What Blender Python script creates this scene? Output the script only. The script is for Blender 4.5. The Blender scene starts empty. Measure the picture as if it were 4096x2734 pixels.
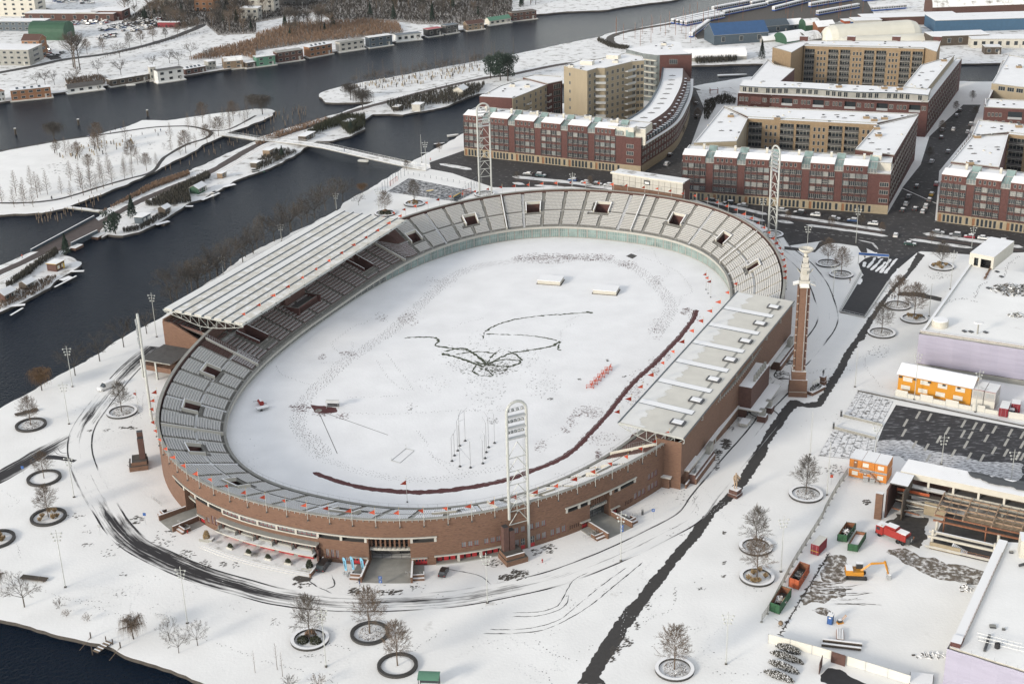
import bpy,math,random
import numpy as np
from mathutils import Vector,Matrix
R_=math.radians
rnd=random.Random(7)
SC=bpy.context.scene
COL=SC.collection
CAMH=176.0
FPX=5689.0
_p,_r=R_(23.3),R_(-1.43)
_fwd=np.array([0,math.cos(_p),-math.sin(_p)]);_up0=np.array([0,math.sin(_p),math.cos(_p)]);_rt0=np.array([1.,0,0])
_rt=math.cos(_r)*_rt0+math.sin(_r)*_up0
_up=-math.sin(_r)*_rt0+math.cos(_r)*_up0
cam=bpy.data.cameras.new('camera');camo=bpy.data.objects.new('camera',cam);COL.objects.link(camo)
cam.sensor_width=36;cam.lens=FPX/4096*36;cam.clip_start=1;cam.clip_end=9000
camo.matrix_world=Matrix(((_rt[0],_up[0],-_fwd[0],0),(_rt[1],_up[1],-_fwd[1],0),(_rt[2],_up[2],-_fwd[2],CAMH),(0,0,0,1)))
SC.camera=camo
SUN_AZ,SUN_EL=40.0,17.0
w=bpy.data.worlds.new('World');SC.world=w;w.use_nodes=True
nt=w.node_tree;bg=nt.nodes['Background']
sky=nt.nodes.new('ShaderNodeTexSky');sky.sky_type='NISHITA';sky.sun_disc=False
sky.sun_elevation=R_(SUN_EL);sky.sun_rotation=R_(90-(SUN_AZ+180));sky.dust_density=0.4;sky.air_density=1.0;sky.ozone_density=1.0
hs=nt.nodes.new('ShaderNodeHueSaturation');hs.inputs['Saturation'].default_value=.24
nt.links.new(sky.outputs[0],hs.inputs['Color']);nt.links.new(hs.outputs[0],bg.inputs['Color'])
bg.inputs['Strength'].default_value=0.15
sl=bpy.data.lights.new('sun','SUN');slo=bpy.data.objects.new('sun',sl);COL.objects.link(slo)
sl.energy=1.5;sl.angle=R_(10);sl.color=(1,.9,.76)
slo.rotation_euler=Vector((math.cos(R_(SUN_AZ))*math.cos(R_(SUN_EL)),math.sin(R_(SUN_AZ))*math.cos(R_(SUN_EL)),-math.sin(R_(SUN_EL)))).to_track_quat('-Z','Y').to_euler()
SC.view_settings.view_transform='Standard';SC.view_settings.look='None';SC.view_settings.gamma=1
SC.view_settings.exposure=1.0
SC.render.engine='CYCLES'
SC.cycles.max_bounces=6;SC.cycles.diffuse_bounces=3;SC.cycles.glossy_bounces=2;SC.cycles.transmission_bounces=2;SC.cycles.volume_bounces=1
SC.cycles.use_denoising=True;SC.cycles.caustics_reflective=False;SC.cycles.caustics_refractive=False
VW={'V1':(560,1700,.35714),'V2':(1100,2040,.25543),'V3':(1650,2000,.25543),'V4':(2150,1650,.3507),'V5':(2750,1150,.38274),'V6':(600,1150,.3507),'V7':(1950,1560,.45249),'V8':(3100,960,.42076),'W1':(3440,1830,.56895),'W2':(3440,1440,.48846),'S':(0,0,1.),'D':(0,0,1.7437)}
for _c in range(4):
 for _i,_y in enumerate((0,684,1368,2050)):VW['%d%d'%(_c,_i)]=(1024*_c,_y,.4363)
def _ray(v,x,y):
 a,b,k=VW[v];u=(a+x*k-2048)/FPX;q=-(b+y*k-1367)/FPX
 return u*_rt+q*_up+_fwd
def at(v,x,y,z=0.0):
 d=_ray(v,x,y);t=(z-CAMH)/d[2]
 return Vector((d[0]*t,d[1]*t,z))
def at2(v,x,y,z=0.0):
 p=at(v,x,y,z);return(p.x,p.y)
def A(v,*pts,z=0.0):return[at2(v,p[0],p[1],z)for p in pts]
def height(v,x,y,y2):
 """height of a post whose foot is at (x, y) and whose top shows at y2"""
 b=at(v,x,y);a,o,k=VW[v];q=-(o+y2*k-1367)/FPX
 d=np.array([b.x,b.y,-CAMH]);n0=d@_up-q*(d@_fwd);n1=_up[2]-q*_fwd[2]
 return-n0/n1
def project(P):
 d=np.asarray(P,float)-np.array([0,0,CAMH]);f=d@_fwd
 return 2048+FPX*(d@_rt)/f,1367-FPX*(d@_up)/f
MATS={}
def nodes(m):m.use_nodes=True;return m.node_tree,m.node_tree.nodes['Principled BSDF']
def mat(name,col,rough=.8,metal=0,var=0.0,vscale=.5,col2=None,spec=None,bump=0,bscale=4,detail=4,thr=None,spread=.08,stretch=None,coat=0):
 """one procedural surface: base colour, brightness noise, optional second colour in noise patches, optional bump"""
 m=bpy.data.materials.new(name);MATS[name]=m;t,b=nodes(m);N,L=t.nodes,t.links
 b.inputs['Roughness'].default_value=rough;b.inputs['Metallic'].default_value=metal
 if spec is not None:b.inputs['Specular IOR Level'].default_value=spec
 if coat:b.inputs['Coat Weight'].default_value=coat
 c3=(*col,1);b.inputs['Base Color'].default_value=c3
 if var or col2 or bump:
  g=N.new('ShaderNodeNewGeometry');vec=g.outputs['Position']
  if stretch:
   mp=N.new('ShaderNodeMapping');mp.inputs['Scale'].default_value=stretch[:3]
   if len(stretch)>3:mp.inputs['Rotation'].default_value=(0,0,stretch[3])
   L.new(vec,mp.inputs['Vector']);vec=mp.outputs[0]
 out=None
 if var:
  n=N.new('ShaderNodeTexNoise');n.inputs['Scale'].default_value=vscale;n.inputs['Detail'].default_value=detail;L.new(vec,n.inputs['Vector'])
  mr=N.new('ShaderNodeMapRange');mr.inputs[1].default_value=.25;mr.inputs[2].default_value=.75;mr.inputs[3].default_value=1-var;mr.inputs[4].default_value=1+var
  L.new(n.outputs['Fac'],mr.inputs[0])
  mx=N.new('ShaderNodeMix');mx.data_type='RGBA';mx.blend_type='MULTIPLY';mx.inputs['Factor'].default_value=1;mx.inputs[6].default_value=c3
  L.new(mr.outputs[0],mx.inputs[7]);out=mx.outputs[2]
 if col2:
  n=N.new('ShaderNodeTexNoise');n.inputs['Scale'].default_value=vscale*1.7;n.inputs['Detail'].default_value=6;n.inputs['Roughness'].default_value=.62;L.new(vec,n.inputs['Vector'])
  mr=N.new('ShaderNodeMapRange');a=thr if thr is not None else .5
  mr.inputs[1].default_value=a-spread;mr.inputs[2].default_value=a+spread;L.new(n.outputs['Fac'],mr.inputs[0])
  mx=N.new('ShaderNodeMix');mx.data_type='RGBA';mx.inputs[6].default_value=c3
  if out:L.new(out,mx.inputs[6])
  mx.inputs[7].default_value=(*col2,1);L.new(mr.outputs[0],mx.inputs['Factor']);out=mx.outputs[2]
 if out:L.new(out,b.inputs['Base Color'])
 if bump:
  n=N.new('ShaderNodeTexNoise');n.inputs['Scale'].default_value=bscale;n.inputs['Detail'].default_value=5;L.new(vec,n.inputs['Vector'])
  bp=N.new('ShaderNodeBump');bp.inputs['Strength'].default_value=bump;bp.inputs['Distance'].default_value=.3;L.new(n.outputs['Fac'],bp.inputs['Height']);L.new(bp.outputs[0],b.inputs['Normal'])
 return m
SNOW=(.805,.80,.78)
mat('snow',SNOW,.75,var=.075,vscale=.07,detail=12,bump=.16,bscale=1.4,spec=.2,col2=(.5,.48,.45),thr=.72,spread=.05)
mat('snow_park',SNOW,.75,var=.05,vscale=.12,col2=(.17,.15,.11),thr=.70,spread=.05,bump=.1,bscale=.8,spec=.2)
mat('snow_thin',(.74,.74,.73),.8,var=.07,vscale=.13,col2=(.20,.18,.155),thr=.615,spread=.09,bump=.1,bscale=1,spec=.2)  # bare-ground patches, widened so colour stands in for haze dimming the far bank
mat('snow_field',(.80,.80,.80),.75,var=.06,vscale=.12,detail=9,bump=.2,bscale=1.2,spec=.2)
mat('snow_roof',(.80,.80,.80),.75,var=.04,vscale=.2,col2=(.45,.43,.39),thr=.70,spread=.04,spec=.2)
mat('snow_flat',(.82,.82,.82),.75,spec=.2)
mat('brick',(.128,.070,.047),.9,var=.34,vscale=1.6,col2=(.172,.098,.060),thr=.56,spread=.12,stretch=(.5,.5,3.2),detail=6,bump=.15,bscale=3)
mat('brick_dark',(.085,.044,.035),.9,var=.2,vscale=1.5)
mat('brick_red',(.085,.036,.031),.9,var=.18,vscale=1.2,detail=5)
mat('brick_yellow',(.235,.168,.10),.9,var=.12,vscale=.8)
mat('brick_sand',(.27,.225,.155),.9,var=.08,vscale=.5,stretch=(1,1,.25))
mat('stone_sand',(.28,.23,.155),.9,var=.12,vscale=1)
mat('concrete',(.27,.265,.24),.9,var=.14,vscale=.6)
mat('concrete_light',(.40,.385,.345),.85,var=.1,vscale=.7)
mat('concrete_dark',(.075,.072,.069),.9,var=.2,vscale=.8)
mat('terrace',(.175,.168,.15),.9,var=.16,vscale=.5,col2=(.5,.5,.49),thr=.66,spread=.06)
mat('plaster_white',(.50,.475,.41),.8,var=.06,vscale=.6)
mat('white_paint',(.60,.60,.575),.5,var=.04,vscale=.6)
mat('cream_membrane',(.58,.555,.49),.7,var=.06,vscale=.25,col2=(.80,.80,.79),thr=.57,spread=.12)
mat('cream_bare',(.60,.58,.52),.75,var=.07,vscale=.3)
mat('blue_steel',(.055,.075,.092),.5,var=.2,vscale=1)
mat('steel',(.42,.43,.43),.45,metal=.5)
mat('steel_dark',(.06,.062,.065),.5,metal=.3)
mat('steel_white',(.40,.41,.385),.4)
mat('asphalt',(.024,.024,.027),.85,var=.25,vscale=.6,detail=6)
mat('asphalt_path',(.042,.039,.037),.9,var=.18,vscale=1.2,detail=6)
mat('asphalt_street',(.036,.034,.034),.85,var=.2,vscale=.3,col2=(.22,.21,.21),thr=.67,spread=.10)
mat('road_slush',(.50,.49,.48),.8,var=.3,vscale=.12,col2=(.040,.038,.038),thr=.53,spread=.09,detail=6)
mat('cycle_red',(.068,.052,.047),.85,var=.2,vscale=.5)
mat('dirt',(.135,.112,.088),.95,var=.3,vscale=.5,col2=(.72,.71,.69),thr=.55,spread=.07,bump=.4)
mat('dirt_dark',(.070,.062,.054),.95,var=.3,vscale=.8)
mat('track_red',(.085,.024,.024),.85,var=.18,vscale=1.5)
mat('grass',(.045,.055,.028),.95,var=.35,vscale=1.5)
mat('reed',(.20,.13,.085),.95,var=.3,vscale=.6)
mat('glass',(.030,.037,.042),.12,spec=.7)
mat('glass_pale',(.17,.19,.19),.2,var=.35,vscale=.35,spec=.6)
mat('glass_green',(.20,.27,.255),.22,var=.5,vscale=.22,spec=.6)
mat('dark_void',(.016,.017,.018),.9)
mat('window_white',(.40,.385,.35),.6)
mat('red_door',(.34,.022,.026),.5)
mat('flag_orange',(.46,.075,.035),.7)
mat('seat_ivory',(.56,.53,.465),.6)
mat('seat_grey_shade',(.255,.25,.235),.6)
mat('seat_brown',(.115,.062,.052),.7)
mat('bark',(.085,.072,.058),.95,var=.25,vscale=3)
mat('bark_brown',(.115,.085,.062),.95,var=.25,vscale=3)
mat('bark_dark',(.052,.046,.040),.95,var=.25,vscale=3)
mat('willow_twig',(.15,.09,.045),.95,var=.2,vscale=2)
mat('needles',(.018,.034,.024),.95,var=.4,vscale=1.2)
mat('hedge',(.030,.034,.018),.95,var=.4,vscale=2)
mat('kerb_dark',(.045,.043,.041),.9,var=.2)
mat('trod',(.60,.60,.60),.9)
mat('ornamental_grass',(.27,.19,.10),.95,var=.25,vscale=3)
mat('hedge_dark',(.050,.046,.036),.95,var=.4,vscale=3)
mat('wood',(.20,.145,.095),.9,var=.25,vscale=2)
mat('wood_dark',(.070,.055,.042),.9,var=.25,vscale=2)
mat('wood_orange',(.21,.10,.048),.8,var=.12,vscale=2)
mat('rust',(.20,.085,.045),.9,var=.3,vscale=2)
mat('lilac_sheet',(.31,.295,.365),.75,var=.07,vscale=.5,stretch=(.3,.3,3),bump=.2,bscale=.8)
mat('yellow_cabin',(.50,.215,.01),.6,var=.05)
mat('orange_cabin',(.48,.165,.02),.6,var=.05)
mat('grey_cabin',(.40,.385,.365),.6)
mat('cabin_white',(.55,.535,.48),.6)
mat('container_red',(.20,.015,.024),.5,var=.08)
mat('container_green',(.022,.085,.035),.55,var=.15,vscale=2)
mat('container_orange',(.34,.075,.025),.55,var=.12,vscale=2)
mat('truck_red',(.28,.024,.018),.4)
mat('digger_yellow',(.48,.205,.015),.5,var=.08)
mat('blue_box',(.02,.07,.18),.5)
mat('blue_roof',(.03,.08,.18),.5,var=.1)
mat('blue_shed',(.04,.095,.16),.6,var=.1)
mat('tram_white',(.62,.63,.64),.4)
mat('tram_blue',(.02,.07,.26),.4)
mat('rubber',(.018,.018,.019),.8)
mat('banner_blue',(.22,.50,.68),.7)
mat('sign_blue',(.03,.09,.27),.5)
mat('gold',(.65,.45,.1),.3,metal=.6)
mat('skin',(.42,.25,.18),.6)
mat('cloth_dark',(.025,.027,.032),.9)
mat('cloth_blue',(.03,.06,.16),.9)
mat('cloth_brown',(.16,.09,.06),.9)
mat('statue_stone',(.34,.25,.17),.9,var=.15,vscale=3)
mat('green_shed',(.025,.075,.042),.7,var=.15)
mat('roof_green',(.08,.19,.13),.7,var=.1)
mat('bubble_white',(.60,.58,.50),.6,var=.05,vscale=.2)
def paint(name,col,rough=.3):return MATS.get(name)or mat(name,col,rough,coat=.5)
m_=mat('road_streak',SNOW,.8,spec=.2);t_,b_=nodes(m_);N_,L_=t_.nodes,t_.links
a_=N_.new('ShaderNodeAttribute');a_.attribute_name='along';sp_=N_.new('ShaderNodeSeparateXYZ');L_.new(a_.outputs['Vector'],sp_.inputs[0])
def _mth(op,x,y):
 n=N_.new('ShaderNodeMath');n.operation=op
 for i,k in enumerate((x,y)):
  if isinstance(k,(int,float)):n.inputs[i].default_value=k
  else:L_.new(k,n.inputs[i])
 return n.outputs[0]
def _ns(sx,sy,w_):
 c=N_.new('ShaderNodeCombineXYZ');L_.new(_mth('MULTIPLY',sp_.outputs[0],sx),c.inputs[0]);L_.new(_mth('MULTIPLY',sp_.outputs[1],sy),c.inputs[1]);c.inputs[2].default_value=w_
 n=N_.new('ShaderNodeTexNoise');n.inputs['Scale'].default_value=1;n.inputs['Detail'].default_value=3;L_.new(c.outputs[0],n.inputs['Vector']);return n.outputs['Fac']
f_=_mth('ADD',_mth('ADD',_mth('MULTIPLY',_ns(.025,1.5,0),.65),_mth('MULTIPLY',_ns(.11,.5,5),.38)),_mth('MULTIPLY',_ns(.4,4,9),.2))
f_=_mth('SUBTRACT',_mth('ADD',f_,sp_.outputs[2]),_mth('MULTIPLY',_mth('ABSOLUTE',sp_.outputs[1],0),.06));mr_=N_.new('ShaderNodeMapRange');mr_.inputs[1].default_value=.72;mr_.inputs[2].default_value=.90;L_.new(f_,mr_.inputs[0])
mx_=N_.new('ShaderNodeMix');mx_.data_type='RGBA';mx_.inputs[6].default_value=(*SNOW,1);mx_.inputs[7].default_value=(.038,.036,.038,1);L_.new(mr_.outputs[0],mx_.inputs['Factor']);L_.new(mx_.outputs[2],b_.inputs['Base Color'])
_m=mat('water',(.002,.007,.016),.15);_t,_b=nodes(_m);_b.inputs['IOR'].default_value=1.10
_g=_t.nodes.new('ShaderNodeNewGeometry');_n=_t.nodes.new('ShaderNodeTexNoise');_n.inputs['Scale'].default_value=1.1;_n.inputs['Detail'].default_value=4
_bp=_t.nodes.new('ShaderNodeBump');_bp.inputs['Strength'].default_value=1;_bp.inputs['Distance'].default_value=.4
_t.links.new(_g.outputs['Position'],_n.inputs['Vector']);_t.links.new(_n.outputs['Fac'],_bp.inputs['Height']);_t.links.new(_bp.outputs[0],_b.inputs['Normal'])
class MB:
 def __init__(self):self.v,self.f,self.m,self.mats,self.uv=[],[],[],[],{}
 def mi(self,m):
  if m not in self.mats:self.mats.append(m)
  return self.mats.index(m)
 def face(self,pts,m):
  n=len(self.v);self.v+=[tuple(p)for p in pts];self.f.append(tuple(range(n,n+len(pts))));self.m.append(self.mi(m));return self
 def box(self,c,s,m,rz=0,top=None,bottom=True,tilt=0):
  """box centred at c in x, y with its foot at c[2]; s = size"""
  cx,cy,z=c;hx,hy=s[0]/2,s[1]/2;ca,sa=math.cos(rz),math.sin(rz);n=len(self.v)
  for zz in(z,z+s[2]):
   for x,y in((-hx,-hy),(hx,-hy),(hx,hy),(-hx,hy)):
    self.v.append((cx+x*ca-y*sa,cy+x*sa+y*ca,zz+(tilt*y if zz>z else 0)))
  k=self.mi(m);kt=self.mi(top)if top else k
  fs=[(0,1,5,4),(1,2,6,5),(2,3,7,6),(3,0,4,7),(4,5,6,7)]+([(3,2,1,0)]if bottom else[])
  self.f+=[tuple(n+i for i in q)for q in fs];self.m+=[k,k,k,k,kt]+([k]if bottom else[]);return self
 def prism(self,poly,z0,z1,m,top=None,bottom=False):
  """poly: (x, y) corners; z1 may be a list of corner heights"""
  n=len(self.v);N=len(poly);z1s=z1 if isinstance(z1,(list,tuple))else[z1]*N
  ar=sum(poly[i][0]*poly[(i+1)%N][1]-poly[(i+1)%N][0]*poly[i][1]for i in range(N))
  if ar<0:poly=poly[::-1];z1s=list(z1s)[::-1]
  self.v+=[(x,y,z0)for x,y in poly]+[(p[0],p[1],z)for p,z in zip(poly,z1s)]
  k=self.mi(m);kt=self.mi(top or m)
  for i in range(N):j=(i+1)%N;self.f.append((n+i,n+j,n+N+j,n+N+i));self.m.append(k)
  self.f.append(tuple(n+N+i for i in range(N)));self.m.append(kt)
  if bottom:self.f.append(tuple(n+N-1-i for i in range(N)));self.m.append(k)
  return self
 def tube(self,p,q,r0,m,r1=None,n=4,cap=True):
  p,q=Vector(p),Vector(q);r1=r0 if r1 is None else r1;d=q-p
  if d.length<1e-6:return self
  d.normalize();a=d.orthogonal().normalized();b=d.cross(a);k=len(self.v);mi=self.mi(m)
  for c,r in((p,r0),(q,r1)):
   for i in range(n):
    t=2*math.pi*(i+.5)/n;self.v.append(tuple(c+a*(math.cos(t)*r)+b*(math.sin(t)*r)))
  for i in range(n):j=(i+1)%n;self.f.append((k+i,k+j,k+n+j,k+n+i));self.m.append(mi)
  if cap:self.f.append(tuple(k+n+i for i in range(n)));self.m.append(mi);self.f.append(tuple(k+n-1-i for i in range(n)));self.m.append(mi)
  return self
 def path(self,pts,r,m,n=4):
  for a,b in zip(pts[:-1],pts[1:]):self.tube(a,b,r,m,n=n)
  return self
 def ring(self,c,r0,r1,z0,z1,m,n=24,top=None):
  """upright ring wall"""
  k=len(self.v);a=self.mi(m);b=self.mi(top or m)
  for i in range(n):
   t=2*math.pi*i/n;x,y=math.cos(t),math.sin(t)
   self.v+=[(c[0]+x*r1,c[1]+y*r1,z0),(c[0]+x*r1,c[1]+y*r1,z1),(c[0]+x*r0,c[1]+y*r0,z1),(c[0]+x*r0,c[1]+y*r0,z0)]
  for i in range(n):
   p,q=k+4*i,k+4*((i+1)%n)
   self.f+=[(p,q,q+1,p+1),(p+1,q+1,q+2,p+2),(p+2,q+2,q+3,p+3)];self.m+=[a,b,a]
  return self
 def lathe(self,c,prof,m,n=12,sx=1,sy=1):
  k=len(self.v);mi=self.mi(m)
  for r,z in prof:
   for i in range(n):t=2*math.pi*i/n;self.v.append((c[0]+r*sx*math.cos(t),c[1]+r*sy*math.sin(t),c[2]+z))
  for j in range(len(prof)-1):
   for i in range(n):q=(i+1)%n;self.f.append((k+j*n+i,k+j*n+q,k+(j+1)*n+q,k+(j+1)*n+i));self.m.append(mi)
  self.f.append(tuple(k+(len(prof)-1)*n+i for i in range(n)));self.m.append(mi);return self
 def mesh(self,name):
  me=bpy.data.meshes.new(name);me.from_pydata(self.v,[],self.f)
  for m in self.mats:me.materials.append(MATS[m])
  if len(self.mats)>1:me.polygons.foreach_set('material_index',self.m)
  if self.uv:
   at_=me.attributes.new('along','FLOAT_VECTOR','POINT');a=np.zeros((len(self.v),3),'f')
   for i,x in self.uv.items():a[i]=x
   at_.data.foreach_set('vector',a.ravel())
  me.update();return me
 def build(self,name,parent=None,**kw):return obj(name,self.mesh(name),parent,**kw)
def obj(name,me,parent=None,loc=None,rz=0,label=None,cat=None,group=None,kind=None,scale=None):
 o=bpy.data.objects.new(name,me);COL.objects.link(o)
 if parent is not None:o.parent=parent
 if loc is not None:o.location=loc
 if rz:o.rotation_euler=(0,0,rz)
 if scale is not None:o.scale=scale if isinstance(scale,(tuple,list))else(scale,)*3
 return tag(o,label,cat,group,kind)
def tag(o,label=None,cat=None,group=None,kind=None):
 for k,v in(('label',label),('category',cat),('group',group),('kind',kind)):
  if v:o[k]=v
 return o
def thing(name,label,cat,loc=(0,0,0),rz=0,group=None,scale=None):return obj(name,None,None,loc,rz,label,cat,group,scale=scale)
def structure(name,mb):return mb.build(name,kind='structure')
def smooth(pts,n=6,closed=False):
 """Catmull-Rom through the points"""
 P=[Vector((p[0],p[1]))for p in pts];N=len(P);out=[]
 for i in range(N if closed else N-1):
  a,b,c,d=(P[(i-1)%N]if closed or i else P[0]*2-P[1]),P[i],P[(i+1)%N],(P[(i+2)%N]if closed or i+2<N else P[-1]*2-P[-2])
  for j in range(n):
   t=j/n;out.append(.5*((2*b)+(c-a)*t+(2*a-5*b+4*c-d)*t*t+(3*b-a-3*c+d)*t**3))
 if not closed:out.append(P[-1])
 return[(p.x,p.y)for p in out]
def resample(pts,step):
 P=np.array(pts,float);d=np.hypot(*np.diff(P,axis=0).T);s=np.concatenate([[0],np.cumsum(d)]);n=max(2,int(s[-1]/step)+1)
 q=np.linspace(0,s[-1],n);return np.stack([np.interp(q,s,P[:,0]),np.interp(q,s,P[:,1])],1),s[-1]
def wob(rng,n,amp,corr=3):
 a=np.array([rng.gauss(0,1)for _ in range(n+2*corr)]);k=np.ones(corr)/corr**.5
 return np.convolve(a,k,'same')[corr:corr+n]*amp
def strip(mb,pts,width,z,m,step=1.0,jag=.0,seed=1,ends=0,wear=None):
 """flat strip along a line, edges wobbling by jag"""
 P,L=resample(pts,step);n=len(P);T=np.gradient(P,axis=0);T/=np.maximum(np.hypot(T[:,0],T[:,1])[:,None],1e-9);Nn=np.stack([-T[:,1],T[:,0]],1)
 rg=random.Random(seed);wd=np.interp(np.linspace(0,1,n),np.linspace(0,1,len(width)),width)if isinstance(width,(list,tuple))else np.full(n,width)
 a=wd/2+wob(rg,n,jag);b=wd/2+wob(rg,n,jag)
 if ends:
  e=np.minimum(1,np.minimum(np.arange(n),np.arange(n)[::-1])/ends);a*=e;b*=e
 l=P+Nn*a[:,None];r=P-Nn*b[:,None];k=len(mb.v);mi=mb.mi(m)
 for i,(p,q)in enumerate(zip(l,r)):
  if wear:wv=float(np.interp(i/(n-1),np.linspace(0,1,len(wear)),wear));mb.uv[len(mb.v)]=(i/(n-1)*L,wd[i]/2,wv);mb.uv[len(mb.v)+1]=(i/(n-1)*L,-wd[i]/2,wv)
  mb.v+=[(p[0],p[1],z),(q[0],q[1],z)]
 for i in range(n-1):mb.f.append((k+2*i,k+2*i+1,k+2*i+3,k+2*i+2));mb.m.append(mi)
 return mb
def ragged(poly,step=1.2,amp=.25,seed=3):
 P,L=resample(list(poly)+[poly[0]],step);P=P[:-1];rg=random.Random(seed);n=len(P)
 T=np.roll(P,-1,0)-np.roll(P,1,0);T/=np.maximum(np.hypot(T[:,0],T[:,1])[:,None],1e-9);a=wob(rg,n,amp)
 return[(p[0]-t[1]*x,p[1]+t[0]*x)for p,t,x in zip(P,T,a)]
def sheet(mb,poly,z,m):
 ar=sum(poly[i][0]*poly[(i+1)%len(poly)][1]-poly[(i+1)%len(poly)][0]*poly[i][1]for i in range(len(poly)))
 if ar<0:poly=poly[::-1]
 mb.face([(x,y,z)for x,y in poly],m);return mb
def inside(p,poly):
 x,y=p;r=False;n=len(poly)
 for i in range(n):
  (a,b),(c,d)=poly[i],poly[(i+1)%n]
  if(b>y)!=(d>y)and x<(c-a)*(y-b)/(d-b)+a:r=not r
 return r
def scatter(poly,n,rng,gap=0):
 xs,ys=[p[0]for p in poly],[p[1]for p in poly];out=[];tries=0
 while len(out)<n and tries<n*60:
  tries+=1;p=(rng.uniform(min(xs),max(xs)),rng.uniform(min(ys),max(ys)))
  if inside(p,poly)and(not gap or all((p[0]-q[0])**2+(p[1]-q[1])**2>gap*gap for q in out)):out.append(p)
 return out
mb=MB();mb.face([(-1100,90,-.9),(1100,90,-.9),(1100,1600,-.9),(-1100,1600,-.9)],'water');structure('water',mb)
MAIN=(A('02',(-700,990),(0,608),(420,375),(840,145))+A('01',(1045,1568),(1500,1330))+A('S',(1000,1010))+A('11',(700,390),(800,300),(1150,95),(1300,0))+A('10',(1440,1475),(1905,1222))+A('S',(1960,470),(2200,420),(2766,347))+A('20',(1800,765),(2180,703))+A('30',(0,700),(1750,745),(2050,750),(2347,762))+[(480,690),(480,140),(-30,140)]+A('03',(2100,1640),(1800,1520),(1280,1350),(860,1195),(400,1090),(0,970),(-900,740)))
ISLAND=(A('00',(-600,1500),(0,1395),(450,1300),(820,1245),(1190,1155),(1310,1100),(1530,1105),(1880,1055),(2330,1000))+A('10',(100,997),(180,1020),(150,1062),(0,1130))+A('00',(2050,1235),(1480,1540))+A('01',(1150,130),(760,275),(590,340),(400,385),(0,400),(-600,370)))
RAIL_W=A('01',(-400,1030),(0,862),(285,745),(520,690),(650,700),(560,770),(660,790),(740,840),(735,880),(500,1010),(440,1070),(230,1190),(0,1290),(-400,1470))
RAIL_E=(A('01',(870,430),(960,360),(1400,130))+A('00',(1730,1568),(2347,1290))+A('10',(0,1268),(700,1055),(1085,928),(880,945),(640,938),(572,890),(600,850),(780,790),(1200,715),(1700,620),(2347,500))+A('20',(560,385),(840,330),(870,310),(1480,195),(2347,8))+[(620,1250),(620,690)]+A('30',(2347,570),(1760,588))+A('20',(2240,585),(1650,600))+A('S',(2300,330))+A('10',(2040,860),(1920,900),(1760,970),(1640,1000),(1340,1050),(1240,1045),(1060,1050),(1000,1100),(1000,1180),(860,1250),(690,1295),(560,1290),(390,1390),(330,1440),(130,1535))+A('01',(2150,90),(2040,160),(1850,260),(1760,280),(1560,415),(1410,500),(1280,560),(1110,590),(980,580),(930,612)))
BANK=(A('00',(-700,1040),(0,935),(540,850),(960,790),(1380,735),(1700,690),(2250,610))+A('10',(190,560),(440,520),(1000,430),(1530,335),(1890,270),(2340,180))+A('20',(230,128),(850,90),(1500,0))+[(330,1350),(-900,1350),(-900,800)])
def land(name,poly,m,amp=.35,step=2.2,zt=0.0):
 q=ragged(poly,step,amp,5);mbx=MB();mbx.prism(q,-2.0,zt,'dirt_dark',top=m);return structure(name,mbx)
land('ground',MAIN,'snow',.3,2.0)
land('island_ground',ISLAND,'snow_park')
land('railway_bank_ground',RAIL_W,'snow_thin')
land('canal_bank_ground',RAIL_E,'snow_thin')
land('far_bank_ground',BANK,'snow_thin',.6,4)
mb=MB()
STREET=(A('10',(1590,1490),(1905,1380))+A('20',(1180,1598))+A('21',(900,0),(1550,100))+A('31',(0,225),(1095,390),(1545,455),(2347,560))+[(330,470)]+A('31',(2347,745),(1850,765),(1400,735),(1230,800),(1010,760),(890,700),(500,640),(150,690),(80,560))+A('21',(2347,520),(1900,340),(1500,200),(900,140),(0,150))+A('11',(2180,150),(2000,90),(1800,20))+A('10',(1600,1550)))
sheet(mb,STREET,.004,'asphalt_street');structure('street',mb)
mb=MB();sheet(mb,A('20',(1170,1590),(1500,1180),(1640,900),(1660,800),(1750,830),(1760,1000),(1640,1330),(1545,1700)),.008,'asphalt_street');structure('side_street',mb)
mb=MB();sheet(mb,A('31',(1090,400),(1230,160),(1545,300),(1530,462)),.009,'asphalt_street')
sheet(mb,A('31',(1230,155),(1400,-60))+A('30',(1480,1250),(1790,960),(1950,960),(1830,1250),(1570,1568))+A('31',(1545,295)),.0085,'asphalt_street');structure('side_street',mb)
mb=MB();sheet(mb,A('20',(1690,830),(2000,800),(2060,830),(2060,960),(1960,975),(1760,990)),.012,'snow_thin');structure('playground_ground',mb)
def verge(v,pts,wd,z=.016,m='snow_thin',name='verge',seed=1,jag=.12):
 q=MB();strip(q,A(v,*pts),wd*(1.7 if m=='snow_thin' else 1),z,m,1.0,jag,seed,ends=2);return structure(name,q)
verge('31',[(80,398),(580,470),(1080,545)],1.7);verge('31',[(345,492),(750,545),(1105,598)],1.6,seed=2);verge('31',[(70,452),(240,480)],1.8,seed=3)
verge('31',[(1415,570),(1900,640),(2347,700)],2.0,seed=4);verge('31',[(1290,622),(1600,668),(1880,705)],1.6,seed=5)
verge('21',[(0,50),(450,95),(900,150)],2.2,seed=6);verge('21',[(1650,235),(2000,320),(2347,400)],1.8,seed=7);verge('21',[(0,105),(120,125)],1.8,seed=8);verge('21',[(200,130),(500,150)],1.5,seed=9)
verge('21',[(2020,390),(2320,460)],2.0,seed=10);verge('10',[(1680,1500),(1980,1555)],2.0,seed=11)
verge('31',[(820,630),(960,660),(1010,720)],.5,seed=12,jag=.03)
verge('31',[(75,420),(600,500),(1085,570)],2.0,.012,'cycle_red','cycle_path',21,.03);verge('31',[(1330,600),(1900,675),(2347,735)],2.0,.012,'cycle_red','cycle_path',22,.03)
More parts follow.
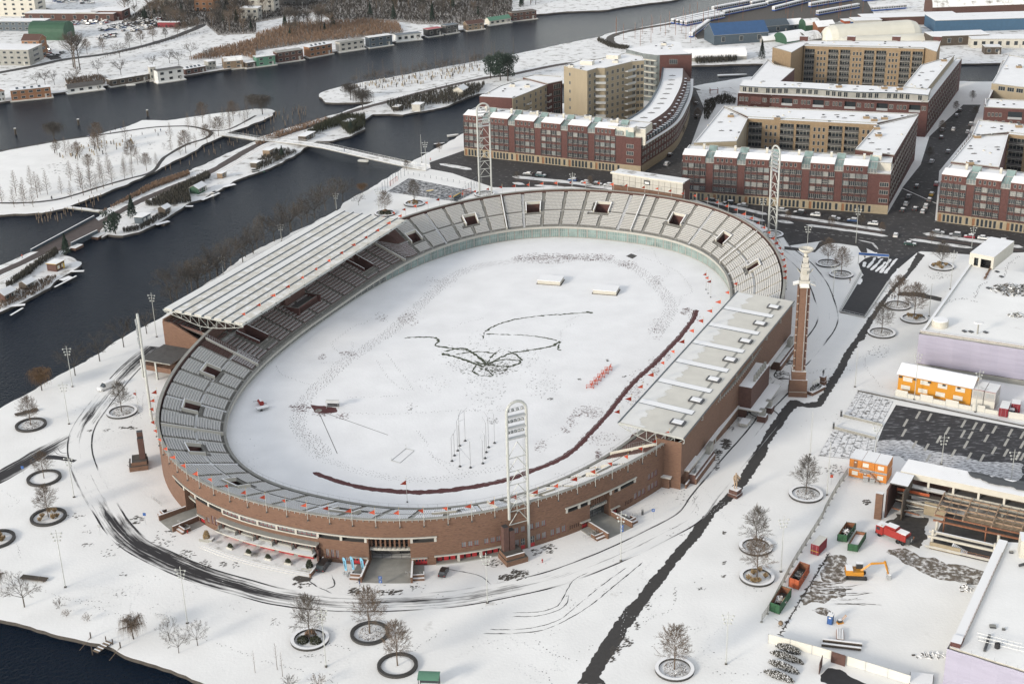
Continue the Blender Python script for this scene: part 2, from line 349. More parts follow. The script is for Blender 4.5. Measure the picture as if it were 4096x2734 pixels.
verge('21',[(0,75),(900,175)],2.0,.012,'cycle_red','cycle_path',23,.03)
q=MB()
for i in range(14):
 t=i/13;x0,y0=250+t*850,545+t*95;a,b=at2('31',x0,y0),at2('31',x0+35,y0+4);strip(q,[a,b],.16,.014,'white_paint',1)
q.build('lane_marking',bpy.data.objects['street'],kind='stuff')
mb=MB();sheet(mb,A('31',(1370,745),(1230,800),(1010,760),(890,800),(830,850),(850,910),(880,960),(1100,1010),(1210,880)),.013,'asphalt');structure('ramp_entry',mb)
mb=MB();sheet(mb,A('31',(868,955),(660,1300),(880,1338),(1100,1000)),.018,'asphalt');structure('ramp',mb)
mb=MB()
for a,b in(((880,880),(890,830)),((915,890),(985,790)),((945,910),(1050,800)),((990,925),(1080,830)),((1030,935),(1125,805)),((1070,940),(1180,800)),((835,1040),(860,985)),((960,770),(1000,745)),((1010,800),(1055,760)),((1130,990),(1200,890))):
 strip(mb,A('31',a,b),1.1,.022,'snow_flat',.6,.12,3,ends=1)
mb.build('snowy_lane_divider',bpy.data.objects['ramp_entry'],kind='stuff')
mb=MB()
for pts in(((855,930),(655,1290)),((1120,1000),(885,1345)),((655,1290),(885,1345))):
 q=[at('31',*p)for p in pts]
 d=(q[1]-q[0]);L=d.length;n=int(L/1.5)
 mb.tube(q[0]+Vector((0,0,1.05)),q[1]+Vector((0,0,1.05)),.05,'steel');mb.tube(q[0]+Vector((0,0,.55)),q[1]+Vector((0,0,.55)),.03,'steel');mb.box(((q[0]+q[1])/2)[:2]+(0,),(L,.25,.35),'concrete',math.atan2(d.y,d.x),top='snow_flat')
 for i in range(n+1):p=q[0]+d*(i/n);mb.tube(p,p+Vector((0,0,1.05)),.035,'steel')
mb.build('ramp_railing',None,label='grey steel railing round the dark car park ramp',cat='railing')
L=A('23',(600,1568),(720,1350),(830,1180),(920,1050),(1030,880),(1150,780),(1260,620),(1380,490),(1500,330),(1600,230),(1690,100),(1790,0))+A('22',(1960,1400),(2090,1230),(2250,960),(2347,800))+A('32',(0,800),(120,620),(200,530),(270,530),(330,560),(440,545),(500,470),(560,350),(640,220),(700,100),(770,0))+A('31',(780,1568),(900,1380),(1020,1210),(1150,1050),(1270,930),(1370,745))
Rr=A('23',(860,1568),(800,1500),(890,1350),(1000,1180),(1065,1060),(1150,960),(1210,860),(1300,730),(1400,620),(1480,500),(1600,350),(1690,260),(1790,130),(1870,0))+A('22',(2050,1420),(2200,1230),(2300,1080),(2347,1000))+A('32',(0,945),(110,790),(200,660),(270,590),(400,600),(490,590),(560,480),(620,390),(690,270),(760,130),(835,0))+A('31',(880,1540),(950,1400),(1060,1220),(1160,1090),(1290,960),(1440,770))
mb=MB();sheet(mb,ragged(L+Rr[::-1],.32,.13,4),.020,'asphalt_path');structure('footpath',mb)
mb=MB();sheet(mb,ragged(A('31',(1200,1110),(1350,1105),(1600,1160),(1590,1195),(1350,1150),(1180,1140)),.7,.15,4),.016,'asphalt_path');structure('footpath',mb)
mb=MB();sheet(mb,A('31',(150,690),(430,720),(470,650),(560,625),(760,650),(900,690),(910,740),(890,800),(820,690),(700,665),(560,660),(490,690),(430,745),(150,720)),.014,'asphalt_path');structure('footpath',mb)
RING=A('02',(1420,40),(1180,250),(1000,460),(860,640),(760,800),(730,950),(760,1120),(850,1330),(980,1540))+A('03',(1080,130),(1250,290),(1560,450),(1880,580),(2260,690))+A('13',(200,765),(600,815),(1000,830),(1500,812),(1900,775),(2347,690))+A('23',(400,595),(900,405),(1300,215),(1620,40))+A('22',(1760,1420),(2000,1130),(2347,710))+A('V5',(760,1280),(960,1060),(1060,940))+A('32',(160,300),(330,110))+A('31',(520,1440),(545,1300),(500,1130),(440,1000),(330,860),(210,760),(120,690),(60,610))
RINGS=smooth(RING,5)
def part_of(line,f0,f1):
 P,L_=resample(line,1.0);n=len(P);return[tuple(p)for p in P[int(f0*(n-1)):int(f1*(n-1))+1]]
def shifted(line,d):
 P=np.array(line);T=np.gradient(P,axis=0);T/=np.maximum(np.hypot(T[:,0],T[:,1])[:,None],1e-9);return[tuple(x)for x in P+np.stack([-T[:,1],T[:,0]],1)*d]
mb=MB();strip(mb,RINGS,6.2,.008,'road_streak',1.2,.05,2,wear=[.34,.30,.16,.22,.05,.03,.12,.32,.36,.36,.30,.24,.22,.18,.12,.10,.08,.07,.08,.05,.06,.06,.06,.06,.07,.04,.02,.03,.05,.10,.2]);ROAD=structure('road',mb)
mb=MB();strip(mb,A('02',(650,860),(480,960),(250,1090),(0,1230),(-400,1440)),6.5,.010,'road_streak',1.5,.1,2,wear=[.15,.36,.42,.5,.55]);strip(mb,A('02',(420,1050),(560,1060),(690,1090)),[2.5,2.0,1.2],.014,'asphalt',.4,.06,5);structure('road',mb)
rg=random.Random(11)
for k,off in enumerate((3.15,-3.15)):
 q=MB();strip(q,shifted(RINGS,off),.42,.020+.003*k,'road_streak',1.2,.03,7,wear=[rg.uniform(.05,.5)for _ in range(60)]);q.build('gutter_line',ROAD)
def marks(name,parent,lst,m,z=.026,seed=1):
 q=MB();r0=random.Random(seed)
 for v,pts,wd,jag in lst:z+=.0006;strip(q,smooth(A(v,*pts),5),wd,z,m,.4,jag,r0.randint(0,999),ends=3)
 return q.build(name,parent,kind='stuff')
GRD=bpy.data.objects['ground']
marks('tyre_mark',GRD,[('23',[(0,915),(250,905),(400,860),(450,810),(560,620),(700,545)],.14,.04),('23',[(0,948),(220,945),(400,900),(500,830),(520,750)],.16,.04),('23',[(0,1070),(200,1050),(420,985),(560,880),(800,680),(1050,500)],.13,.05),('23',[(0,1105),(250,1080),(440,1010),(700,860),(960,650),(1200,450)],.16,.05),('13',[(2080,1105),(2200,1106),(2347,1108)],.25,.06),('13',[(2140,1067),(2347,1070)],.2,.05),('02',[(490,990),(540,1030),(640,1040)],.15,.04),('02',[(520,960),(560,1010),(650,1020)],.13,.04),('13',[(1750,515),(1900,540),(2060,580),(2160,660)],.14,.05),('13',[(640,700),(720,660),(690,560)],.2,.06),('13',[(440,560),(520,650),(700,740)],.2,.05)],'asphalt_street')
def patch_field(name,parent,spots,m,z=.03,seed=1,sx=1,an=0):
 """little bare spots: v, x, y, radius in photo-view pixels, count"""
 q=MB();r0=random.Random(seed)
 for v,x,y,rx,ry,n,s in spots:
  for i in range(n):
   a=r0.uniform(0,6.28);rr=r0.random()**.6;p=at2(v,x+math.cos(a)*rx*rr,y+math.sin(a)*ry*rr);k=r0.randint(4,6);b0=r0.uniform(0,6);e=s*r0.uniform(.4,1.2);t=an+r0.uniform(-.5,.5)
   pl=[]
   for j in range(k):
    c,d=math.cos(b0+j*6.283/k)*e*1.7*r0.uniform(.6,1.1),math.sin(b0+j*6.283/k)*e*.7*r0.uniform(.6,1.1);pl.append((p[0]+c*math.cos(t)-d*math.sin(t),p[1]+c*math.sin(t)+d*math.cos(t)))
   z+=.00002;sheet(q,pl,z,m)
 return q.build(name,parent,kind='stuff')
patch_field('bare_grass_patch',GRD,[('02',1200,1120,40,25,10,.3),('02',820,810,20,12,8,.35),('02',1180,785,110,12,26,.4),('02',1000,810,50,12,8,.3),('03',800,290,60,25,14,.25),('03',1100,290,90,40,18,.2),('03',1000,370,80,40,14,.25),('03',1500,240,120,90,34,.25),('03',1560,170,60,15,10,.3),('03',1700,380,90,50,40,.3),('03',1880,470,60,40,26,.3),('03',2040,470,40,25,12,.3),('03',2160,480,40,30,10,.25),('03',1140,560,50,20,8,.2),('03',1100,740,60,40,14,.2),('03',1230,60,80,40,20,.4),('03',700,30,90,30,16,.25),('03',780,160,60,50,10,.25),('13',430,605,70,26,90,.5),('13',420,660,80,30,30,.3),('13',900,720,60,30,30,.4),('13',1220,730,140,26,40,.35),('13',1300,715,60,8,14,.3),('13',2290,590,70,30,50,.4),('13',2180,460,80,40,30,.3),('13',180,1000,60,40,12,.2),('13',480,1310,160,20,20,.15),('13',1480,680,90,40,14,.25),('13',1000,660,200,40,16,.18),('23',60,560,90,60,60,.4),('23',340,330,70,40,36,.35),('23',220,360,60,30,20,.3),('23',1150,1040,30,40,16,.25),('23',1040,1180,70,50,40,.3),('23',960,1260,60,50,40,.3),('23',910,1350,40,30,20,.25),('23',1220,850,60,40,20,.2),('23',1500,760,20,80,14,.16),('23',1740,700,40,20,10,.2),('23',1950,460,15,25,6,.3),('23',1940,180,10,20,5,.35),('23',1940,585,25,15,5,.3),('23',1560,180,200,60,26,.16),('22',1960,930,40,50,60,.5),('22',1890,1020,40,40,40,.4),('22',1880,1120,30,60,30,.3),('22',1750,1050,60,60,20,.2),('22',2180,720,60,60,20,.2),('22',1560,1440,120,50,20,.16),('32',610,1170,90,50,40,.25),('32',1000,90,90,60,40,.18),('31',1560,960,130,30,50,.22),('32',560,340,40,40,20,.3),('32',900,1470,40,25,20,.4),('V5',960,900,60,60,40,.35),('V5',1040,780,80,30,40,.5),('V5',870,1060,40,40,20,.3)],'dirt_dark',an=.4)
rg=random.Random(5)
BAREST=[(v,rg.uniform(0,2347),rg.uniform(y0,y1),160,60,rg.randint(2,7),.13)for v,y0,y1,n in(('03',500,1000,10),('13',650,1500,12),('23',200,1500,18),('02',400,1500,8),('32',0,900,6))for _ in range(n)]
patch_field('scuffed_snow',GRD,[b for b in BAREST if not(b[0]=='23' and b[2]<500 and b[1]<900)],'dirt_dark',.05,9)
def footprints(q,line,step=.75,wd=.25,size=.16,z=.03,m='dirt_dark',seed=1,keep=1.0,spread=0.0):
 P,L_=resample(line,step);r0=random.Random(seed);T=np.gradient(P,axis=0)
 for i,(p,t)in enumerate(zip(P,T)):
  if r0.random()>keep:continue
  l=math.hypot(*t)or 1;tx,ty=t[0]/l,t[1]/l;o=(wd if i%2 else-wd)+r0.gauss(0,spread+.04);c=(p[0]-ty*o+r0.gauss(0,.08),p[1]+tx*o+r0.gauss(0,.08));a,b=size*r0.uniform(.7,1.2),size*.5*r0.uniform(.7,1.3)
  q.face([(c[0]+tx*a,c[1]+ty*a,z),(c[0]-ty*b,c[1]+tx*b,z),(c[0]-tx*a,c[1]-ty*a,z),(c[0]+ty*b,c[1]-tx*b,z)][::-1],m)
q=MB()
for i,(v,pts)in enumerate([('13',[(0,1340),(250,1400),(480,1460),(700,1540)]),('13',[(600,1510),(740,1560)]),('03',[(1700,1110),(2000,1200),(2300,1310)]),('03',[(160,280),(190,410)]),('02',[(20,1360),(90,1400),(170,1460),(60,1520)]),('23',[(1500,700),(1480,850),(1400,920),(1200,1000)]),('23',[(1440,910),(1200,960)]),('32',[(800,150),(900,120),(960,60),(1110,30),(1070,150)]),('23',[(1200,870),(1010,1150)]),('02',[(1250,460),(1270,600),(1200,740)]),('02',[(1320,460),(1290,700)]),('31',[(1460,990),(1640,950),(1680,960)]),('03',[(340,700),(1000,900),(1350,1000)])]):
 footprints(q,smooth(A(v,*pts),4),.7,.16,.17,.034+i*.0003,'dirt_dark',i,.75)
q.build('footprint_trail',GRD,kind='stuff')
q=MB();rg=random.Random(31)
for i in range(60):
 v,x,y=rg.choice((('03',rg.uniform(100,2200),rg.uniform(650,1050)),('13',rg.uniform(0,2300),rg.uniform(900,1500)),('23',rg.uniform(900,2300),rg.uniform(300,1500)),('23',rg.uniform(0,700),rg.uniform(950,1500)),('02',rg.uniform(850,1250),rg.uniform(700,1400)),('32',rg.uniform(100,900),rg.uniform(100,500)),('22',rg.uniform(1300,2000),rg.uniform(1300,1500))))
 a=rg.uniform(0,6.28);pts=[(x,y)]
 for k in range(4):a+=rg.gauss(0,.35);pts.append((pts[-1][0]+math.cos(a)*130,pts[-1][1]+math.sin(a)*70))
 footprints(q,smooth(A(v,*pts),4),.75,.16,.2,.036+i*.0003,rg.choice(('trod','trod','trod','dirt_dark')),i,.8,.08)
q.build('footprint_trail',GRD,kind='stuff')
SCX,SCY,STH=-3.326,404.557,1.147
EU=np.array([math.cos(STH),math.sin(STH)]);EW=np.array([-math.sin(STH),math.cos(STH)])
def uw(u,v):return(SCX+u*EU[0]+v*EW[0],SCY+u*EU[1]+v*EW[1])
def to_uw(p):d=np.array([p[0]-SCX,p[1]-SCY]);return d@EU,d@EW
TT=np.linspace(0,2*math.pi,4001)
def _sup(a,b,n):c,s=np.cos(TT),np.sin(TT);return a*np.sign(c)*np.abs(c)**(2/n),b*np.sign(s)*np.abs(s)**(2/n)
_u,_w=_sup(105.241,63.086,2.492);IN=np.stack([_u,_w],1)
_u,_w=_sup(128.43,80.63,2.295);OUT=np.stack([_u*math.cos(.022)-_w*math.sin(.022)+.292,_w*math.cos(.022)+_u*math.sin(.022)-.477],1)
ARC=np.concatenate([[0],np.cumsum(np.hypot(*np.diff(OUT,axis=0).T))]);LT=ARC[-1]
def cin(s):s=s%LT;return np.array([np.interp(s,ARC,IN[:,0]),np.interp(s,ARC,IN[:,1])])
def cout(s):s=s%LT;return np.array([np.interp(s,ARC,OUT[:,0]),np.interp(s,ARC,OUT[:,1])])
def onwall(s,off=0.0):
 """world point on the outer wall, off metres outward, with the outward bearing"""
 a,b=cout(s-.3),cout(s+.3);t=(b-a)/np.hypot(*(b-a));n=np.array([t[1],-t[0]]);p=cout(s)+n*off;x,y=uw(*p);nw=n[0]*EU+n[1]*EW;return x,y,nw[0],nw[1]
WORLD_OUT=SCX+OUT[:,0]*EU[0]+OUT[:,1]*EW[0],SCY+OUT[:,0]*EU[1]+OUT[:,1]*EW[1]
def near_s(p):return ARC[np.argmin((WORLD_OUT[0]-p[0])**2+(WORLD_OUT[1]-p[1])**2)]
STAD=thing('stadium','large oval red brick stadium with two roofed stands and grey seats','stadium',(0,0,0))
def facade(pathf,s0,s1,z0,z1,m,holes,ds=3.0,mbx=None,flip=False):
 """upright wall along pathf(s, off)->(x, y); holes (sa, sb, za, zb, depth, reveal) are cut out and given reveals"""
 q=mbx or MB();S=set([s0,s1]);Z=set([z0,z1]);n=max(1,int((s1-s0)/ds))
 S|={s0+(s1-s0)*i/n for i in range(n+1)}
 for h in holes:S|={h[0],h[1]};Z|={h[2],h[3]}
 S=sorted(x for x in S if s0-1e-6<=x<=s1+1e-6);Z=sorted(x for x in Z if z0-1e-6<=x<=z1+1e-6)
 S=[x for i,x in enumerate(S)if i==0 or x-S[i-1]>1e-4]
 P=[pathf(x,0)for x in S];base=len(q.v);nz=len(Z);mi=q.mi(m)
 for p in P:
  for z in Z:q.v.append((p[0],p[1],z))
 for i in range(len(S)-1):
  sm=(S[i]+S[i+1])/2;hs_=[h for h in holes if h[0]<sm<h[1]]
  for j in range(nz-1):
   zm=(Z[j]+Z[j+1])/2
   if any(h[2]<zm<h[3]for h in hs_):continue
   a=base+i*nz+j;f=(a,a+nz,a+nz+1,a+1);q.f.append(f[::-1]if flip else f);q.m.append(mi)
 for h in holes:
  sa,sb,za,zb,dp=h[:5];rv=h[5]if len(h)>5 else m
  ss=[sa]+[x for x in S if sa+1e-4<x<sb-1e-4]+[sb]
  for a,b in zip(ss[:-1],ss[1:]):
   p0,p1,q0,q1=pathf(a,0),pathf(b,0),pathf(a,-dp),pathf(b,-dp)
   q.face([(p0[0],p0[1],zb),(q0[0],q0[1],zb),(q1[0],q1[1],zb),(p1[0],p1[1],zb)],rv);q.face([(p0[0],p0[1],za),(p1[0],p1[1],za),(q1[0],q1[1],za),(q0[0],q0[1],za)],rv)
  for a in(sa,sb):
   p0,q0=pathf(a,0),pathf(a,-dp);q.face([(p0[0],p0[1],za),(q0[0],q0[1],za),(q0[0],q0[1],zb),(p0[0],p0[1],zb)],rv)
 return q
def curved_panel(q,pathf,sa,sb,za,zb,off,m,ds=1.5):
 n=max(1,int((sb-sa)/ds))
 for i in range(n):
  a,b=sa+(sb-sa)*i/n,sa+(sb-sa)*(i+1)/n;p0,p1=pathf(a,off),pathf(b,off);q.face([(p0[0],p0[1],za),(p1[0],p1[1],za),(p1[0],p1[1],zb),(p0[0],p0[1],zb)],m)
 return q
def curved_beam(q,pathf,sa,sb,za,zb,o0,o1,m,top=None,ds=1.5):
 """solid bar following the wall between offsets o0 (inner) and o1 (outer)"""
 n=max(1,int((sb-sa)/ds));L_=[sa+(sb-sa)*i/n for i in range(n+1)];top=top or m
 for a,b in zip(L_[:-1],L_[1:]):
  i0,i1,e0,e1=pathf(a,o0),pathf(b,o0),pathf(a,o1),pathf(b,o1)
  q.face([(e0[0],e0[1],za),(e1[0],e1[1],za),(e1[0],e1[1],zb),(e0[0],e0[1],zb)],m);q.face([(e0[0],e0[1],zb),(e1[0],e1[1],zb),(i1[0],i1[1],zb),(i0[0],i0[1],zb)],top)
  q.face([(i0[0],i0[1],za),(i1[0],i1[1],za),(e1[0],e1[1],za),(e0[0],e0[1],za)],m);q.face([(i1[0],i1[1],za),(i0[0],i0[1],za),(i0[0],i0[1],zb),(i1[0],i1[1],zb)],m)
 for a in(sa,sb):
  i0,e0=pathf(a,o0),pathf(a,o1);q.face([(i0[0],i0[1],za),(e0[0],e0[1],za),(e0[0],e0[1],zb),(i0[0],i0[1],zb)],m)
 return q
RIM=12.0
HOLES=[];WIN=[]
def hole(sa,sb,za,zb,d=.35,rv='brick'):HOLES.append((sa,sb,za,zb,d,rv))
for a,b in((321.4,326.7),(327.0,332.1),(332.4,337.4),(337.8,342.6),(342.9,348.1)):hole(a,b,6.15,7.3,.25,'concrete_light');WIN.append((a,b,6.15,7.3,'band'))
OPEN=((299.2,304.6),(310.7,315.9),(316.2,321.0),(348.7,354.0),(354.3,359.8),(370.9,375.8),(409.1,412.4),(412.8,415.4),(423.8,425.3),(425.8,431.0))
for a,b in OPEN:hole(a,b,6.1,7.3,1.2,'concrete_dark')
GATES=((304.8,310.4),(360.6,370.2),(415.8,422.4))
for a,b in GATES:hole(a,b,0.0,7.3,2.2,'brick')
for s in(382.0,385.0,387.35,390.3):hole(s,s+1.08,3.7,5.1,.2,'brick_dark');WIN.append((s,s+1.08,3.7,5.1,'double'))
for s in(383.55,388.9):hole(s,s+1.08,3.7,5.1,.2,'brick_dark');WIN.append((s,s+1.08,3.7,5.1,'double'))
for s in(393.2,394.85,396.5,398.7,400.3,401.9):hole(s,s+1.05,4.7,6.2,.2,'brick_dark');WIN.append((s,s+1.05,4.7,6.2,'double'))
for s in(393.0,394.9,400.45,402.0,404.3,405.9,407.5,431.0,432.55,434.1,436.3,437.75,439.2):hole(s,s+1.08,1.3,3.0,.2,'brick_dark');WIN.append((s,s+1.08,1.3,3.0,'double'))
for s in(436.3,437.7,439.1):hole(s,s+1.0,4.45,6.1,.2,'brick_dark');WIN.append((s,s+1.0,4.45,6.1,'double'))
for s in(350.1,351.35,352.6):hole(s,s+.75,1.2,3.35,.2,'brick_dark');WIN.append((s,s+.75,1.2,3.35,'double'))
hole(354.8,355.8,.6,1.75,.2,'brick_dark');WIN.append((354.8,355.8,.6,1.75,'double'))
for s in(316.6,317.9,319.2):hole(s,s+.75,1.6,3.9,.2,'brick_dark');WIN.append((s,s+.75,1.6,3.9,'double'))
hole(314.6,315.7,1.3,2.7,.2,'brick_dark');WIN.append((314.6,315.7,1.3,2.7,'double'))
for s in(396.4,398.9):hole(s,s+1.05,.15,2.9,.2,'brick_dark');WIN.append((s,s+1.05,.15,2.9,'door'))
for s,e in((356.5,359.4),(371.2,373.9),(311.4,313.6),(413.3,415.2),(423.3,424.9)):hole(s,e,.1,2.0,.5,'brick_dark');WIN.append((s,e,.1,2.0,'reddoor'))
for k in range(5):hole(409.7+k*.6,409.98+k*.6,1.3,2.4,.25,'brick_dark');hole(427.6+k*.6,427.88+k*.6,1.1,2.2,.25,'brick_dark')
hole(376.0,391.6,0.25,2.2,1.3,'brick_dark')
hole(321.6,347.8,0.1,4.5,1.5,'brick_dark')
wallm=facade(onwall,255,450,0,RIM,'brick',HOLES,2.0)
facade(onwall,450,LT,0,RIM,'brick',[],3.0,wallm);facade(onwall,0,255,0,RIM,'brick',[],3.0,wallm)
curved_panel(wallm,lambda s,o:onwall(s,o),0,LT,8.6,RIM,-.6,'brick_dark',3.0)
q=MB()
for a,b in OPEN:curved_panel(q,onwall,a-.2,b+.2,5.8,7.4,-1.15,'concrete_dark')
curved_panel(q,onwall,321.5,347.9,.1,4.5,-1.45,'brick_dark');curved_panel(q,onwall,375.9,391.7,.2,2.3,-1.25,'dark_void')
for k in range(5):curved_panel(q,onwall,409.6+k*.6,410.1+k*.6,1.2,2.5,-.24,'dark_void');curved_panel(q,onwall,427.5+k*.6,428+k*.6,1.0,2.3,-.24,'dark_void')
WALL=wallm.build('outer_wall',STAD);q.build('opening_lining',WALL,kind='stuff')
q=MB();curved_beam(q,onwall,0,LT-.01,RIM,RIM+.18,-.75,.12,'concrete',None,3.0)
q.build('coping',WALL)
q=MB()
for i in range(int(LT/1.4)):
 x,y,a,b=onwall(i*1.4,.16);q.box((x,y,RIM-.35),(.16,.12,.34),'steel',math.atan2(b,a))
q.build('coping_bracket',WALL,kind='stuff')
q=MB()
for i in range(60):
 for d in(0,1.1):
  x,y,a,b=onwall(262+i*5.4+d,.012);q.box((x,y,8.55),(.03,.5,.14),'brick_dark',math.atan2(b,a))
q.build('air_vent',WALL,kind='stuff')
q=MB();curved_beam(q,onwall,298.4,376.4,7.3,7.62,-.2,.32,'concrete_light','concrete');curved_beam(q,onwall,408.4,431.6,7.3,7.62,-.2,.32,'concrete_light','concrete');curved_beam(q,onwall,321.2,348.4,5.85,6.15,-.2,.18,'concrete_light','concrete')
for s in(304.7,310.5,316.05,321.2,326.85,332.25,337.6,342.75,348.4,354.15,360.0,370.6,376.0,408.9,412.6,415.6,422.6,425.55,431.2):curved_beam(q,onwall,s-.28,s+.28,6.1,7.3,-.3,.10,'concrete_light')
curved_beam(q,onwall,375.6,392.0,2.2,2.5,-.3,.45,'concrete_light','concrete')
for s in(381.2,386.5,391.5):curved_beam(q,onwall,s-.28,s+.28,.1,2.2,-.5,.15,'concrete_light')
curved_beam(q,onwall,375.9,391.9,0,.28,-1.3,.35,'concrete')
for s,e in((356.0,360.4),(370.4,374.0),(310.9,314.2),(412.8,415.7),(422.5,425.4)):curved_beam(q,onwall,s,e,2.0,2.2,-.2,.5,'concrete_light','concrete')
q.build('concrete_band',WALL,kind='stuff')
def window_mesh(w_,h_,nx,ny,fm='window_white',gm='glass',d=.06,fw=.07):
 m_=MB();m_.face([(0,-w_/2,0),(0,w_/2,0),(0,w_/2,h_),(0,-w_/2,h_)],gm)
 for i in range(nx+1):y=-w_/2+w_*i/nx;y=min(max(y,-w_/2+fw/2),w_/2-fw/2);m_.box((d/2+.005,y,0),(d,fw,h_),fm)
 for j in range(ny+1):z=h_*j/ny;z=min(max(z-fw/2,0),h_-fw);m_.box((d/2+.008,0,z),(d,w_-fw*1.02,fw),fm)
 return m_
WM={}
def wmesh(key,f):
 if key not in WM:WM[key]=f().mesh('window')
 return WM[key]
mat('win_red',(.22,.045,.05),.6)
for sa,sb,za,zb,kind in WIN:
 sm=(sa+sb)/2;w_,h_=sb-sa,zb-za
 if kind=='band':
  q=MB();curved_panel(q,onwall,sa,sb,za,zb,-.22,'glass_pale',1.3)
  for i in range(5):s=sa+.12+(w_-.24)*i/4;curved_beam(q,onwall,s-.04,s+.04,za,zb,-.22,-.12,'win_red')
  curved_beam(q,onwall,sa,sb,za+.22,za+.3,-.22,-.14,'win_red',ds=1.3);q.build('window',STAD);continue
 x,y,a,b=onwall(sm,-.17);rz=math.atan2(b,a);k=(kind,round(w_,2),round(h_,2))
 if kind=='double':obj('window',wmesh(k,lambda:window_mesh(w_,h_,2,1,'win_red','glass_pale')),STAD,(x,y,za),rz)
 if kind=='door':
  m_=window_mesh(w_,h_,2,3,'window_white','glass');m_.box((.05,0,0),(.12,w_,.95),'red_door');m_.build('door',STAD,loc=(x,y,za),rz=rz)
 if kind=='reddoor':
  x,y,a,b=onwall(sm,-.42);m_=MB();n=4
  m_.box((0,0,0),(.1,w_,h_),'red_door')
  for i in range(n):m_.box((.06,-w_/2+w_*(i+.5)/n,.8),(.03,w_/n*.62,.8),'glass')
  m_.build('door',STAD,loc=(x,y,za),rz=rz)
for k in range(9):
 s=376.9+(k%3)*1.55+(k//3)*5.2;x,y,a,b=onwall(s,-1.1);m_=MB();m_.box((0,0,0),(.1,1.1,1.9),'red_door');m_.box((.06,0,1.3),(.03,.7,.45),'steel_dark');m_.build('door',STAD,loc=(x,y,.28),rz=math.atan2(b,a))
for gi,(ga,gb)in enumerate(GATES):
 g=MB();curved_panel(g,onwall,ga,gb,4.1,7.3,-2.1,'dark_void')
 n=9
 for i in range(n):s=ga+.35+(gb-ga-.7)*i/(n-1);curved_beam(g,onwall,s-.2,s+.2,4.1,7.3,-2.15,-1.35,'brick')
 for z in(5.1,6.2):curved_beam(g,onwall,ga,gb,z,z+.1,-2.05,-1.7,'brick_dark')
 curved_beam(g,onwall,ga,gb,3.45,4.1,-2.3,-1.1,'concrete_light')
 for i in range(n):s=ga+.35+(gb-ga-.7)*i/(n-1);curved_beam(g,onwall,s-.22,s+.22,3.9,4.3,-1.5,-.9,'concrete')
 gt=g.build('gate',STAD)
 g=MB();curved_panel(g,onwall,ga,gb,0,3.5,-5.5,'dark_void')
 for i in range(7):curved_beam(g,onwall,ga+.2,gb-.3*(gb-ga)*(gi==1)-.2,.1+i*.45,.1+i*.45+.25,-5.4+i*.3,-5.1+i*.3,'concrete_dark')
 for i in range(5):s=ga+(gb-ga)*i/4;curved_beam(g,onwall,s-.05,s+.05,0,3.4,-2.9,-2.8,'steel_dark')
 for z in(1.1,2.2,3.3):curved_beam(g,onwall,ga,gb,z,z+.06,-2.9,-2.82,'steel_dark')
 g.build('stair_grille',gt)
 g=MB();curved_beam(g,onwall,ga-.1,gb+.1,.02,.3,-3,1.0,'concrete');
 n=4
 for a,b in zip(np.linspace(ga-.1,gb+.1,n)[:-1],np.linspace(ga-.1,gb+.1,n)[1:]):
  p0,p1,p2,p3=onwall(a,1.0),onwall(b,1.0),onwall(b,7.2),onwall(a,7.2);g.face([(p3[0],p3[1],.04),(p2[0],p2[1],.04),(p1[0],p1[1],.3),(p0[0],p0[1],.3)],'concrete')
 g.build('ramp',gt)
 for s,sg in((ga-.35,-1),(gb+.35,1)):
  g=MB();curved_beam(g,onwall,s-.2,s+.2,0,1.5,0,7.2,'brick','snow_flat');s2=s+sg*2.6;lo,hi=min(s,s2),max(s,s2)
  curved_beam(g,onwall,lo,hi,0,1.15,5.4,5.75,'brick','snow_flat');curved_beam(g,onwall,lo,hi,0,.55,5.75,6.4,'brick','snow_flat');curved_beam(g,onwall,lo,hi,0,.16,0,5.4,'concrete');curved_beam(g,onwall,hi-.2 if sg>0 else lo,hi if sg>0 else lo+.2,0,1.0,4.0,5.75,'brick','snow_flat')
  g.build('gate_wall',gt)
def letters(txt,loc,rz,size,m,parent,name='lettering',tilt=math.pi/2,ext=.02):
 c=bpy.data.curves.new(name,'FONT');c.body=txt;c.size=size;c.extrude=ext;c.align_x='CENTER';c.materials.append(MATS[m]);c.resolution_u=2
 t=bpy.data.objects.new('t',c);COL.objects.link(t);me=bpy.data.meshes.new_from_object(t.evaluated_get(bpy.context.evaluated_depsgraph_get()));COL.objects.unlink(t);bpy.data.objects.remove(t)
 o=obj(name,me,parent,loc);o.rotation_euler=(tilt,0,rz);return o
GATE2=[o for o in STAD.children if o.name.startswith('gate')][1]
for s,c_ in((361.3,'Q'),(369.5,'R')):
 x,y,a,b=onwall(s,-1.06);letters(c_,(x,y,3.52),math.atan2(b,a)+math.pi/2,.65,'white_paint',GATE2)
lg=MB();curved_beam(lg,onwall,320.6,348.6,4.5,4.85,-.4,1.7,'concrete_light','concrete');curved_beam(lg,onwall,321.2,348.2,2.45,2.75,-1.4,2.9,'concrete_light','snow_thin')
LOG=lg.build('canopy',STAD)
for i in range(6):
 s=321.6+i*5.22;q=MB()
 for d in(-.45,.45):curved_beam(q,onwall,s+d-.22,s+d+.22,2.75,4.5,-.2,1.1,'brick_dark')
 curved_beam(q,onwall,s-.09,s+.09,2.75,3.7,1.1,2.2,'concrete');q.build('pillar',LOG)
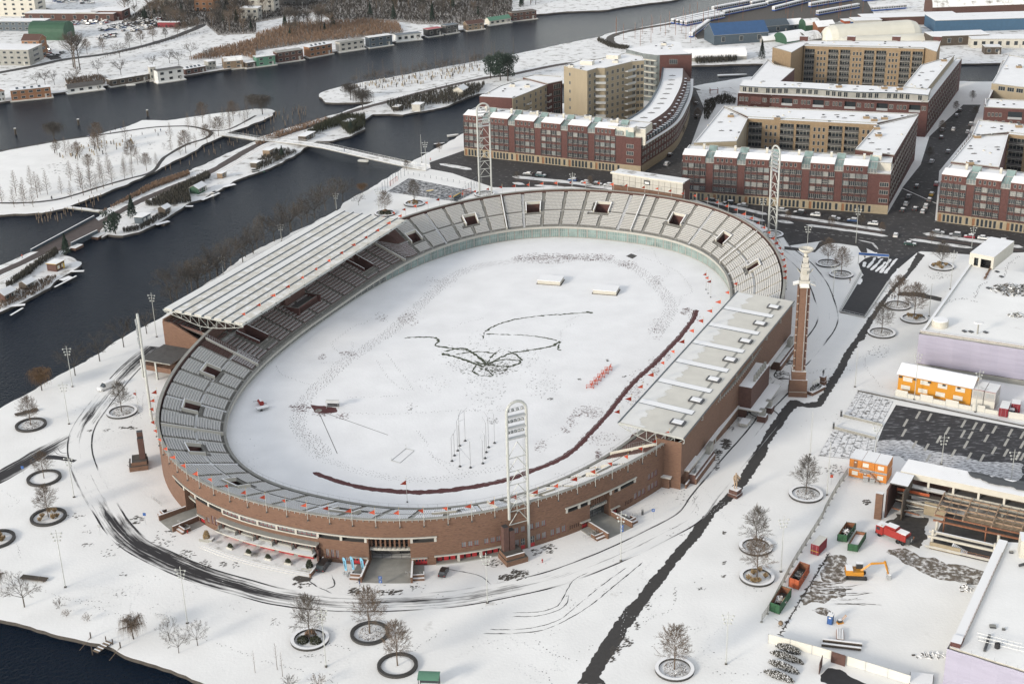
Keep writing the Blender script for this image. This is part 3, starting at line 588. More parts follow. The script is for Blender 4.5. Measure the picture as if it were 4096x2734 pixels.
for i in range(5):
 a,b=322.5+i*5.22,325.9+i*5.22;q=MB();curved_panel(q,onwall,a,b,3.1,4.4,.25,'glass_pale' if i in(1,2)else 'glass');curved_beam(q,onwall,a-.1,b+.1,2.75,3.15,.2,.9,'concrete')
 for k in range(5):s=a+(b-a)*k/4;curved_beam(q,onwall,s-.04,s+.04,3.1,4.4,.25,.33,'win_red')
 if i not in(1,2):
  for k in range(6):curved_beam(q,onwall,a+.5+k*.42,a+.64+k*.42,3.65+.25*(k%2),3.77+.25*(k%2),.26,.32,'window_white')
 q.build('window',LOG)
 a,b=322.2+i*5.22,326.2+i*5.22;q=MB();curved_beam(q,onwall,a,b,.1,2.1,.3,.5,'red_door')
 for k in range(4):curved_beam(q,onwall,a+.3+k*.95,a+.8+k*.95,1.2,1.8,.5,.53,'glass_pale')
 q.build('door',LOG)
q=MB();curved_beam(q,onwall,321.0,349.2,0,.34,-.5,6.0,'concrete','snow_thin');curved_beam(q,onwall,320.6,349.4,0,.24,6.0,6.7,'concrete_light','snow_flat');curved_beam(q,onwall,320.3,349.6,0,.12,6.7,7.4,'concrete_light','snow_flat');TERR=q.build('terrace_steps',STAD)
q=MB();curved_beam(q,onwall,349.2,349.55,0,1.1,0,7.4,'brick','snow_flat');curved_beam(q,onwall,348.3,348.8,0,3.4,-.1,1.2,'brick_dark');q.build('gate_wall',TERR)
NR=23
LEFT=(-46.0,59.5);RIGHT=(-64.0,32.0)
NS=440
SS=np.linspace(0,LT,NS+1)
I0=np.array([cin(s)for s in SS]);O0=np.array([cout(s)for s in SS])
ZF=np.empty(NS+1);ZT=np.full(NS+1,11.1)
def sstep(a,b,x):t=min(1,max(0,(x-a)/(b-a)));return t*t*(3-2*t)
for i in range(NS+1):
 u,v=O0[i];n=O0[i]-I0[i];n=n/np.hypot(*n)
 if v>50 and LEFT[0]<u<LEFT[1]:O0[i]=np.array([u,91.0]);ZT[i]=13.0
 else:O0[i]=O0[i]-n*1.3
 I0[i]=I0[i]+n*.35
 ZF[i]=2.0+2.3*sstep(5,75,I0[i][0])
def bowl(fi,t):
 """point of the seating slope: fi = fractional index round the bowl, t = 0 pitch side .. 1 rim"""
 fi=np.asarray(fi,float)%NS;k=np.floor(fi).astype(int);f=(fi-k)[...,None]if fi.ndim else fi-k
 a=I0[k]*(1-f)+I0[k+1]*f;b=O0[k]*(1-f)+O0[k+1]*f
 g=f[...,0]if fi.ndim else f;zf=ZF[k]*(1-g)+ZF[k+1]*g;zt=ZT[k]*(1-g)+ZT[k+1]*g
 tt=np.asarray(t)[...,None]if fi.ndim else t
 p=a+(b-a)*tt;z=zf+(zt-zf)*np.asarray(t);return p,z
_fi,_tt=np.meshgrid(np.arange(0,NS,.5),np.linspace(0,1,47),indexing='ij')
_p,_z=bowl(_fi.ravel(),_tt.ravel());BP=np.stack([SCX+_p[:,0]*EU[0]+_p[:,1]*EW[0],SCY+_p[:,0]*EU[1]+_p[:,1]*EW[1],_z],1);BU,BV=project(BP)
def bowl_at(v,x,y):
 a,b,k=VW[v];i=np.argmin((BU-a-x*k)**2+(BV-b-y*k)**2);return _fi.ravel()[i],_tt.ravel()[i]
def bxy(fi,t):p,z=bowl(fi,t);x,y=uw(p[0],p[1]);return Vector((x,y,float(z)))
VOM=[bowl_at('D',*p)for p in((1073,503),(1224,474),(1378,472),(1550,500),(1665,545),(1733,608),(945,545),(470,852),(425,934),(430,1032))]+[bowl_at('V1',1030,665),bowl_at('V2',1100,60),bowl_at('V3',540,200),bowl_at('V4',880,640),bowl_at('V4',60,935),bowl_at('V6',1090,510),bowl_at('11',925,850)]
VOM=[(f,min(max(t,.30),.62))for f,t in VOM]
MPI=LT/NS
ROWS=np.linspace(0,1,NR+1)
def vom_rows(t):r=int(round(t*NR));return r-4,r+2
CUT={}
for f,t in VOM:
 r0,r1=vom_rows(t)
 for k in(-2,-1,0,1):CUT.setdefault(int(math.floor(f))+k,[]).append((r0,r1))
tm=MB();V=tm.v
for i in range(NS):
 for r in range(NR):
  if any(a<=r<b for a,b in CUT.get(i,())):continue
  z0=bowl(i,ROWS[r])[1];z1=bowl((i+1),ROWS[r])[1];za,zb=bowl(i,ROWS[r+1])[1],bowl(i+1,ROWS[r+1])[1]
  p=[bowl(i,ROWS[r])[0],bowl(i+1,ROWS[r])[0],bowl(i+1,ROWS[r+1])[0],bowl(i,ROWS[r+1])[0]];w_=[uw(*a)for a in p]
  mm='snow_thin' if r in(10,)else 'terrace'
  tm.face([(w_[1][0],w_[1][1],z1),(w_[0][0],w_[0][1],z0),(w_[3][0],w_[3][1],z0),(w_[2][0],w_[2][1],z1)],mm);tm.face([(w_[2][0],w_[2][1],z1),(w_[3][0],w_[3][1],z0),(w_[3][0],w_[3][1],za),(w_[2][0],w_[2][1],zb)],'terrace')
TER=tm.build('terrace',STAD)
q=MB();gp=[]
for i in range(NS):
 a,b=uw(*I0[i]),uw(*I0[i+1]);n=(I0[i]-O0[i]);n=n/np.hypot(*n);nx,ny=n[0]*EU+n[1]*EW
 za,zb=ZF[i],ZF[i+1]
 q.face([(b[0],b[1],0),(a[0],a[1],0),(a[0],a[1],za),(b[0],b[1],zb)],'concrete')
 q.face([(b[0]+nx*.9,b[1]+ny*.9,zb-.55),(a[0]+nx*.9,a[1]+ny*.9,za-.55),(a[0]+nx*.9,a[1]+ny*.9,za+.25),(b[0]+nx*.9,b[1]+ny*.9,zb+.25)],'concrete_light')
 q.face([(b[0]+nx*.9,b[1]+ny*.9,zb+.25),(a[0]+nx*.9,a[1]+ny*.9,za+.25),(a[0],a[1],za+.25),(b[0],b[1],zb+.25)],'concrete')
 q.face([(a[0]+nx*.9,a[1]+ny*.9,za-.55),(b[0]+nx*.9,b[1]+ny*.9,zb-.55),(b[0],b[1],zb-.55),(a[0],a[1],za-.55)],'concrete')
FW=q.build('front_wall',STAD)
def ifront(s,off):
 fi=s/MPI;k=int(fi)%NS;f=fi-int(fi);a=I0[k]*(1-f)+I0[k+1]*f;o=O0[k]*(1-f)+O0[k+1]*f;n=(a-o)/np.hypot(*(a-o));p=a+n*off;x,y=uw(*p);return x,y
FRONT_STEP=4.4;k=0
s=0.0
while s<LT-1:
 fi=s/MPI;u,v=I0[int(fi)];zt=ZF[int(fi)]-.7
 if u>-75 or v>0:
  e=s+FRONT_STEP*.86;q=MB();gm='glass_green' if u>40 else 'glass'
  zz=zt if v<45 or u>45 else zt*.8
  curved_panel(q,ifront,e,s,.35,zz,.06,gm,1.4)if False else curved_panel(q,ifront,s,e,.35,zz,.06,gm,1.4)
  for j in range(5):t=s+(e-s)*j/4;x,y=ifront(t,.1);q.box((x,y,.3),(.1,.1,zz-.25),'steel_white')
  for z in(.3,.3+(zz-.3)*.55,zz):
   x0,x1=ifront(s,.12),ifront(e,.12);q.tube((x0[0],x0[1],z),(x1[0],x1[1],z),.05,'steel_white')
  q.build('front_window',STAD)
 s+=FRONT_STEP
q=MB()
for i in range(0,NS,2):
 a,b=ifront(i*MPI,.8),ifront((i+2)*MPI,.8);za,zb=ZF[i]+.25,ZF[(i+2)%NS]+.25
 q.tube((a[0],a[1],za+.9),(b[0],b[1],zb+.9),.025,'steel',n=3);q.tube((a[0],a[1],za),(a[0],a[1],za+.9),.025,'steel',n=3)
q.build('front_rail',STAD,kind='stuff')
AIS=[]
a=0.0
while a<LT-4:AIS.append(a);a+=8.6
def is_left(fi):u,v=I0[int(fi)%NS];return v>40 and LEFT[0]<u<LEFT[1]
def is_right(fi):u,v=I0[int(fi)%NS];return v<-40 and RIGHT[0]<u<RIGHT[1]
def seat_block(fa,fb,r0,r1,snowy,dark):
 """seats between two aisles, rows r0..r1"""
 C_,N_,Z_=[],[],[]
 for r in range(r0,r1):
  if any(r==x for x in(10,)):continue
  t=(ROWS[r]+.55/NR);p,z=bowl(np.linspace(fa,fb,14),np.full(14,t));W=np.stack([SCX+p[:,0]*EU[0]+p[:,1]*EW[0],SCY+p[:,0]*EU[1]+p[:,1]*EW[1]],1)
  d=np.concatenate([[0],np.cumsum(np.hypot(*np.diff(W,axis=0).T))]);n=int((d[-1]-1.1)/.5)
  if n<1:continue
  q_=.55+(d[-1]-1.1-n*.5)/2+.25+np.arange(n)*.5
  x,y=np.interp(q_,d,W[:,0]),np.interp(q_,d,W[:,1]);fq=np.interp(q_,d,np.linspace(fa,fb,14))
  T=np.stack([np.gradient(W[:,0]),np.gradient(W[:,1])],1);T/=np.hypot(T[:,0],T[:,1])[:,None]
  tx,ty=np.interp(q_,d,T[:,0]),np.interp(q_,d,T[:,1])
  zr=bowl(fq,np.full(n,ROWS[r]))[1]
  ok=np.ones(n,bool)
  for f,tv in VOM:
   a_,b_=vom_rows(tv);hw=3.6/MPI
   if a_-2<=r<b_+0:ok&=np.abs((fq-f+NS/2)%NS-NS/2)>hw*(1.25 if r<a_ else 1)
  C_.append(np.stack([x,y],1)[ok]);N_.append(np.stack([tx,ty],1)[ok]);Z_.append(zr[ok])
 if not C_:return None
 C0=np.concatenate(C_);T0=np.concatenate(N_);Z0=np.concatenate(Z_);n=len(C0)
 if n==0:return None
 In=np.stack([-T0[:,1],T0[:,0]],1)
 cc=np.array([SCX,SCY]);sg=np.sign(((cc-C0)*In).sum(1));In*=sg[:,None]
 a=.205
 L8=[(-a,.24,.02),(a,.24,.02),(a,.24,.42),(-a,.24,.42),(a,-.16,.42),(-a,-.16,.42),(a,-.18,.58),(-a,-.18,.58),(a,-.28,.60),(-a,-.28,.60),(a,-.24,.05),(-a,-.24,.05)]
 vs=np.empty((n,12,3))
 for k_,(al,tw,up)in enumerate(L8):vs[:,k_,:2]=C0+T0*al+In*tw;vs[:,k_,2]=Z0+up
 F4=[(0,1,2,3),(3,2,4,5),(5,4,6,7),(7,6,8,9),(9,8,10,11),(1,10,8,6),(1,6,4,2),(11,0,3,5),(11,5,7,9)]
 fm=[2,1,0,1,2,2,0,0,2]  # front face takes grey to paint the shadow under the seat; rear is grey
 me=bpy.data.meshes.new('seats');fs=(np.arange(n)[:,None,None]*12+np.array(F4)[None]).reshape(-1,4)
 me.from_pydata(vs.reshape(-1,3).tolist(),[],fs.tolist())
 for m_ in(('seat_brown','snow_flat' if snowy else 'seat_brown','seat_brown')if dark else('seat_ivory','snow_flat' if snowy else 'seat_ivory','seat_grey_shade')):me.materials.append(MATS[m_])
 me.polygons.foreach_set('material_index',np.tile(fm,n));me.update();return me
for k,a in enumerate(AIS):
 b=AIS[k+1]if k+1<len(AIS)else LT
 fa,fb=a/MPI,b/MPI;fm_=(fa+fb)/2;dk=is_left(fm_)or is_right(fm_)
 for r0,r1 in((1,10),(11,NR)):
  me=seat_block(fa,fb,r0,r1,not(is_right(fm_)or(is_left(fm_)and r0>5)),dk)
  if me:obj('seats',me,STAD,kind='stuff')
q=MB()
for k,a in enumerate(AIS):
 if is_left(a/MPI)or is_right(a/MPI):continue
 m_='snow_flat' if k%5==0 else 'concrete_light'
 for r in range(NR):
  p0,z0=bowl(a/MPI-.34,ROWS[r]);p1,_z1=bowl(a/MPI+.34,ROWS[r]);p2,_z2=bowl(a/MPI+.34,ROWS[r+1]);p3,_z3=bowl(a/MPI-.34,ROWS[r+1]);W=[uw(*p)for p in(p0,p1,p2,p3)]
  if any(abs((a/MPI-f+NS/2)%NS-NS/2)<4.2/MPI and vom_rows(t)[0]-1<=r<=vom_rows(t)[1]for f,t in VOM):continue
  q.face([(W[1][0],W[1][1],z0+.02),(W[0][0],W[0][1],z0+.02),(W[3][0],W[3][1],z0+.02),(W[2][0],W[2][1],z0+.02)],m_)
  mid=[((W[0][0]+W[3][0])/2,(W[0][1]+W[3][1])/2),((W[1][0]+W[2][0])/2,(W[1][1]+W[2][1])/2)]
  q.face([(mid[1][0],mid[1][1],z0+.2),(mid[0][0],mid[0][1],z0+.2),(W[3][0],W[3][1],z0+.2),(W[2][0],W[2][1],z0+.2)],m_)
q.build('aisle_steps',STAD,kind='stuff')
for f,t in VOM:
 r0,r1=vom_rows(t);f0,f1=math.floor(f)-2,math.floor(f)+2;dk=is_left(f)
 q=MB();za=float(bowl(f,ROWS[r0])[1]);zb=float(bowl(f,ROWS[r1])[1])
 c=[bxy(f0,ROWS[r0]),bxy(f1,ROWS[r0]),bxy(f1,ROWS[r1]),bxy(f0,ROWS[r1])]
 def up(p,z):return(p.x,p.y,z)
 wm_='brick_red' if dk else 'plaster_white'
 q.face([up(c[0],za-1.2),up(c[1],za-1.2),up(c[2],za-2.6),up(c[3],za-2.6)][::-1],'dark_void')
 q.face([up(c[3],za-2.6),up(c[2],za-2.6),up(c[2],zb+.1),up(c[3],zb+.1)],'brick_red');q.face([up(c[0],za-2.6),up(c[3],za-2.6),up(c[3],zb+.1),up(c[0],za+.9)],'brick_red');q.face([up(c[2],za-2.6),up(c[1],za-2.6),up(c[1],za+.9),up(c[2],zb+.1)],'brick_red')
 for a_,b_,z0_,z1_ in((c[0],c[3],za,zb),(c[1],c[2],za,zb),(c[3],c[2],zb,zb)):
  d=(b_-a_);L_=math.hypot(d.x,d.y);nx,ny=-d.y/L_*.17,d.x/L_*.17;k=len(q.v);kk,kt=q.mi(wm_),q.mi('snow_flat')
  for sx in(1,-1):q.v+=[(a_.x+nx*sx,a_.y+ny*sx,z0_-.15),(b_.x+nx*sx,b_.y+ny*sx,z1_-.15),(b_.x+nx*sx,b_.y+ny*sx,z1_+.95),(a_.x+nx*sx,a_.y+ny*sx,z0_+.95)]
  q.f+=[(k,k+1,k+2,k+3),(k+7,k+6,k+5,k+4),(k+3,k+2,k+6,k+7),(k,k+3,k+7,k+4),(k+1,k+5,k+6,k+2)];q.m+=[kk,kk,kt,kk,kk]
 q.build('vomitory',STAD)
def divider(fi,m='plaster_white',fence=False,hh=1.0):
 q=MB();n=NR;pts=[bxy(fi,ROWS[r])for r in range(NR+1)]
 for a_,b_ in zip(pts[:-1],pts[1:]):
  d=b_-a_;L_=math.hypot(d.x,d.y);nx,ny=-d.y/L_*.14,d.x/L_*.14
  q.prism([(a_.x+nx,a_.y+ny),(b_.x+nx,b_.y+ny),(b_.x-nx,b_.y-ny),(a_.x-nx,a_.y-ny)],min(a_.z,b_.z)-.6,[a_.z+hh,b_.z+hh,b_.z+hh,a_.z+hh],m,top='snow_flat')
  if fence:q.tube(a_+Vector((0,0,hh)),a_+Vector((0,0,hh+1.2)),.04,'steel',n=3);q.tube(a_+Vector((0,0,hh+1.2)),b_+Vector((0,0,hh+1.2)),.03,'steel',n=3);q.tube(a_+Vector((0,0,hh+.6)),b_+Vector((0,0,hh+.6)),.02,'steel',n=3)
 q.build('dividing_wall',STAD)
for v,x,y,fe in(('V6',860,715,1),('02',1740,805,0),('V3',1210,80,0),('V4',1120,430,1),('11',2270,370,0),('11',1230,750,1),('21',1160,370,0),('21',2090,700,0)):divider(bowl_at(v,x,y)[0],fence=bool(fe))
a_,b_=at('21',915,140,12.0),at('21',1560,240,12.0);d=b_-a_;L_=d.length;rz=math.atan2(d.y,d.x);cx,cy=(a_+b_)[:][0]/2,(a_+b_)[:][1]/2
SCR=thing('scoreboard_building','long low pale panelled scoreboard building standing on the far stadium rim','building',(cx,cy,0),rz)
q=MB();q.box((0,3.5,0),(L_,6,17.2),'brick_dark',top='dark_void');q.box((0,.35,17.2),(L_+.8,1.6,.6),'plaster_white',top='snow_flat');q.box((0,3.5,17.2),(L_,6,.25),'blue_steel',top='snow_thin');q.box((0,.38,9.5),(L_,.3,3.0),'brick');q.build('wall',SCR)
for i in range(12):
 for j in range(2):q=MB();q.box((-L_/2+L_*(i+.5)/12,.42,12.75+j*2.2),(L_/12-.12,.16,2.1),'concrete_light');q.build('panel',SCR)
q=MB();q.box((0,.28,14.6),(2.6,.12,1.8),'steel_dark');q.box((0,.2,15.0),(1.8,.06,.8),'white_paint');q.build('screen',SCR)
def stand_roof(name,corners,zf,zb,th,m):
 """corners: near-front, far-front, far-back, near-back world points"""
 q=MB();q.prism(corners,0,[zf,zf,zb,zb],m);return q
def lerp2(a,b,t):return(a[0]+(b[0]-a[0])*t,a[1]+(b[1]-a[1])*t)
def slab(q,c,z,th,m,edge=None,top=None):
 """tilted plate: c four (x, y), z four heights"""
 n=len(q.v);q.v+=[(p[0],p[1],h)for p,h in zip(c,z)]+[(p[0],p[1],h-th)for p,h in zip(c,z)];e=q.mi(edge or m);t=q.mi(top or m)
 q.f+=[(n,n+1,n+2,n+3),(n+7,n+6,n+5,n+4)]+[(n+i,n+4+i,n+4+(i+1)%4,n+(i+1)%4)for i in range(4)];q.m+=[t,e,e,e,e,e];return q
ZLF,ZLB=15.4,15.8
LC=[at2('S',969,1299,ZLF),at2('S',1626,880,ZLF),at2('S',1345,843,ZLB),at2('S',652,1236,ZLB)]
q=MB();slab(q,LC,[ZLF,ZLF,ZLB,ZLB],.35,'cream_bare','steel_white','cream_membrane');LROOF=q.build('roof',STAD)
mat('membrane_snow',(.72,.715,.69),.7,var=.05,vscale=.3)
for i in range(8):
 t0,t1=(i+.06)/8,(i+.94)/8;q=MB();c=[lerp2(LC[0],LC[3],t0),lerp2(LC[1],LC[2],t0),lerp2(LC[1],LC[2],t1),lerp2(LC[0],LC[3],t1)];zz=[ZLF+(ZLB-ZLF)*t for t in(t0,t0,t1,t1)]
 slab(q,[lerp2(c[0],c[1],.004),lerp2(c[1],c[0],.004),lerp2(c[2],c[3],.004),lerp2(c[3],c[2],.004)],[z+.16+.1*(k in(2,3))for k,z in enumerate(zz)],.16,'cream_membrane','cream_bare','membrane_snow' if i in(4,7)else 'cream_membrane');q.build('roof_panel',LROOF)
for i in range(1,8):
 t=i/8;a_,b_=lerp2(LC[0],LC[3],t),lerp2(LC[1],LC[2],t);z=ZLF+(ZLB-ZLF)*t;q=MB();q.tube((a_[0],a_[1],z+.12),(b_[0],b_[1],z+.12),.42,'blue_steel',n=4);q.build('roof_ridge',LROOF)
q=MB();a_,b_=LC[0],LC[1];q.tube((a_[0],a_[1],ZLF-.25),(b_[0],b_[1],ZLF-.25),.3,'steel_white');q.build('gutter',LROOF);q=MB();a_,b_=LC[3],LC[2];q.tube((a_[0],a_[1],ZLB-.2),(b_[0],b_[1],ZLB-.2),.4,'blue_steel');q.build('gutter',LROOF)
def truss(q,a,b,zt0,zt1,dep,n,m,r=.09):
 for i in range(n+1):
  t=i/n;p=lerp2(a,b,t);zt=zt0+(zt1-zt0)*t;zb=zt-dep(t);q.tube((p[0],p[1],zt),(p[0],p[1],zb),r*.8,m)
  if i<n:
   t2=(i+1)/n;p2=lerp2(a,b,t2);zt_=zt0+(zt1-zt0)*t2;zb_=zt_-dep(t2);q.tube((p[0],p[1],zt),(p2[0],p2[1],zt_),r,m);q.tube((p[0],p[1],zb),(p2[0],p2[1],zb_),r,m);q.tube((p[0],p[1],zb),(p2[0],p2[1],zt_),r*.7,m)
for k in range(9):
 t=.004+k/8*.992;a_,b_=lerp2(LC[0],LC[1],t),lerp2(LC[3],LC[2],t);q=MB();truss(q,a_,b_,ZLF-.4,ZLB-.4,lambda x:.5+2.6*math.sin(min(1,x/.55)*math.pi/2)if x<.55 else .5+2.6*(1-(x-.55)/.45),9,'steel_white',.11)
 p=lerp2(a_,b_,.55);q.tube((p[0],p[1],ZLF-3.5),(p[0],p[1],7.0),.16,'steel_white');q.build('roof_truss',LROOF)
for un in(LEFT[0]-.3,LEFT[1]+.3):
 q=MB();pr=[(70,0),(91.5,0),(91.5,13.6),(88.0,13.4),(72,6.2),(70,6.2)]
 c=[uw(un-.3,p)for p,z in pr];c2=[uw(un+.3,p)for p,z in pr];n=len(pr);k=len(q.v);q.v+=[(a[0],a[1],z)for a,(p,z)in zip(c,pr)]+[(a[0],a[1],z)for a,(p,z)in zip(c2,pr)]
 q.f+=[tuple(range(k,k+n)),tuple(range(k+2*n-1,k+n-1,-1))]+[(k+i,k+n+i,k+n+(i+1)%n,k+(i+1)%n)for i in range(n)];mi=q.mi('brick');q.m+=[mi]*(n+2);q.build('end_wall',STAD)
q=MB();a_,b_=uw(LEFT[0],91.5),uw(LEFT[1],91.5);rzz=math.atan2(b_[1]-a_[1],b_[0]-a_[0]);q.box(((a_[0]+b_[0])/2,(a_[1]+b_[1])/2,0),(LEFT[1]-LEFT[0],.6,14),'brick',rzz);q.build('rear_wall',STAD)
q=MB();p=uw(-52.5,86.5);q.box((p[0],p[1],5.6),(12,11,.3),'concrete',STH,top='concrete_dark');q.box((p[0],p[1],2.6),(11.6,10.6,1.6),'brick',STH)
for du,dv in((-5.8,5.2),(-5.8,0),(5.6,5.2)):
 c=uw(-52.5+du,86.5+dv);q.box((c[0],c[1],0),(.5,.5,5.6),'steel_white',STH)
q.build('annex',STAD)
def ubox(q,u,v,su,sv,z0,z1,m,top=None):p=uw(u,v);q.box((p[0],p[1],z0),(su,sv,z1-z0),m,STH,top=top);return q
bx_u,bx_v=to_uw(at('11',470,1200,6.0))
q=MB();ubox(q,bx_u,bx_v+2.2,11,5,0,5.6,'brick_dark');ubox(q,bx_u,bx_v+2.2,10.2,4.2,5.6,5.65,'concrete_dark');ubox(q,bx_u,bx_v-.1,11.6,.4,0,6.2,'brick_red','concrete');ubox(q,bx_u-6.5,bx_v+2,.5,6,0,6.4,'brick_red','concrete');ubox(q,bx_u+6.5,bx_v+2,.5,6,0,6.4,'brick_red','concrete');ubox(q,bx_u,bx_v+6.5,12,4,0,9,'brick_dark','concrete_dark');q.build('royal_box',STAD)
ZRF,ZRB=15.0,14.4
RC=[at2('S',2473,1689,ZRF),at2('S',2951,1164,ZRF),at2('S',3178,1205,ZRB),at2('S',2735,1754,ZRB)]
q=MB();slab(q,RC[::-1],[ZRB,ZRB,ZRF,ZRF],.35,'cream_bare','steel_white','cream_bare');RROOF=q.build('roof',STAD)
q=MB();a_,b_=RC[0],RC[1];q.tube((a_[0],a_[1],ZRF-.05),(b_[0],b_[1],ZRF-.05),.28,'blue_steel');q.build('gutter',RROOF);q=MB();a_,b_=RC[3],RC[2];q.tube((a_[0],a_[1],ZRB+.02),(b_[0],b_[1],ZRB+.02),.22,'steel_dark');q.build('gutter',RROOF)
def onroof(t,d,dz=0):a_,b_=lerp2(RC[0],RC[1],t),lerp2(RC[3],RC[2],t);p=lerp2(a_,b_,d);return(p[0],p[1],ZRF+(ZRB-ZRF)*d+dz)
q=MB();rgx=random.Random(3)
for i in range(7):
 t0,t1=.005+i*.142,.138+i*.142;n=44;e=[.27+.03*math.sin(k*.37+i)+rgx.gauss(0,.018)+(.10 if k<4 else 0)for k in range(n+1)]
 for k in range(n):
  a0,a1=t0+(t1-t0)*k/n,t0+(t1-t0)*(k+1)/n;q.face([onroof(a0,.02,.03),onroof(a0,e[k],.03),onroof(a1,e[k+1],.03),onroof(a1,.02,.03)],'membrane_snow')
q.build('roof_snow',RROOF,kind='stuff')
for i in range(6):
 t=.142*(i+1);q=MB();c=[onroof(t-.012,.03),onroof(t+.012,.03),onroof(t+.012,.86),onroof(t-.012,.86)];slab(q,[p[:2]for p in c],[p[2]+.2 for p in c],.2,'cream_bare','blue_steel','snow_flat');q.build('roof_beam',RROOF)
for i in range(7):
 t=.071+.142*i;q=MB();c=[onroof(t-.014,.66),onroof(t+.014,.66),onroof(t+.014,.87),onroof(t-.014,.87)];slab(q,[p[:2]for p in c],[p[2]+.42 for p in c],.4,'steel_dark','steel_dark','steel_dark')
 c=[onroof(t-.011,.69),onroof(t+.011,.69),onroof(t+.011,.84),onroof(t-.011,.84)];slab(q,[p[:2]for p in c],[p[2]+.5 for p in c],.1,'snow_flat');q.build('roof_hatch',RROOF)
 for sg in(-1,1):
  q=MB();c=[onroof(t+sg*.014,.755),onroof(t+sg*.058,.755),onroof(t+sg*.058,.79),onroof(t+sg*.014,.79)];c=c if sg>0 else[c[1],c[0],c[3],c[2]];slab(q,[p[:2]for p in c],[p[2]+.05 for p in c],.06,'concrete');q.build('roof_walkway',RROOF)
for k in range(8):
 t=.004+k/7*.992;a_,b_=lerp2(RC[0],RC[1],t),lerp2(RC[3],RC[2],t);q=MB();truss(q,a_,b_,ZRF-.4,ZRB-.4,lambda x:.4+2.8*math.sin(min(1,x/.62)*math.pi/2)if x<.62 else .4+2.8*(1-(x-.62)/.5),7,'steel_white',.11);p=lerp2(a_,b_,.62);q.tube((p[0],p[1],ZRF-3.4),(p[0],p[1],5),.16,'steel_white');q.build('roof_truss',RROOF)
RW0,RW1=lerp2(RC[3],RC[2],0),RC[2];RL=math.hypot(RW1[0]-RW0[0],RW1[1]-RW0[1]);rdx,rdy=(RW1[0]-RW0[0])/RL,(RW1[1]-RW0[1])/RL
def rwall(s,off):return RW0[0]+rdx*s+rdy*(off-.5),RW0[1]+rdy*s-rdx*(off-.5),rdy,-rdx
q=facade(rwall,0,RL,3.6,13.9,'brick',[],6);curved_panel(q,rwall,0,RL,0,3.6,-2.4,'concrete_dark',6)
for s in(0,RL):
 p0,p1=rwall(s,0),rwall(s,-6.5);q.face([(p0[0],p0[1],0),(p1[0],p1[1],0),(p1[0],p1[1],13.2),(p0[0],p0[1],13.2)],'brick')
RWALL=q.build('stand_wall',STAD)
q=MB();curved_beam(q,rwall,6,RL,3.4,3.65,-2.4,1.1,'concrete_light','snow_flat',9);q.build('canopy',RWALL)
for i in range(18):
 s=6+i*5.4
 if s>RL:break
 q=MB();curved_beam(q,rwall,s-.25,s+.25,0,3.4,-.5,0,'steel_white');q.build('pillar',RWALL)
 if i%2:q=MB();curved_beam(q,rwall,s+1,s+2.4,0,2.6,-2.4,-1.9,'brick_dark');q.build('door',RWALL)
s0=RL*.45
q=MB();curved_beam(q,rwall,s0,s0+17,3.4,9.6,0,4.2,'brick_dark','snow_flat',20);curved_beam(q,rwall,s0-1,s0+18,3.1,3.4,0,7.5,'concrete_light','snow_flat',20);curved_beam(q,rwall,s0+.4,s0+16.6,0,3.1,-1,2.6,'brick_dark',None,20)
for i in range(6):curved_beam(q,rwall,s0+4.2+i*1.9,s0+5.1+i*1.9,9.6,11.4,3.3,3.9,'concrete')
PAV=q.build('pavilion',STAD)
for s in(s0-.5,s0+5.5):
 q=MB();curved_beam(q,rwall,s,s+2.6,0,1.8,6.2,8.6,'brick_dark','snow_flat');curved_beam(q,rwall,s+.6,s+1.8,1.8,3.6,6.6,8.2,'concrete',None);q.build('gate_pillar',PAV)
q=MB();curved_beam(q,rwall,s0-5.5,s0-1.8,.4,1.2,2.6,5.0,'concrete_light','snow_flat');q.build('planter',PAV)
for s in(4,RL-20):
 q=MB();curved_beam(q,rwall,s,s+15,0,1.6,2.4,2.8,'brick','snow_flat',20);curved_beam(q,rwall,s,s+15,0,2.6,-.2,2.4,'brick_dark','snow_thin',20);curved_beam(q,rwall,s+12,s+15,2.6,5.0,1.0,2.2,'concrete',None,20);q.build('planter',RWALL)
c=at('V4',1490,830);cx,cy=c.x,c.y;q=MB();az=math.atan2(rdy,rdx)
q.box((cx-.6,cy+2.2,0),(6.2,4.6,3.0),'brick',az);q.box((cx-.6,cy+2.2,3.0),(7.4,5.6,.35),'concrete_light',az,top='snow_thin');q.box((cx+4.2,cy+4.6,0),(7.2,5.2,4.0),'brick',az);q.box((cx+4.2,cy+4.6,4.0),(8.4,6.2,.35),'concrete_light',az,top='snow_roof');q.box((cx+7.0,cy+1.9,1.2),(1.6,.1,2.2),'glass',az);q.box((cx+4.8,cy-.5,0),(2.8,.4,1.2),'brick',az,top='snow_flat');q.box((cx+5.4,cy+3.4,4.35),(.25,.25,.7),'steel_dark');q.build('annex',STAD)
P_IN=[uw(*p)for p in IN[::25]]
mb=MB();sheet(mb,P_IN[:-1],.006,'snow_field');FIELD=structure('field',mb)
TRK=A('13',(520,-378))if False else None
T1=A('12',(520,1190),(640,1235),(800,1290),(1000,1335),(1250,1365),(1500,1374),(1800,1352),(2100,1305),(2347,1245))+A('22',(160,1185),(400,1090),(560,990),(700,850),(850,690),(1000,500),(1150,330),(1300,200),(1470,20))+A('21',(1530,1530),(1620,1410),(1670,1340),(1690,1270))
mb=MB();strip(mb,smooth(T1,5),[1.5,1.8,2.2,2.2,2.1,1.9,1.7,1.6,1.6,1.7,1.8,1.8,1.7,1.7],.016,'track_red',.35,.11,5,ends=2);mb.build('cleared_track_lane',FIELD)
mb=MB();P2=smooth(T1,5);strip(mb,shifted(P2[len(P2)//3:],.55),.06,.022,'white_paint',1.5);mb.build('lane_line',FIELD,kind='stuff')
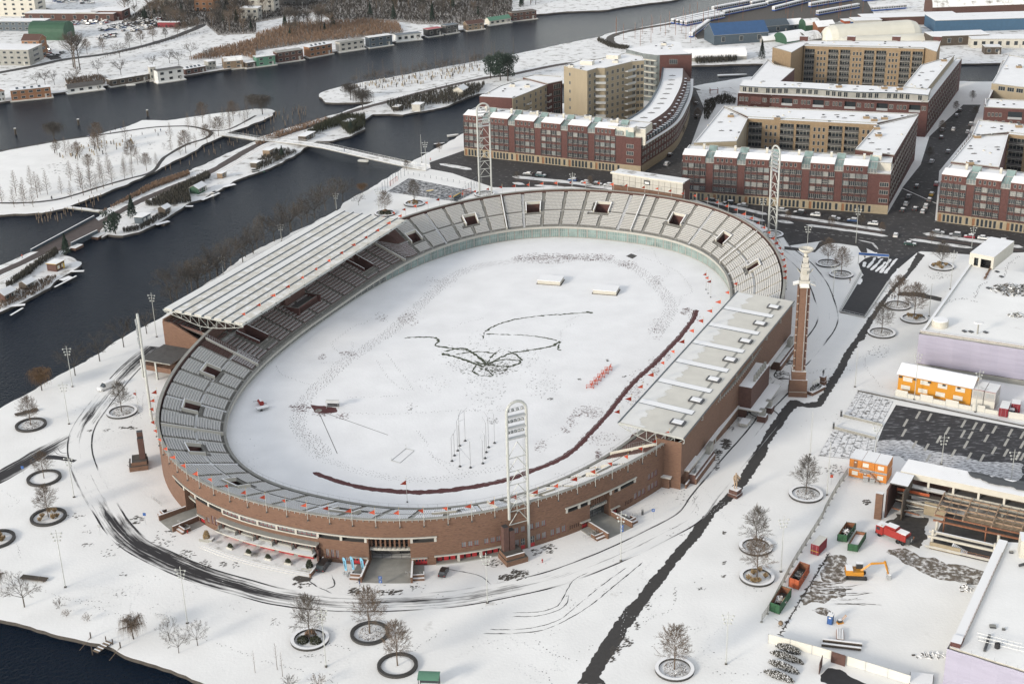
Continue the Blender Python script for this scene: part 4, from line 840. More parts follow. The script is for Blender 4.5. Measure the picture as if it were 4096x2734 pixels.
mb=MB();sheet(mb,ragged(A('12',(500,575),(620,585),(740,600),(745,640),(640,655),(540,645)),.35,.1,4),.018,'track_red');mb.lathe((*at2('12',572,626),.019),[(1.0,0),(1.0,.02)],'concrete',14);mb.build('shot_put_circle',FIELD)
mb=MB();sheet(mb,ragged(A('21',(1045,780),(1090,755),(1150,775),(1105,805)),.5,.08,2),.018,'concrete_dark');mb.build('jump_pit',FIELD)
mb=MB();sheet(mb,ragged(A('11',(450,1290),(560,1240),(590,1215),(570,1270),(610,1300),(450,1315)),.5,.15,4),.02,'track_red');sheet(mb,ragged(A('22',(1100,850),(1200,800),(1240,810),(1120,930),(1050,960)),.5,.2,4),.02,'track_red');mb.build('swept_track',FIELD)
mb=MB()
for i,(v,pts)in enumerate([('12',[(580,650),(745,1020)]),('12',[(610,640),(900,740),(1210,850)])]):strip(mb,A(v,*pts),.16,.026,'dirt_dark',1)
mb.build('sector_tape',FIELD,kind='stuff')
q=MB()
rg=random.Random(21)
LANE=A('12',(640,1040),(520,900),(400,800),(385,700),(440,560),(520,450),(650,330),(800,190),(950,90),(1090,0))+A('11',(1200,1500),(1350,1360),(1500,1230),(1650,1090),(1850,940),(2100,860),(2347,830))+A('21',(200,800),(600,800),(950,830),(1150,900),(1300,1030),(1400,1130),(1460,1240),(1420,1350),(1330,1480))
LN=smooth(LANE,5)
for k in range(9):footprints(q,shifted(LN,(k-4)*.5),rg.uniform(.75,1.0),.22,.22,.03+k*.001,'track_red' if k in(2,4,5)else 'dirt_dark',k,.8,.12)
L2=smooth(A('12',(400,760),(430,900),(560,1040),(750,1120),(1000,1190),(1300,1250),(1700,1250),(2050,1190),(2347,1130)),5)
for k in range(5):footprints(q,shifted(L2,(k-2)*.6),.95,.2,.17,.032+k*.001,'dirt_dark',20+k,.75,.15)
for k,(v,pts)in enumerate([('12',[(840,505),(1100,500),(1300,490)]),('12',[(1110,170),(1200,310),(1330,420),(1450,440)]),('12',[(1200,110),(1330,280),(1440,430)]),('12',[(1480,810),(1560,920),(1620,1040),(1720,1090),(1900,1180)]),('12',[(1600,1030),(1790,1200)]),('12',[(780,640),(1200,660),(1800,630),(2347,625)]),('12',[(180,210),(230,290),(400,360),(530,390)]),('12',[(690,10),(720,60),(800,110)]),('12',[(880,0),(880,60),(790,170),(600,190)]),('21',[(1110,750),(1240,700)]),('21',[(1280,710),(1360,840),(1440,930),(1370,1000)]),('21',[(1200,790),(1480,900),(1600,1010),(1650,1110),(1560,1150),(1530,1240)]),('21',[(480,1390),(580,1340),(680,1310)]),('21',[(450,1568),(460,1450),(560,1400)]),('11',[(1790,1450),(1900,1390),(2090,1350),(2000,1340)]),('11',[(700,1568),(900,1420),(1000,1390),(1130,1290),(1200,1380)]),('22',[(220,990),(250,940),(420,840)]),('22',[(400,1200),(520,1215),(700,1130)])]):
 footprints(q,smooth(A(v,*pts),5),.8,.18,.19,.038+k*.0004,'dirt_dark',40+k,.85)
q.build('footprint_trail',FIELD,kind='stuff')
patch_field('trodden_snow',FIELD,[('21',300,800,300,50,480,.22),('21',700,790,250,35,260,.22),('21',1060,860,90,40,90,.22),('21',1330,1000,60,40,50,.2),('21',1600,1290,60,40,60,.25),('21',1680,1350,60,60,50,.16),('12',600,130,50,30,30,.2),('12',840,110,80,25,40,.22),('12',400,600,100,40,70,.25),('12',800,680,70,30,40,.2),('12',600,650,110,30,60,.2),('11',1420,1360,130,60,90,.2),('11',1150,1340,60,40,30,.2),('11',1700,1010,160,60,60,.16),('22',700,640,150,60,200,.17),('22',560,720,60,60,60,.18),('22',800,880,200,70,120,.15),('22',1150,450,120,200,200,.17),('22',1300,230,60,100,120,.17),('22',1420,110,40,60,60,.15),('22',260,950,60,60,40,.2),('22',790,1040,30,60,40,.25),('21',1330,1450,80,100,120,.15),('22',500,800,60,40,30,.18)],'track_red',.05,4,an=.5)
patch_field('trodden_snow',FIELD,[('22',300,400,180,120,120,.16),('12',2100,420,200,160,130,.17),('12',1900,200,160,90,90,.15),('12',2200,240,140,60,160,.22),('12',1640,380,200,90,60,.13),('22',350,520,30,10,16,.25),('22',620,340,15,8,8,.3),('22',1030,315,18,6,6,.3),('22',880,170,20,10,8,.3),('12',1420,600,60,60,24,.18),('12',2180,720,60,30,20,.22),('22',150,200,200,150,60,.14),('22',900,560,200,60,60,.12),('12',2100,600,150,60,30,.14)],'dirt_dark',.06,5,an=.5)
mb=MB();D_='D'
DRAW=[([(1112,760),(1140,745),(1180,733),(1240,724),(1300,720),(1352,716)],.8),([(1345,714),(1360,718)],1.4),([(1112,760),(1107,778)],.7),([(1115,766),(1165,767),(1220,770),(1262,777),(1285,783)],.7),([(1285,783),(1262,795),(1210,804),(1165,812),(1120,835)],.9),([(927,775),(960,773),(1000,775),(1005,783),(998,792),(1030,798),(1075,805),(1115,832)],.9),([(1013,810),(1050,820),(1085,832),(1110,842)],1.2),([(1020,806),(1060,798),(1090,812),(1115,835)],.7),([(1090,830),(1130,838),(1170,840),(1195,828),(1150,825),(1110,838)],.9),([(1100,845),(1135,852),(1165,846)],.6),([(1115,838),(1130,815),(1150,800)],.5),([(1045,812),(1100,806),(1140,812)],.5),([(1165,805),(1185,815),(1198,827)],.5),([(1285,783),(1280,800),(1288,803)],.4),([(1095,835),(1085,850),(1100,860),(1130,862),(1115,848)],.5)]
z=.03
for i,(p,wd)in enumerate(DRAW):z+=.0007;strip(mb,smooth(A(D_,*p),5),wd*.8,z,'grass',.3,.16,i,ends=1)
mb.build('snow_drawing',FIELD,kind='stuff')
patch_field('trodden_snow',FIELD,[('D',1120,845,70,20,200,.25),('D',1080,815,90,30,120,.18),('D',1180,820,60,25,90,.18),('D',1110,785,40,30,40,.16)],'grass',.045,8,an=.3)
def line(P0,P1):
 L_=math.hypot(P1[0]-P0[0],P1[1]-P0[1]);dx,dy=(P1[0]-P0[0])/L_,(P1[1]-P0[1])/L_
 f=lambda s,off=0:(P0[0]+dx*s+dy*off,P0[1]+dy*s-dx*off,dy,-dx);f.L=L_;f.rz=math.atan2(-dx,dy);f.d=(dx,dy);return f
def put_window(f,s,z,w_,h_,key,parent,off=-.14,nx=2,ny=1,fm='window_white',gm='glass',name='window'):
 k=(key,round(w_,2),round(h_,2),nx,ny,fm,gm);me=wmesh(k,lambda:window_mesh(w_,h_,nx,ny,fm,gm,.08,.07));p=f(s,off);return obj(name,me,parent,(p[0],p[1],z),f.rz)
mat('glass_curtain',(.22,.225,.215),.3,var=.3,vscale=.5)
rgw=random.Random(77)
GM=('glass',)*8+('glass_pale','glass_curtain')
def terrace_front(parent,P0,P1,bays,bw,s_off=0.0,gr=3.6,fh=3.05,nf=4,lead=0.0,roof_z=18.8):
 """red brick street front: stone ground floor, four storeys of paired windows, dormers with snowy slopes"""
 f=line(P0,P1);H=gr+nf*fh;holes=[];wins=[]
 for b in range(bays):
  s0=s_off+b*bw
  for r in range(nf):
   for k in range(4):
    a=s0+.15+k*2.38;holes.append((a,a+2.2,gr+r*fh+.75,gr+r*fh+2.65,.3,'brick_dark'));wins.append((a+1.1,gr+r*fh+.75,2.2,1.9,2,1))
 q=facade(f,0,f.L,gr,H,'brick_red',holes,6.0);w_=q.build('wall',parent)
 for s,z,a,b_,nx,ny in wins:
  put_window(f,s,z,a,b_,'pair',parent,-.24,4 if rgw.random()<.5 else 3,2 if rgw.random()<.3 else 1,'window_white',rgw.choice(GM))
 holes=[];wins=[]
 for b in range(bays):
  s0=s_off+b*bw
  for k in range(6):a=s0+.4+k*1.55;holes.append((a,a+1.05,.15,gr-.5,.3,'stone_sand'));wins.append((a+.52,k))
  a=s0+bw-2.1;holes.append((a,a+1.1,.4,gr-.6,.3,'stone_sand'));wins.append((a+.55,9))
 facade(f,0,f.L,0,gr,'stone_sand',holes,6.0).build('ground_floor_wall',parent)
 for s,k in wins:
  if k==0:put_window(f,s,.15,1.05,gr-.65,'door',parent,-.22,1,1,'wood_orange','wood_orange','door')
  else:put_window(f,s,.15,1.05,gr-.65,'tall',parent,-.22,1,1,'window_white',rgw.choice(GM[:8]))
 for b in range(bays):
  s0=s_off+b*bw;q=MB()
  for r in range(nf):
   z=gr+r*fh+.35;curved_beam(q,f,s0,s0+9.7,z+.1,z+.18,.0,.35,'steel_dark',None,20)
  for k in range(5):curved_beam(q,f,s0+k*2.38-.02,s0+k*2.38+.1,gr,H-.1,.12,.24,'steel_dark',None,20)
  q.build('balcony_frame',parent)
 for b in range(bays):
  s0=s_off+b*bw;a,e=s0+.2,s0+bw-3.4;dh=2.75
  q=facade(f,a,e,H,H+dh,'brick_red',[(a+1.1+k*1.75,a+2.0+k*1.75,H+.75,H+2.2,.2,'window_white')for k in range(4)],12)
  for s in(a,e):
   p0,p1=f(s,0),f(s,-5.2);q.face([(p0[0],p0[1],H),(p1[0],p1[1],H),(p1[0],p1[1],H+dh+1.2),(p0[0],p0[1],H+dh)],'brick_red')
  c=[f(a-.15,.15),f(e+.15,.15),f(e+.15,-5.2),f(a-.15,-5.2)];slab(q,[x[:2]for x in c],[H+dh+.1,H+dh+.1,H+dh+1.3,H+dh+1.3],.16,'rust','rust','snow_roof');d_=q.build('dormer',parent)
  for k in range(4):put_window(f,a+1.55+k*1.75,H+.75,.9,1.45,'dorm',d_,-.15,1,1,'window_white',rgw.choice(GM[:7]))
  a,e=s0+bw-3.3,s0+bw+.1
  if e<f.L+.2:
   q=MB();curved_panel(q,f,a,e,H,H+1.9,-.4,'glass_pale',20);c=[f(a,-.4),f(e,-.4),f(e,-4.6),f(a,-4.6)];slab(q,[x[:2]for x in c],[H+1.9,H+1.9,H+3.4,H+3.4],.1,'glass_green','window_white')
   for k in range(4):s=a+(e-a)*k/3;p0,p1,p2=f(s,-.36),f(s,-.36),f(s,-4.6);q.tube((p0[0],p0[1],H),(p0[0],p0[1],H+1.95),.07,'window_white');q.tube((p1[0],p1[1],H+1.97),(p2[0],p2[1],H+3.5),.06,'window_white')
   q.build('greenhouse',parent)
   q=MB();c=[f(a+.1,-6.2),f(e-.1,-6.2),f(e-.1,-8.6),f(a+.1,-8.6)];slab(q,[x[:2]for x in c],[roof_z+.3,roof_z+.3,roof_z+2.0,roof_z+2.0],.1,'glass_green','window_white')
   p=f((a+e)/2,-8.9);q.box((p[0],p[1],roof_z),(.4,e-a,2.0),'plaster_white',f.rz);q.build('rooflight',parent)
   p=f(a-2.2,-9.2);q=MB();q.box((p[0],p[1],roof_z),(.9,.9,2.2),'plaster_white',f.rz,top='snow_flat');q.build('chimney',parent)
 return f,H
def grid_windows(parent,P0,P1,z0,rows,fh,s0,n,ds,w_,h_,nx=2,ny=1,fm='window_white',off=.01,gm=None,skip=lambda i,j:False):
 f=line(P0,P1)
 for j in range(rows):
  for i in range(n):
   if not skip(i,j):put_window(f,s0+i*ds,z0+j*fh,w_,h_,'g',parent,off,nx,ny,fm,gm or rgw.choice(GM[:8]))
 return f
def wing(parent,poly,z,m,name='wall',z0=0,top='snow_roof',par=.35):
 """one wing of a block: walls, snow roof and a low parapet"""
 q=MB();q.prism(poly,z0,z,m,top=top);o=q.build(name,parent);N=len(poly)
 q=MB();cx,cy=sum(p[0]for p in poly)/N,sum(p[1]for p in poly)/N
 for i in range(N):
  a,b=poly[i],poly[(i+1)%N];d=math.hypot(b[0]-a[0],b[1]-a[1])
  if d<.5:continue
  f=line(a,b);c=f(d/2,-.16);c2=f(d/2,.16)
  if(c[0]-cx)**2+(c[1]-cy)**2>(c2[0]-cx)**2+(c2[1]-cy)**2:c=c2
  q.box((c[0],c[1],z),(d,.3,par),'concrete',math.atan2(b[1]-a[1],b[0]-a[0]),top='snow_flat')
 q.build('parapet',o);return o
def roof_clutter(parent,poly,z,seed,n,big=2,m='brick_yellow'):
 r0=random.Random(seed);pts=scatter(poly,n+big,r0,3.0);rz=r0.uniform(0,.3)
 for i,p in enumerate(pts):
  q=MB()
  if i<big:q.box((p[0],p[1],z),(2.6,2.0,1.1),m,rz-.3,top='snow_flat');q.box((p[0]+.3,p[1],z+1.1),(1.4,1.2,.3),'steel_dark',rz-.3);q.build('roof_unit',parent)
  elif i%3==0:q.lathe((p[0],p[1],z+.05),[(1.0,0),(.9,.05)],'dirt_dark',8,1.3,.6);q.tube((p[0],p[1],z),(p[0],p[1],z+.5),.22,'steel',n=6);q.build('roof_vent',parent)
  elif i%3==1:q.lathe((p[0],p[1],z),[(.55,0),(.5,.3),(.3,.42)],'plaster_white',8);q.build('roof_vent',parent)
  else:q.box((p[0],p[1],z),(.9,.7,.35),'steel_dark',rz);q.build('roof_vent',parent)
def quad(P0,P1,depth):
 f=line(P0,P1);a,b=f(f.L,-depth),f(0,-depth);return[P0,P1,a[:2],b[:2]]
A0,A1=at2('10',1910,1425),at2('20',1180,1598)
BA=thing('apartment_block','red brick apartment block with snowy dormers, curved rear wing and canal beside it','building')
fA,HA=terrace_front(BA,A0,A1,6,12.6,.1)
ZR=18.8
fb=line(A0,A1);pA=[fb(0,-.35)[:2],fb(fb.L-.1,-.35)[:2],fb(fb.L-.1,-15)[:2],fb(0,-15)[:2]]
wing(BA,pA,HA+.02,'brick_red');wing(BA,[fb(.2,-5.3)[:2],fb(fb.L-.3,-5.3)[:2],fb(fb.L-.3,-14.6)[:2],fb(.2,-14.6)[:2]],ZR,'plaster_white','roof_storey',HA)
roof_clutter(BA,[fb(2,-10)[:2],fb(75,-10)[:2],fb(75,-14)[:2],fb(2,-14)[:2]],ZR,3,14,3,'plaster_white')
f=fb
for z,w_ in((4.6,3.2),(7.9,3.2),(11.0,3.2)):put_window(f,79.4,z,w_,1.7,'wide',BA,.01,4,1)
q=MB();p=f(79.2,-1.2);q.box((p[0],p[1],HA),(2.6,3.6,2.9),'glass_green',f.rz,top='snow_flat');q.build('greenhouse',BA)
cO=smooth([f(f.L,-1)[:2]]+[at2('20',x,y,14.0)for x,y in((1480,1110),(1580,960),(1630,830),(1640,700))],8)
P_,Lc=resample(cO,2.0)
def curve_path(P_):
 D_=np.concatenate([[0],np.cumsum(np.hypot(*np.diff(P_,axis=0).T))]);T=np.gradient(P_,axis=0);T/=np.hypot(T[:,0],T[:,1])[:,None]
 def g(s,off=0):
  x,y=np.interp(s,D_,P_[:,0]),np.interp(s,D_,P_[:,1]);a,b=np.interp(s,D_,T[:,0]),np.interp(s,D_,T[:,1]);return(x+b*off,y-a*off,b,-a)
 g.L=D_[-1];return g
gC=curve_path(P_)
q=MB();n=int(gC.L/2.5)
for i in range(n):
 a,b=gC.L*i/n,gC.L*(i+1)/n
 o0,o1,i0,i1=gC(a,0),gC(b,0),gC(a,-4),gC(b,-4);e0,e1=gC(a,-14),gC(b,-14)
 q.face([(o0[0],o0[1],0),(o1[0],o1[1],0),(o1[0],o1[1],3.6),(o0[0],o0[1],3.6)],'stone_sand');q.face([(o0[0],o0[1],3.6),(o1[0],o1[1],3.6),(o1[0],o1[1],12.6),(o0[0],o0[1],12.6)],'brick_red')
 q.face([(o0[0],o0[1],12.6),(o1[0],o1[1],12.6),(i1[0],i1[1],18.0),(i0[0],i0[1],18.0)],'brick_dark');q.face([(i0[0],i0[1],18.0),(i1[0],i1[1],18.0),(e1[0],e1[1],18.0),(e0[0],e0[1],18.0)],'snow_roof')
 q.face([(e1[0],e1[1],0),(e0[0],e0[1],0),(e0[0],e0[1],18.0),(e1[0],e1[1],18.0)],'brick_sand')
CW=q.build('curved_wing',BA)
q=MB();curved_beam(q,gC,0,gC.L-.1,12.45,12.75,-.1,1.3,'plaster_white','snow_flat',2.5);q.build('gutter',CW);q=MB();curved_beam(q,gC,0,gC.L-.1,18.0,18.5,-14.4,-13.6,'blue_steel',None,2.5);q.build('gutter',CW)
for i in range(34):
 s=4+i*3.2
 if s>gC.L-4:break
 p=gC(s,-1.0);q=MB();q.box((0,0,0),(2.0,1.5,1.7),'blue_steel',0,top='snow_flat');q.box((1.02,0,.25),(.06,1.1,1.2),'glass_pale');q.build('dormer',CW,loc=(p[0],p[1],13.2),rz=math.atan2(p[3],p[2]))
 if i%2:p=gC(s,-2.7);q=MB();q.box((0,0,0),(1.6,2.0,1.3),'brick_dark',0,top='snow_flat');q.box((.82,0,.2),(.06,1.5,.9),'glass');q.build('dormer',CW,loc=(p[0],p[1],15.4),rz=math.atan2(p[3],p[2]))
 for z in(4.6,7.6,10.4):
  p=gC(s,.01);k=('cw',);me=wmesh(k,lambda:window_mesh(1.5,1.6,2,1,'window_white','glass',.08,.1));obj('window',me,CW,(p[0],p[1],z),math.atan2(p[3],p[2]))
 if i%3==0:p=gC(s,-9);q=MB();q.lathe((p[0],p[1],18.02),[(1.3,0),(1.2,.05)],'dirt_dark',9,1.4,.6);q.box((p[0],p[1],18.05),(.7,.5,.4),'steel');q.build('roof_vent',CW)
q=MB();p=gC(.2,-7);q.box((p[0],p[1],12.6),(17,1.0,7.0),'plaster_white',fb.rz+math.pi/2,top='snow_flat');q.box((p[0]+2,p[1]-3.5,18.8),(4,2.5,2.0),'plaster_white',fb.rz,top='snow_flat');q.build('end_wall',CW)
grid_windows(BA,A1,at2('20',1330,1500),4.6,4,3.05,2.4,1,3.0,1.6,1.5)
ZT_=24.0
rt=[at2('20',x,y,ZT_)for x,y in((1330,505),(1650,505),(1580,470),(1540,385),(1470,380))]
f=line(at2('20',1330,506,ZT_),at2('20',1650,506,ZT_))
TW=thing('apartment_tower','red brick end tower with wedge roof closing the curved wing, by the canal','building')
q=MB();q.prism([f(0)[:2],f(f.L)[:2],f(f.L,-5)[:2],f(0,-5)[:2]],0,ZT_,'brick_red',top='dirt_dark');q.build('wall',TW)
gl=[at2('20',*p,ZT_)for p in((1045,450),(1195,490),(1330,507))];q=MB();q.prism([gl[0],gl[1],gl[2],f(f.L,-3)[:2],at2('20',1575,470,ZT_),at2('20',1540,388,ZT_),at2('20',1470,380,ZT_)],0,ZT_+.05,'glass_pale',top='snow_roof');W2=q.build('glazed_wall',TW)
for z in range(7):q=MB();f2=line(gl[0],gl[1]);curved_beam(q,f2,0,f2.L,2.5+z*3.1,2.9+z*3.1,0,.4,'plaster_white',None,40);f3=line(gl[1],gl[2]);curved_beam(q,f3,0,f3.L,2.5+z*3.1,2.9+z*3.1,0,1.2,'plaster_white',None,40);q.build('balcony',W2)
for z in range(6):
 for s in(3,6):put_window(line(gl[0],gl[1]),s,3.2+z*3.1,1.6,2,'tw',W2,.06,2,1);put_window(line(gl[1],gl[2]),s,3.2+z*3.1,1.8,2,'tw2',W2,.06,2,1)
put_window(f,f.L*.47,19.5,4,2.4,'tww',TW,.02,4,1);roof_clutter(TW,[at2('20',*p,ZT_)for p in((1250,430),(1450,460),(1480,410),(1350,400))],ZT_+.05,5,6,1,'plaster_white')
TH_=30.0
BT=thing('apartment_tower','tall sand-coloured apartment slab with balconies behind the red block','building')
bp=[at2('20',*p,TH_)for p in((475,607),(690,655),(780,628),(850,628),(1040,583),(1100,568),(1212,558),(1190,520),(1040,490),(900,520),(780,545),(640,548))]
wing(BT,bp,TH_,'brick_sand',par=.3)
f=line(bp[0],bp[1])
for k in range(6):put_window(f,4.2,6+k*4,.9,1.6,'bt',BT,.01,1,1)
put_window(f,8.2,5,3.2,3.4,'btb',BT,.01,2,2)
for(a,b),n in(((1,2),2),((3,4),4),((5,6),3)):
 f=line(bp[a],bp[b])
 for r in range(9):
  for i in range(n):put_window(f,f.L*(i+.5)/n,1.6+r*3.12,1.5,1.8,'bs',BT,.012,2,1,'window_white',rgw.choice(GM[:8]))
for a,b in((2,3),(4,5)):
 f=line(bp[a],bp[b])
 for r in range(9):q=MB();curved_beam(q,f,-.6,f.L+.6,1.2+r*3.12,1.45+r*3.12,0,2.2,'concrete_light','snow_flat',9);curved_beam(q,f,-.6,f.L+.6,1.45+r*3.12,2.4+r*3.12,2.1,2.2,'steel',None,9);q.build('balcony',BT)
roof_clutter(BT,bp,TH_,8,8,2,'plaster_white')
q=MB();p=at2('20',690,590,TH_);q.box((*p,TH_),(6,3.5,1.8),'plaster_white',-.4,top='snow_flat');q.build('plant_room',BT);q=MB();p=at2('20',930,535,TH_);q.box((*p,TH_),(6,4,1.8),'plaster_white',-.4,top='snow_flat');q.build('plant_room',BT)
LB=thing('apartment_building','lower sand and red brick flats between the tall slab and the canal','building')
wing(LB,[at2('20',*p,20)for p in((330,772),(460,745),(460,705),(200,690),(100,712))],20.0,'brick_red')
lp=[at2('10',2050,890,19.5),at2('10',2347,905,19.5),at2('20',5,907,19.5),at2('20',145,852,19.5),at2('20',330,775,19.5),at2('20',240,730,19.5),at2('20',60,740,19.5),at2('10',2240,790,19.5)]
wing(LB,lp,19.5,'brick_sand')
for a,b,n in((2,3,2),(3,4,4)):
 f=line(lp[a],lp[b])
 for r in range(6):
  for i in range(n):put_window(f,f.L*(i+.5)/n,1.6+r*3.0,1.5,1.8,'bs',LB,.012,2,1,'window_white',rgw.choice(GM[:8]))
 for r in range(5):q=MB();curved_beam(q,f,f.L-1.6,f.L+.8,2.2+r*3,2.4+r*3,0,1.6,'concrete_light','snow_flat',9);curved_beam(q,f,f.L-1.6,f.L+.8,2.4+r*3,3.3+r*3,1.5,1.6,'steel',None,9);q.build('balcony',LB)
f=line(at2('20',330,772,20),at2('20',460,745,20))
for r in range(6):put_window(f,f.L*.62,1.4+r*3.1,4.2,2.3,'lbx',LB,.012,4,1)
q=MB();f=line(lp[0],lp[1]);q.prism([f(0,.3)[:2],f(f.L,.3)[:2],f(f.L,-4)[:2],f(0,-4)[:2]],0,19.9,'brick_red',top='snow_roof');q.build('wall',LB)
roof_clutter(LB,lp,19.5,12,7,2,'plaster_white')
def yellow_court(parent,P0,P1,z,bays,seed):
 """yellow brick courtyard front: balcony bays of dark glass between piers, small windows in threes"""
 f=line(P0,P1);n=bays;bw=f.L/n;holes=[]
 for b in range(n):
  if b%3!=1:holes.append((b*bw+.5,(b+1)*bw-.5,1.0,z-1.4,1.5,'brick_yellow'))
 q=facade(f,0,f.L,0,z,'brick_yellow',holes,8);c=[f(0,0),f(f.L,0),f(f.L,-2.2),f(0,-2.2)];slab(q,[x[:2]for x in c],[z+.12]*4,.12,'concrete',None,'snow_roof');q.build('court_wall',parent)
 for b in range(n):
  a,e=b*bw+.5,(b+1)*bw-.5
  if b%3!=1:
   q=MB();curved_panel(q,f,a,e,1.0,z-1.4,-1.5,'glass',40);q.build('balcony_glazing',parent)
   for r in range(int((z-2)/3)):
    zz=z-1.5-r*3.0-2.2;q=MB();curved_beam(q,f,a,e,zz-.25,zz,-1.5,.35,'concrete',None,40);curved_beam(q,f,a,e,zz,zz+.9,.25,.33,'concrete_dark',None,40)
    for k in range(5):s=a+(e-a)*k/4;curved_beam(q,f,s-.05,s+.05,zz,zz+2.6,-1.48,-1.36,'window_white')
    curved_beam(q,f,a,e,zz+1.8,zz+1.92,-1.48,-1.38,'window_white',None,40);q.build('balcony',parent)
  else:
   for r in range(int((z-2)/3)):
    for k in range(3):put_window(f,a+(e-a)*(k+.5)/3,z-4.2-r*3.0,1.0,1.8,'yc',parent,.012,1,1,'window_white')
 return f
B0,B1=at2('20',1548,1828),at2('31',1095,398)
BB=thing('apartment_block','red brick courtyard block with snowy dormers facing the middle of the stadium bend','building')
fB,HB=terrace_front(BB,B0,B1,6,12.6,.1)
f=line(B0,B1)
wing(BB,[f(0,-.35)[:2],f(f.L-.1,-.35)[:2],f(f.L-.1,-14)[:2],f(0,-14)[:2]],HB+.02,'brick_red');wing(BB,[f(.3,-5.3)[:2],f(f.L-.4,-5.3)[:2],f(f.L-.4,-13.6)[:2],f(.3,-13.6)[:2]],ZR,'plaster_white','roof_storey',HB)
cB={'fl':f(0,-14)[:2],'fr':f(f.L,-14)[:2],'br':at2('30',1380,1050,20),'bl':at2('20',1940,975,20),'cl':at2('20',2160,1085,20),'cr':at2('30',1000,1142,20),'il':at2('20',2060,1290,20),'ir':at2('30',800,1365,20)}
_f=line(cB['cl'],cB['cr']);wing(BB,[cB['bl'],_f(0,-2)[:2],_f(_f.L,-2)[:2],cB['br']],20.0,'brick_red');wing(BB,[cB['cr'],cB['br'],f(f.L,-14)[:2],cB['ir']],19.6,'brick_red');wing(BB,[f(2,-14)[:2],cB['il'],cB['cl'],cB['bl']],19.6,'brick_sand')
yellow_court(BB,cB['cl'],cB['cr'],19.9,8,4)
roof_clutter(BB,[cB['bl'],cB['cl'],cB['cr'],cB['br']],20,15,16,4);roof_clutter(BB,[cB['cr'],cB['br'],f(f.L,-14)[:2],cB['ir']],19.6,16,8,2);roof_clutter(BB,[f(2,-14)[:2],cB['il'],cB['cl'],cB['bl']],19.6,17,7,1)
grid_windows(BB,B1,cB['br'],4.6,5,3.05,3,18,4.4,1.8,1.7,2,1)
for z in(4.6,7.9,11.0):put_window(f,79.0,z,3.4,1.7,'wide',BB,.01,4,1)
q=MB();p=f(75,-10);q.box((p[0],p[1],ZR),(4,3.4,2.2),'plaster_white',f.rz,top='snow_flat');q.build('plant_room',BB)
C0,C1=at2('31',1545,460),at2('31',2347,570)
fc=line(C0,C1);C1=fc(52)[:2]
BC=thing('apartment_block','red brick courtyard block with snowy dormers at the far right street corner','building')
fC,HC=terrace_front(BC,C0,C1,4,12.6,.1);f=line(C0,C1)
wing(BC,[f(0,-.35)[:2],f(f.L,-.35)[:2],f(f.L,-14)[:2],f(0,-14)[:2]],HC+.02,'brick_red');wing(BC,[f(.3,-5.3)[:2],f(f.L-.2,-5.3)[:2],f(f.L-.2,-13.6)[:2],f(.3,-13.6)[:2]],ZR,'plaster_white','roof_storey',HC)
cbl=at2('30',1930,1105,20);ccl=at2('30',1790,1250,20.0);crl=at2('30',2205,1228,20)
fr_=line(cbl,(cbl[0]+fC.d[0]*40,cbl[1]+fC.d[1]*40));_f=line(crl,(crl[0]+fC.d[0],crl[1]+fC.d[1]));wing(BC,[cbl,at2('30',1870,1245,20),_f(-1,-2)[:2],_f(30,-2)[:2],fr_(40)[:2]],20.0,'brick_red')
wing(BC,[f(0,-14)[:2],f(18,-14)[:2],crl,at2('30',1870,1247,20)],19.6,'brick_red')
yellow_court(BC,crl,line(crl,(crl[0]+fC.d[0],crl[1]+fC.d[1]))(28)[:2],19.9,4,5)
roof_clutter(BC,[cbl,at2('30',1870,1245,20),crl,fr_(30)[:2]],20,21,9,2);roof_clutter(BC,[f(0,-14)[:2],f(18,-14)[:2],crl,at2('30',1870,1247,20)],19.6,22,9,2)
grid_windows(BC,cbl,C0,4.6,5,3.05,3,12,4.6,1.7,1.6)
D0,D1,D2=at2('20',2070,852,16),at2('30',1470,942,16),at2('30',1780,540,16)
BD=thing('apartment_block','red brick courtyard block with wavy glazed penthouse storey behind the middle block','building')
f=line(D0,D1);D3=at2('20',2347,540,16)
holes=[];nb=6;bw=f.L/nb
for b in range(nb):holes.append((b*bw+6.2,b*bw+11.2,11.2,14.6,1.2,'brick_red'))
facade(f,0,f.L,0,16,'brick_red',holes,9).build('wall',BD)
for b in range(nb):
 q=MB();curved_panel(q,f,b*bw+6.2,b*bw+11.2,11.2,14.6,-1.2,'glass',9);curved_beam(q,f,b*bw+6.2,b*bw+11.2,11.2,12.3,-.1,.0,'steel',None,9);q.build('balcony',BD)
 for s,w_ in((1.3,.9),(2.6,.9),(4.3,1.4),(12.2,.9),(13.2,.9)):
  if s<bw:put_window(f,b*bw+s,12.2,w_,2.0,'dw',BD,.012,2,1)
 for s in(1.3,2.6,4.3,8.5):put_window(f,b*bw+s,9.6,1.2,.7,'dw',BD,.012,2,1);put_window(f,b*bw+s,6.2,1.2,2.0,'dw',BD,.012,2,1)
def wavy(s,off=0):
 o=off-2.6+1.1*math.sin(s/f.L*13);p=f(s,o);return p
q=MB();n=40
ins=[at2('30',0,750,19),at2('30',1230,800,19)]
fin=line(ins[0],ins[1])
pw=[wavy(f.L*(i+.2)/(n+.4))[:2]for i in range(n+1)];back=[f(f.L,-15)[:2],f(0,-15)[:2]]
q.prism(pw+back,15.9,19.0,'concrete',top='snow_roof');PH=q.build('penthouse',BD)
q=MB();curved_beam(q,wavy,.5,f.L-.5,18.9,19.25,-.3,.9,'blue_steel','snow_flat',2.0);q.build('eaves',PH)
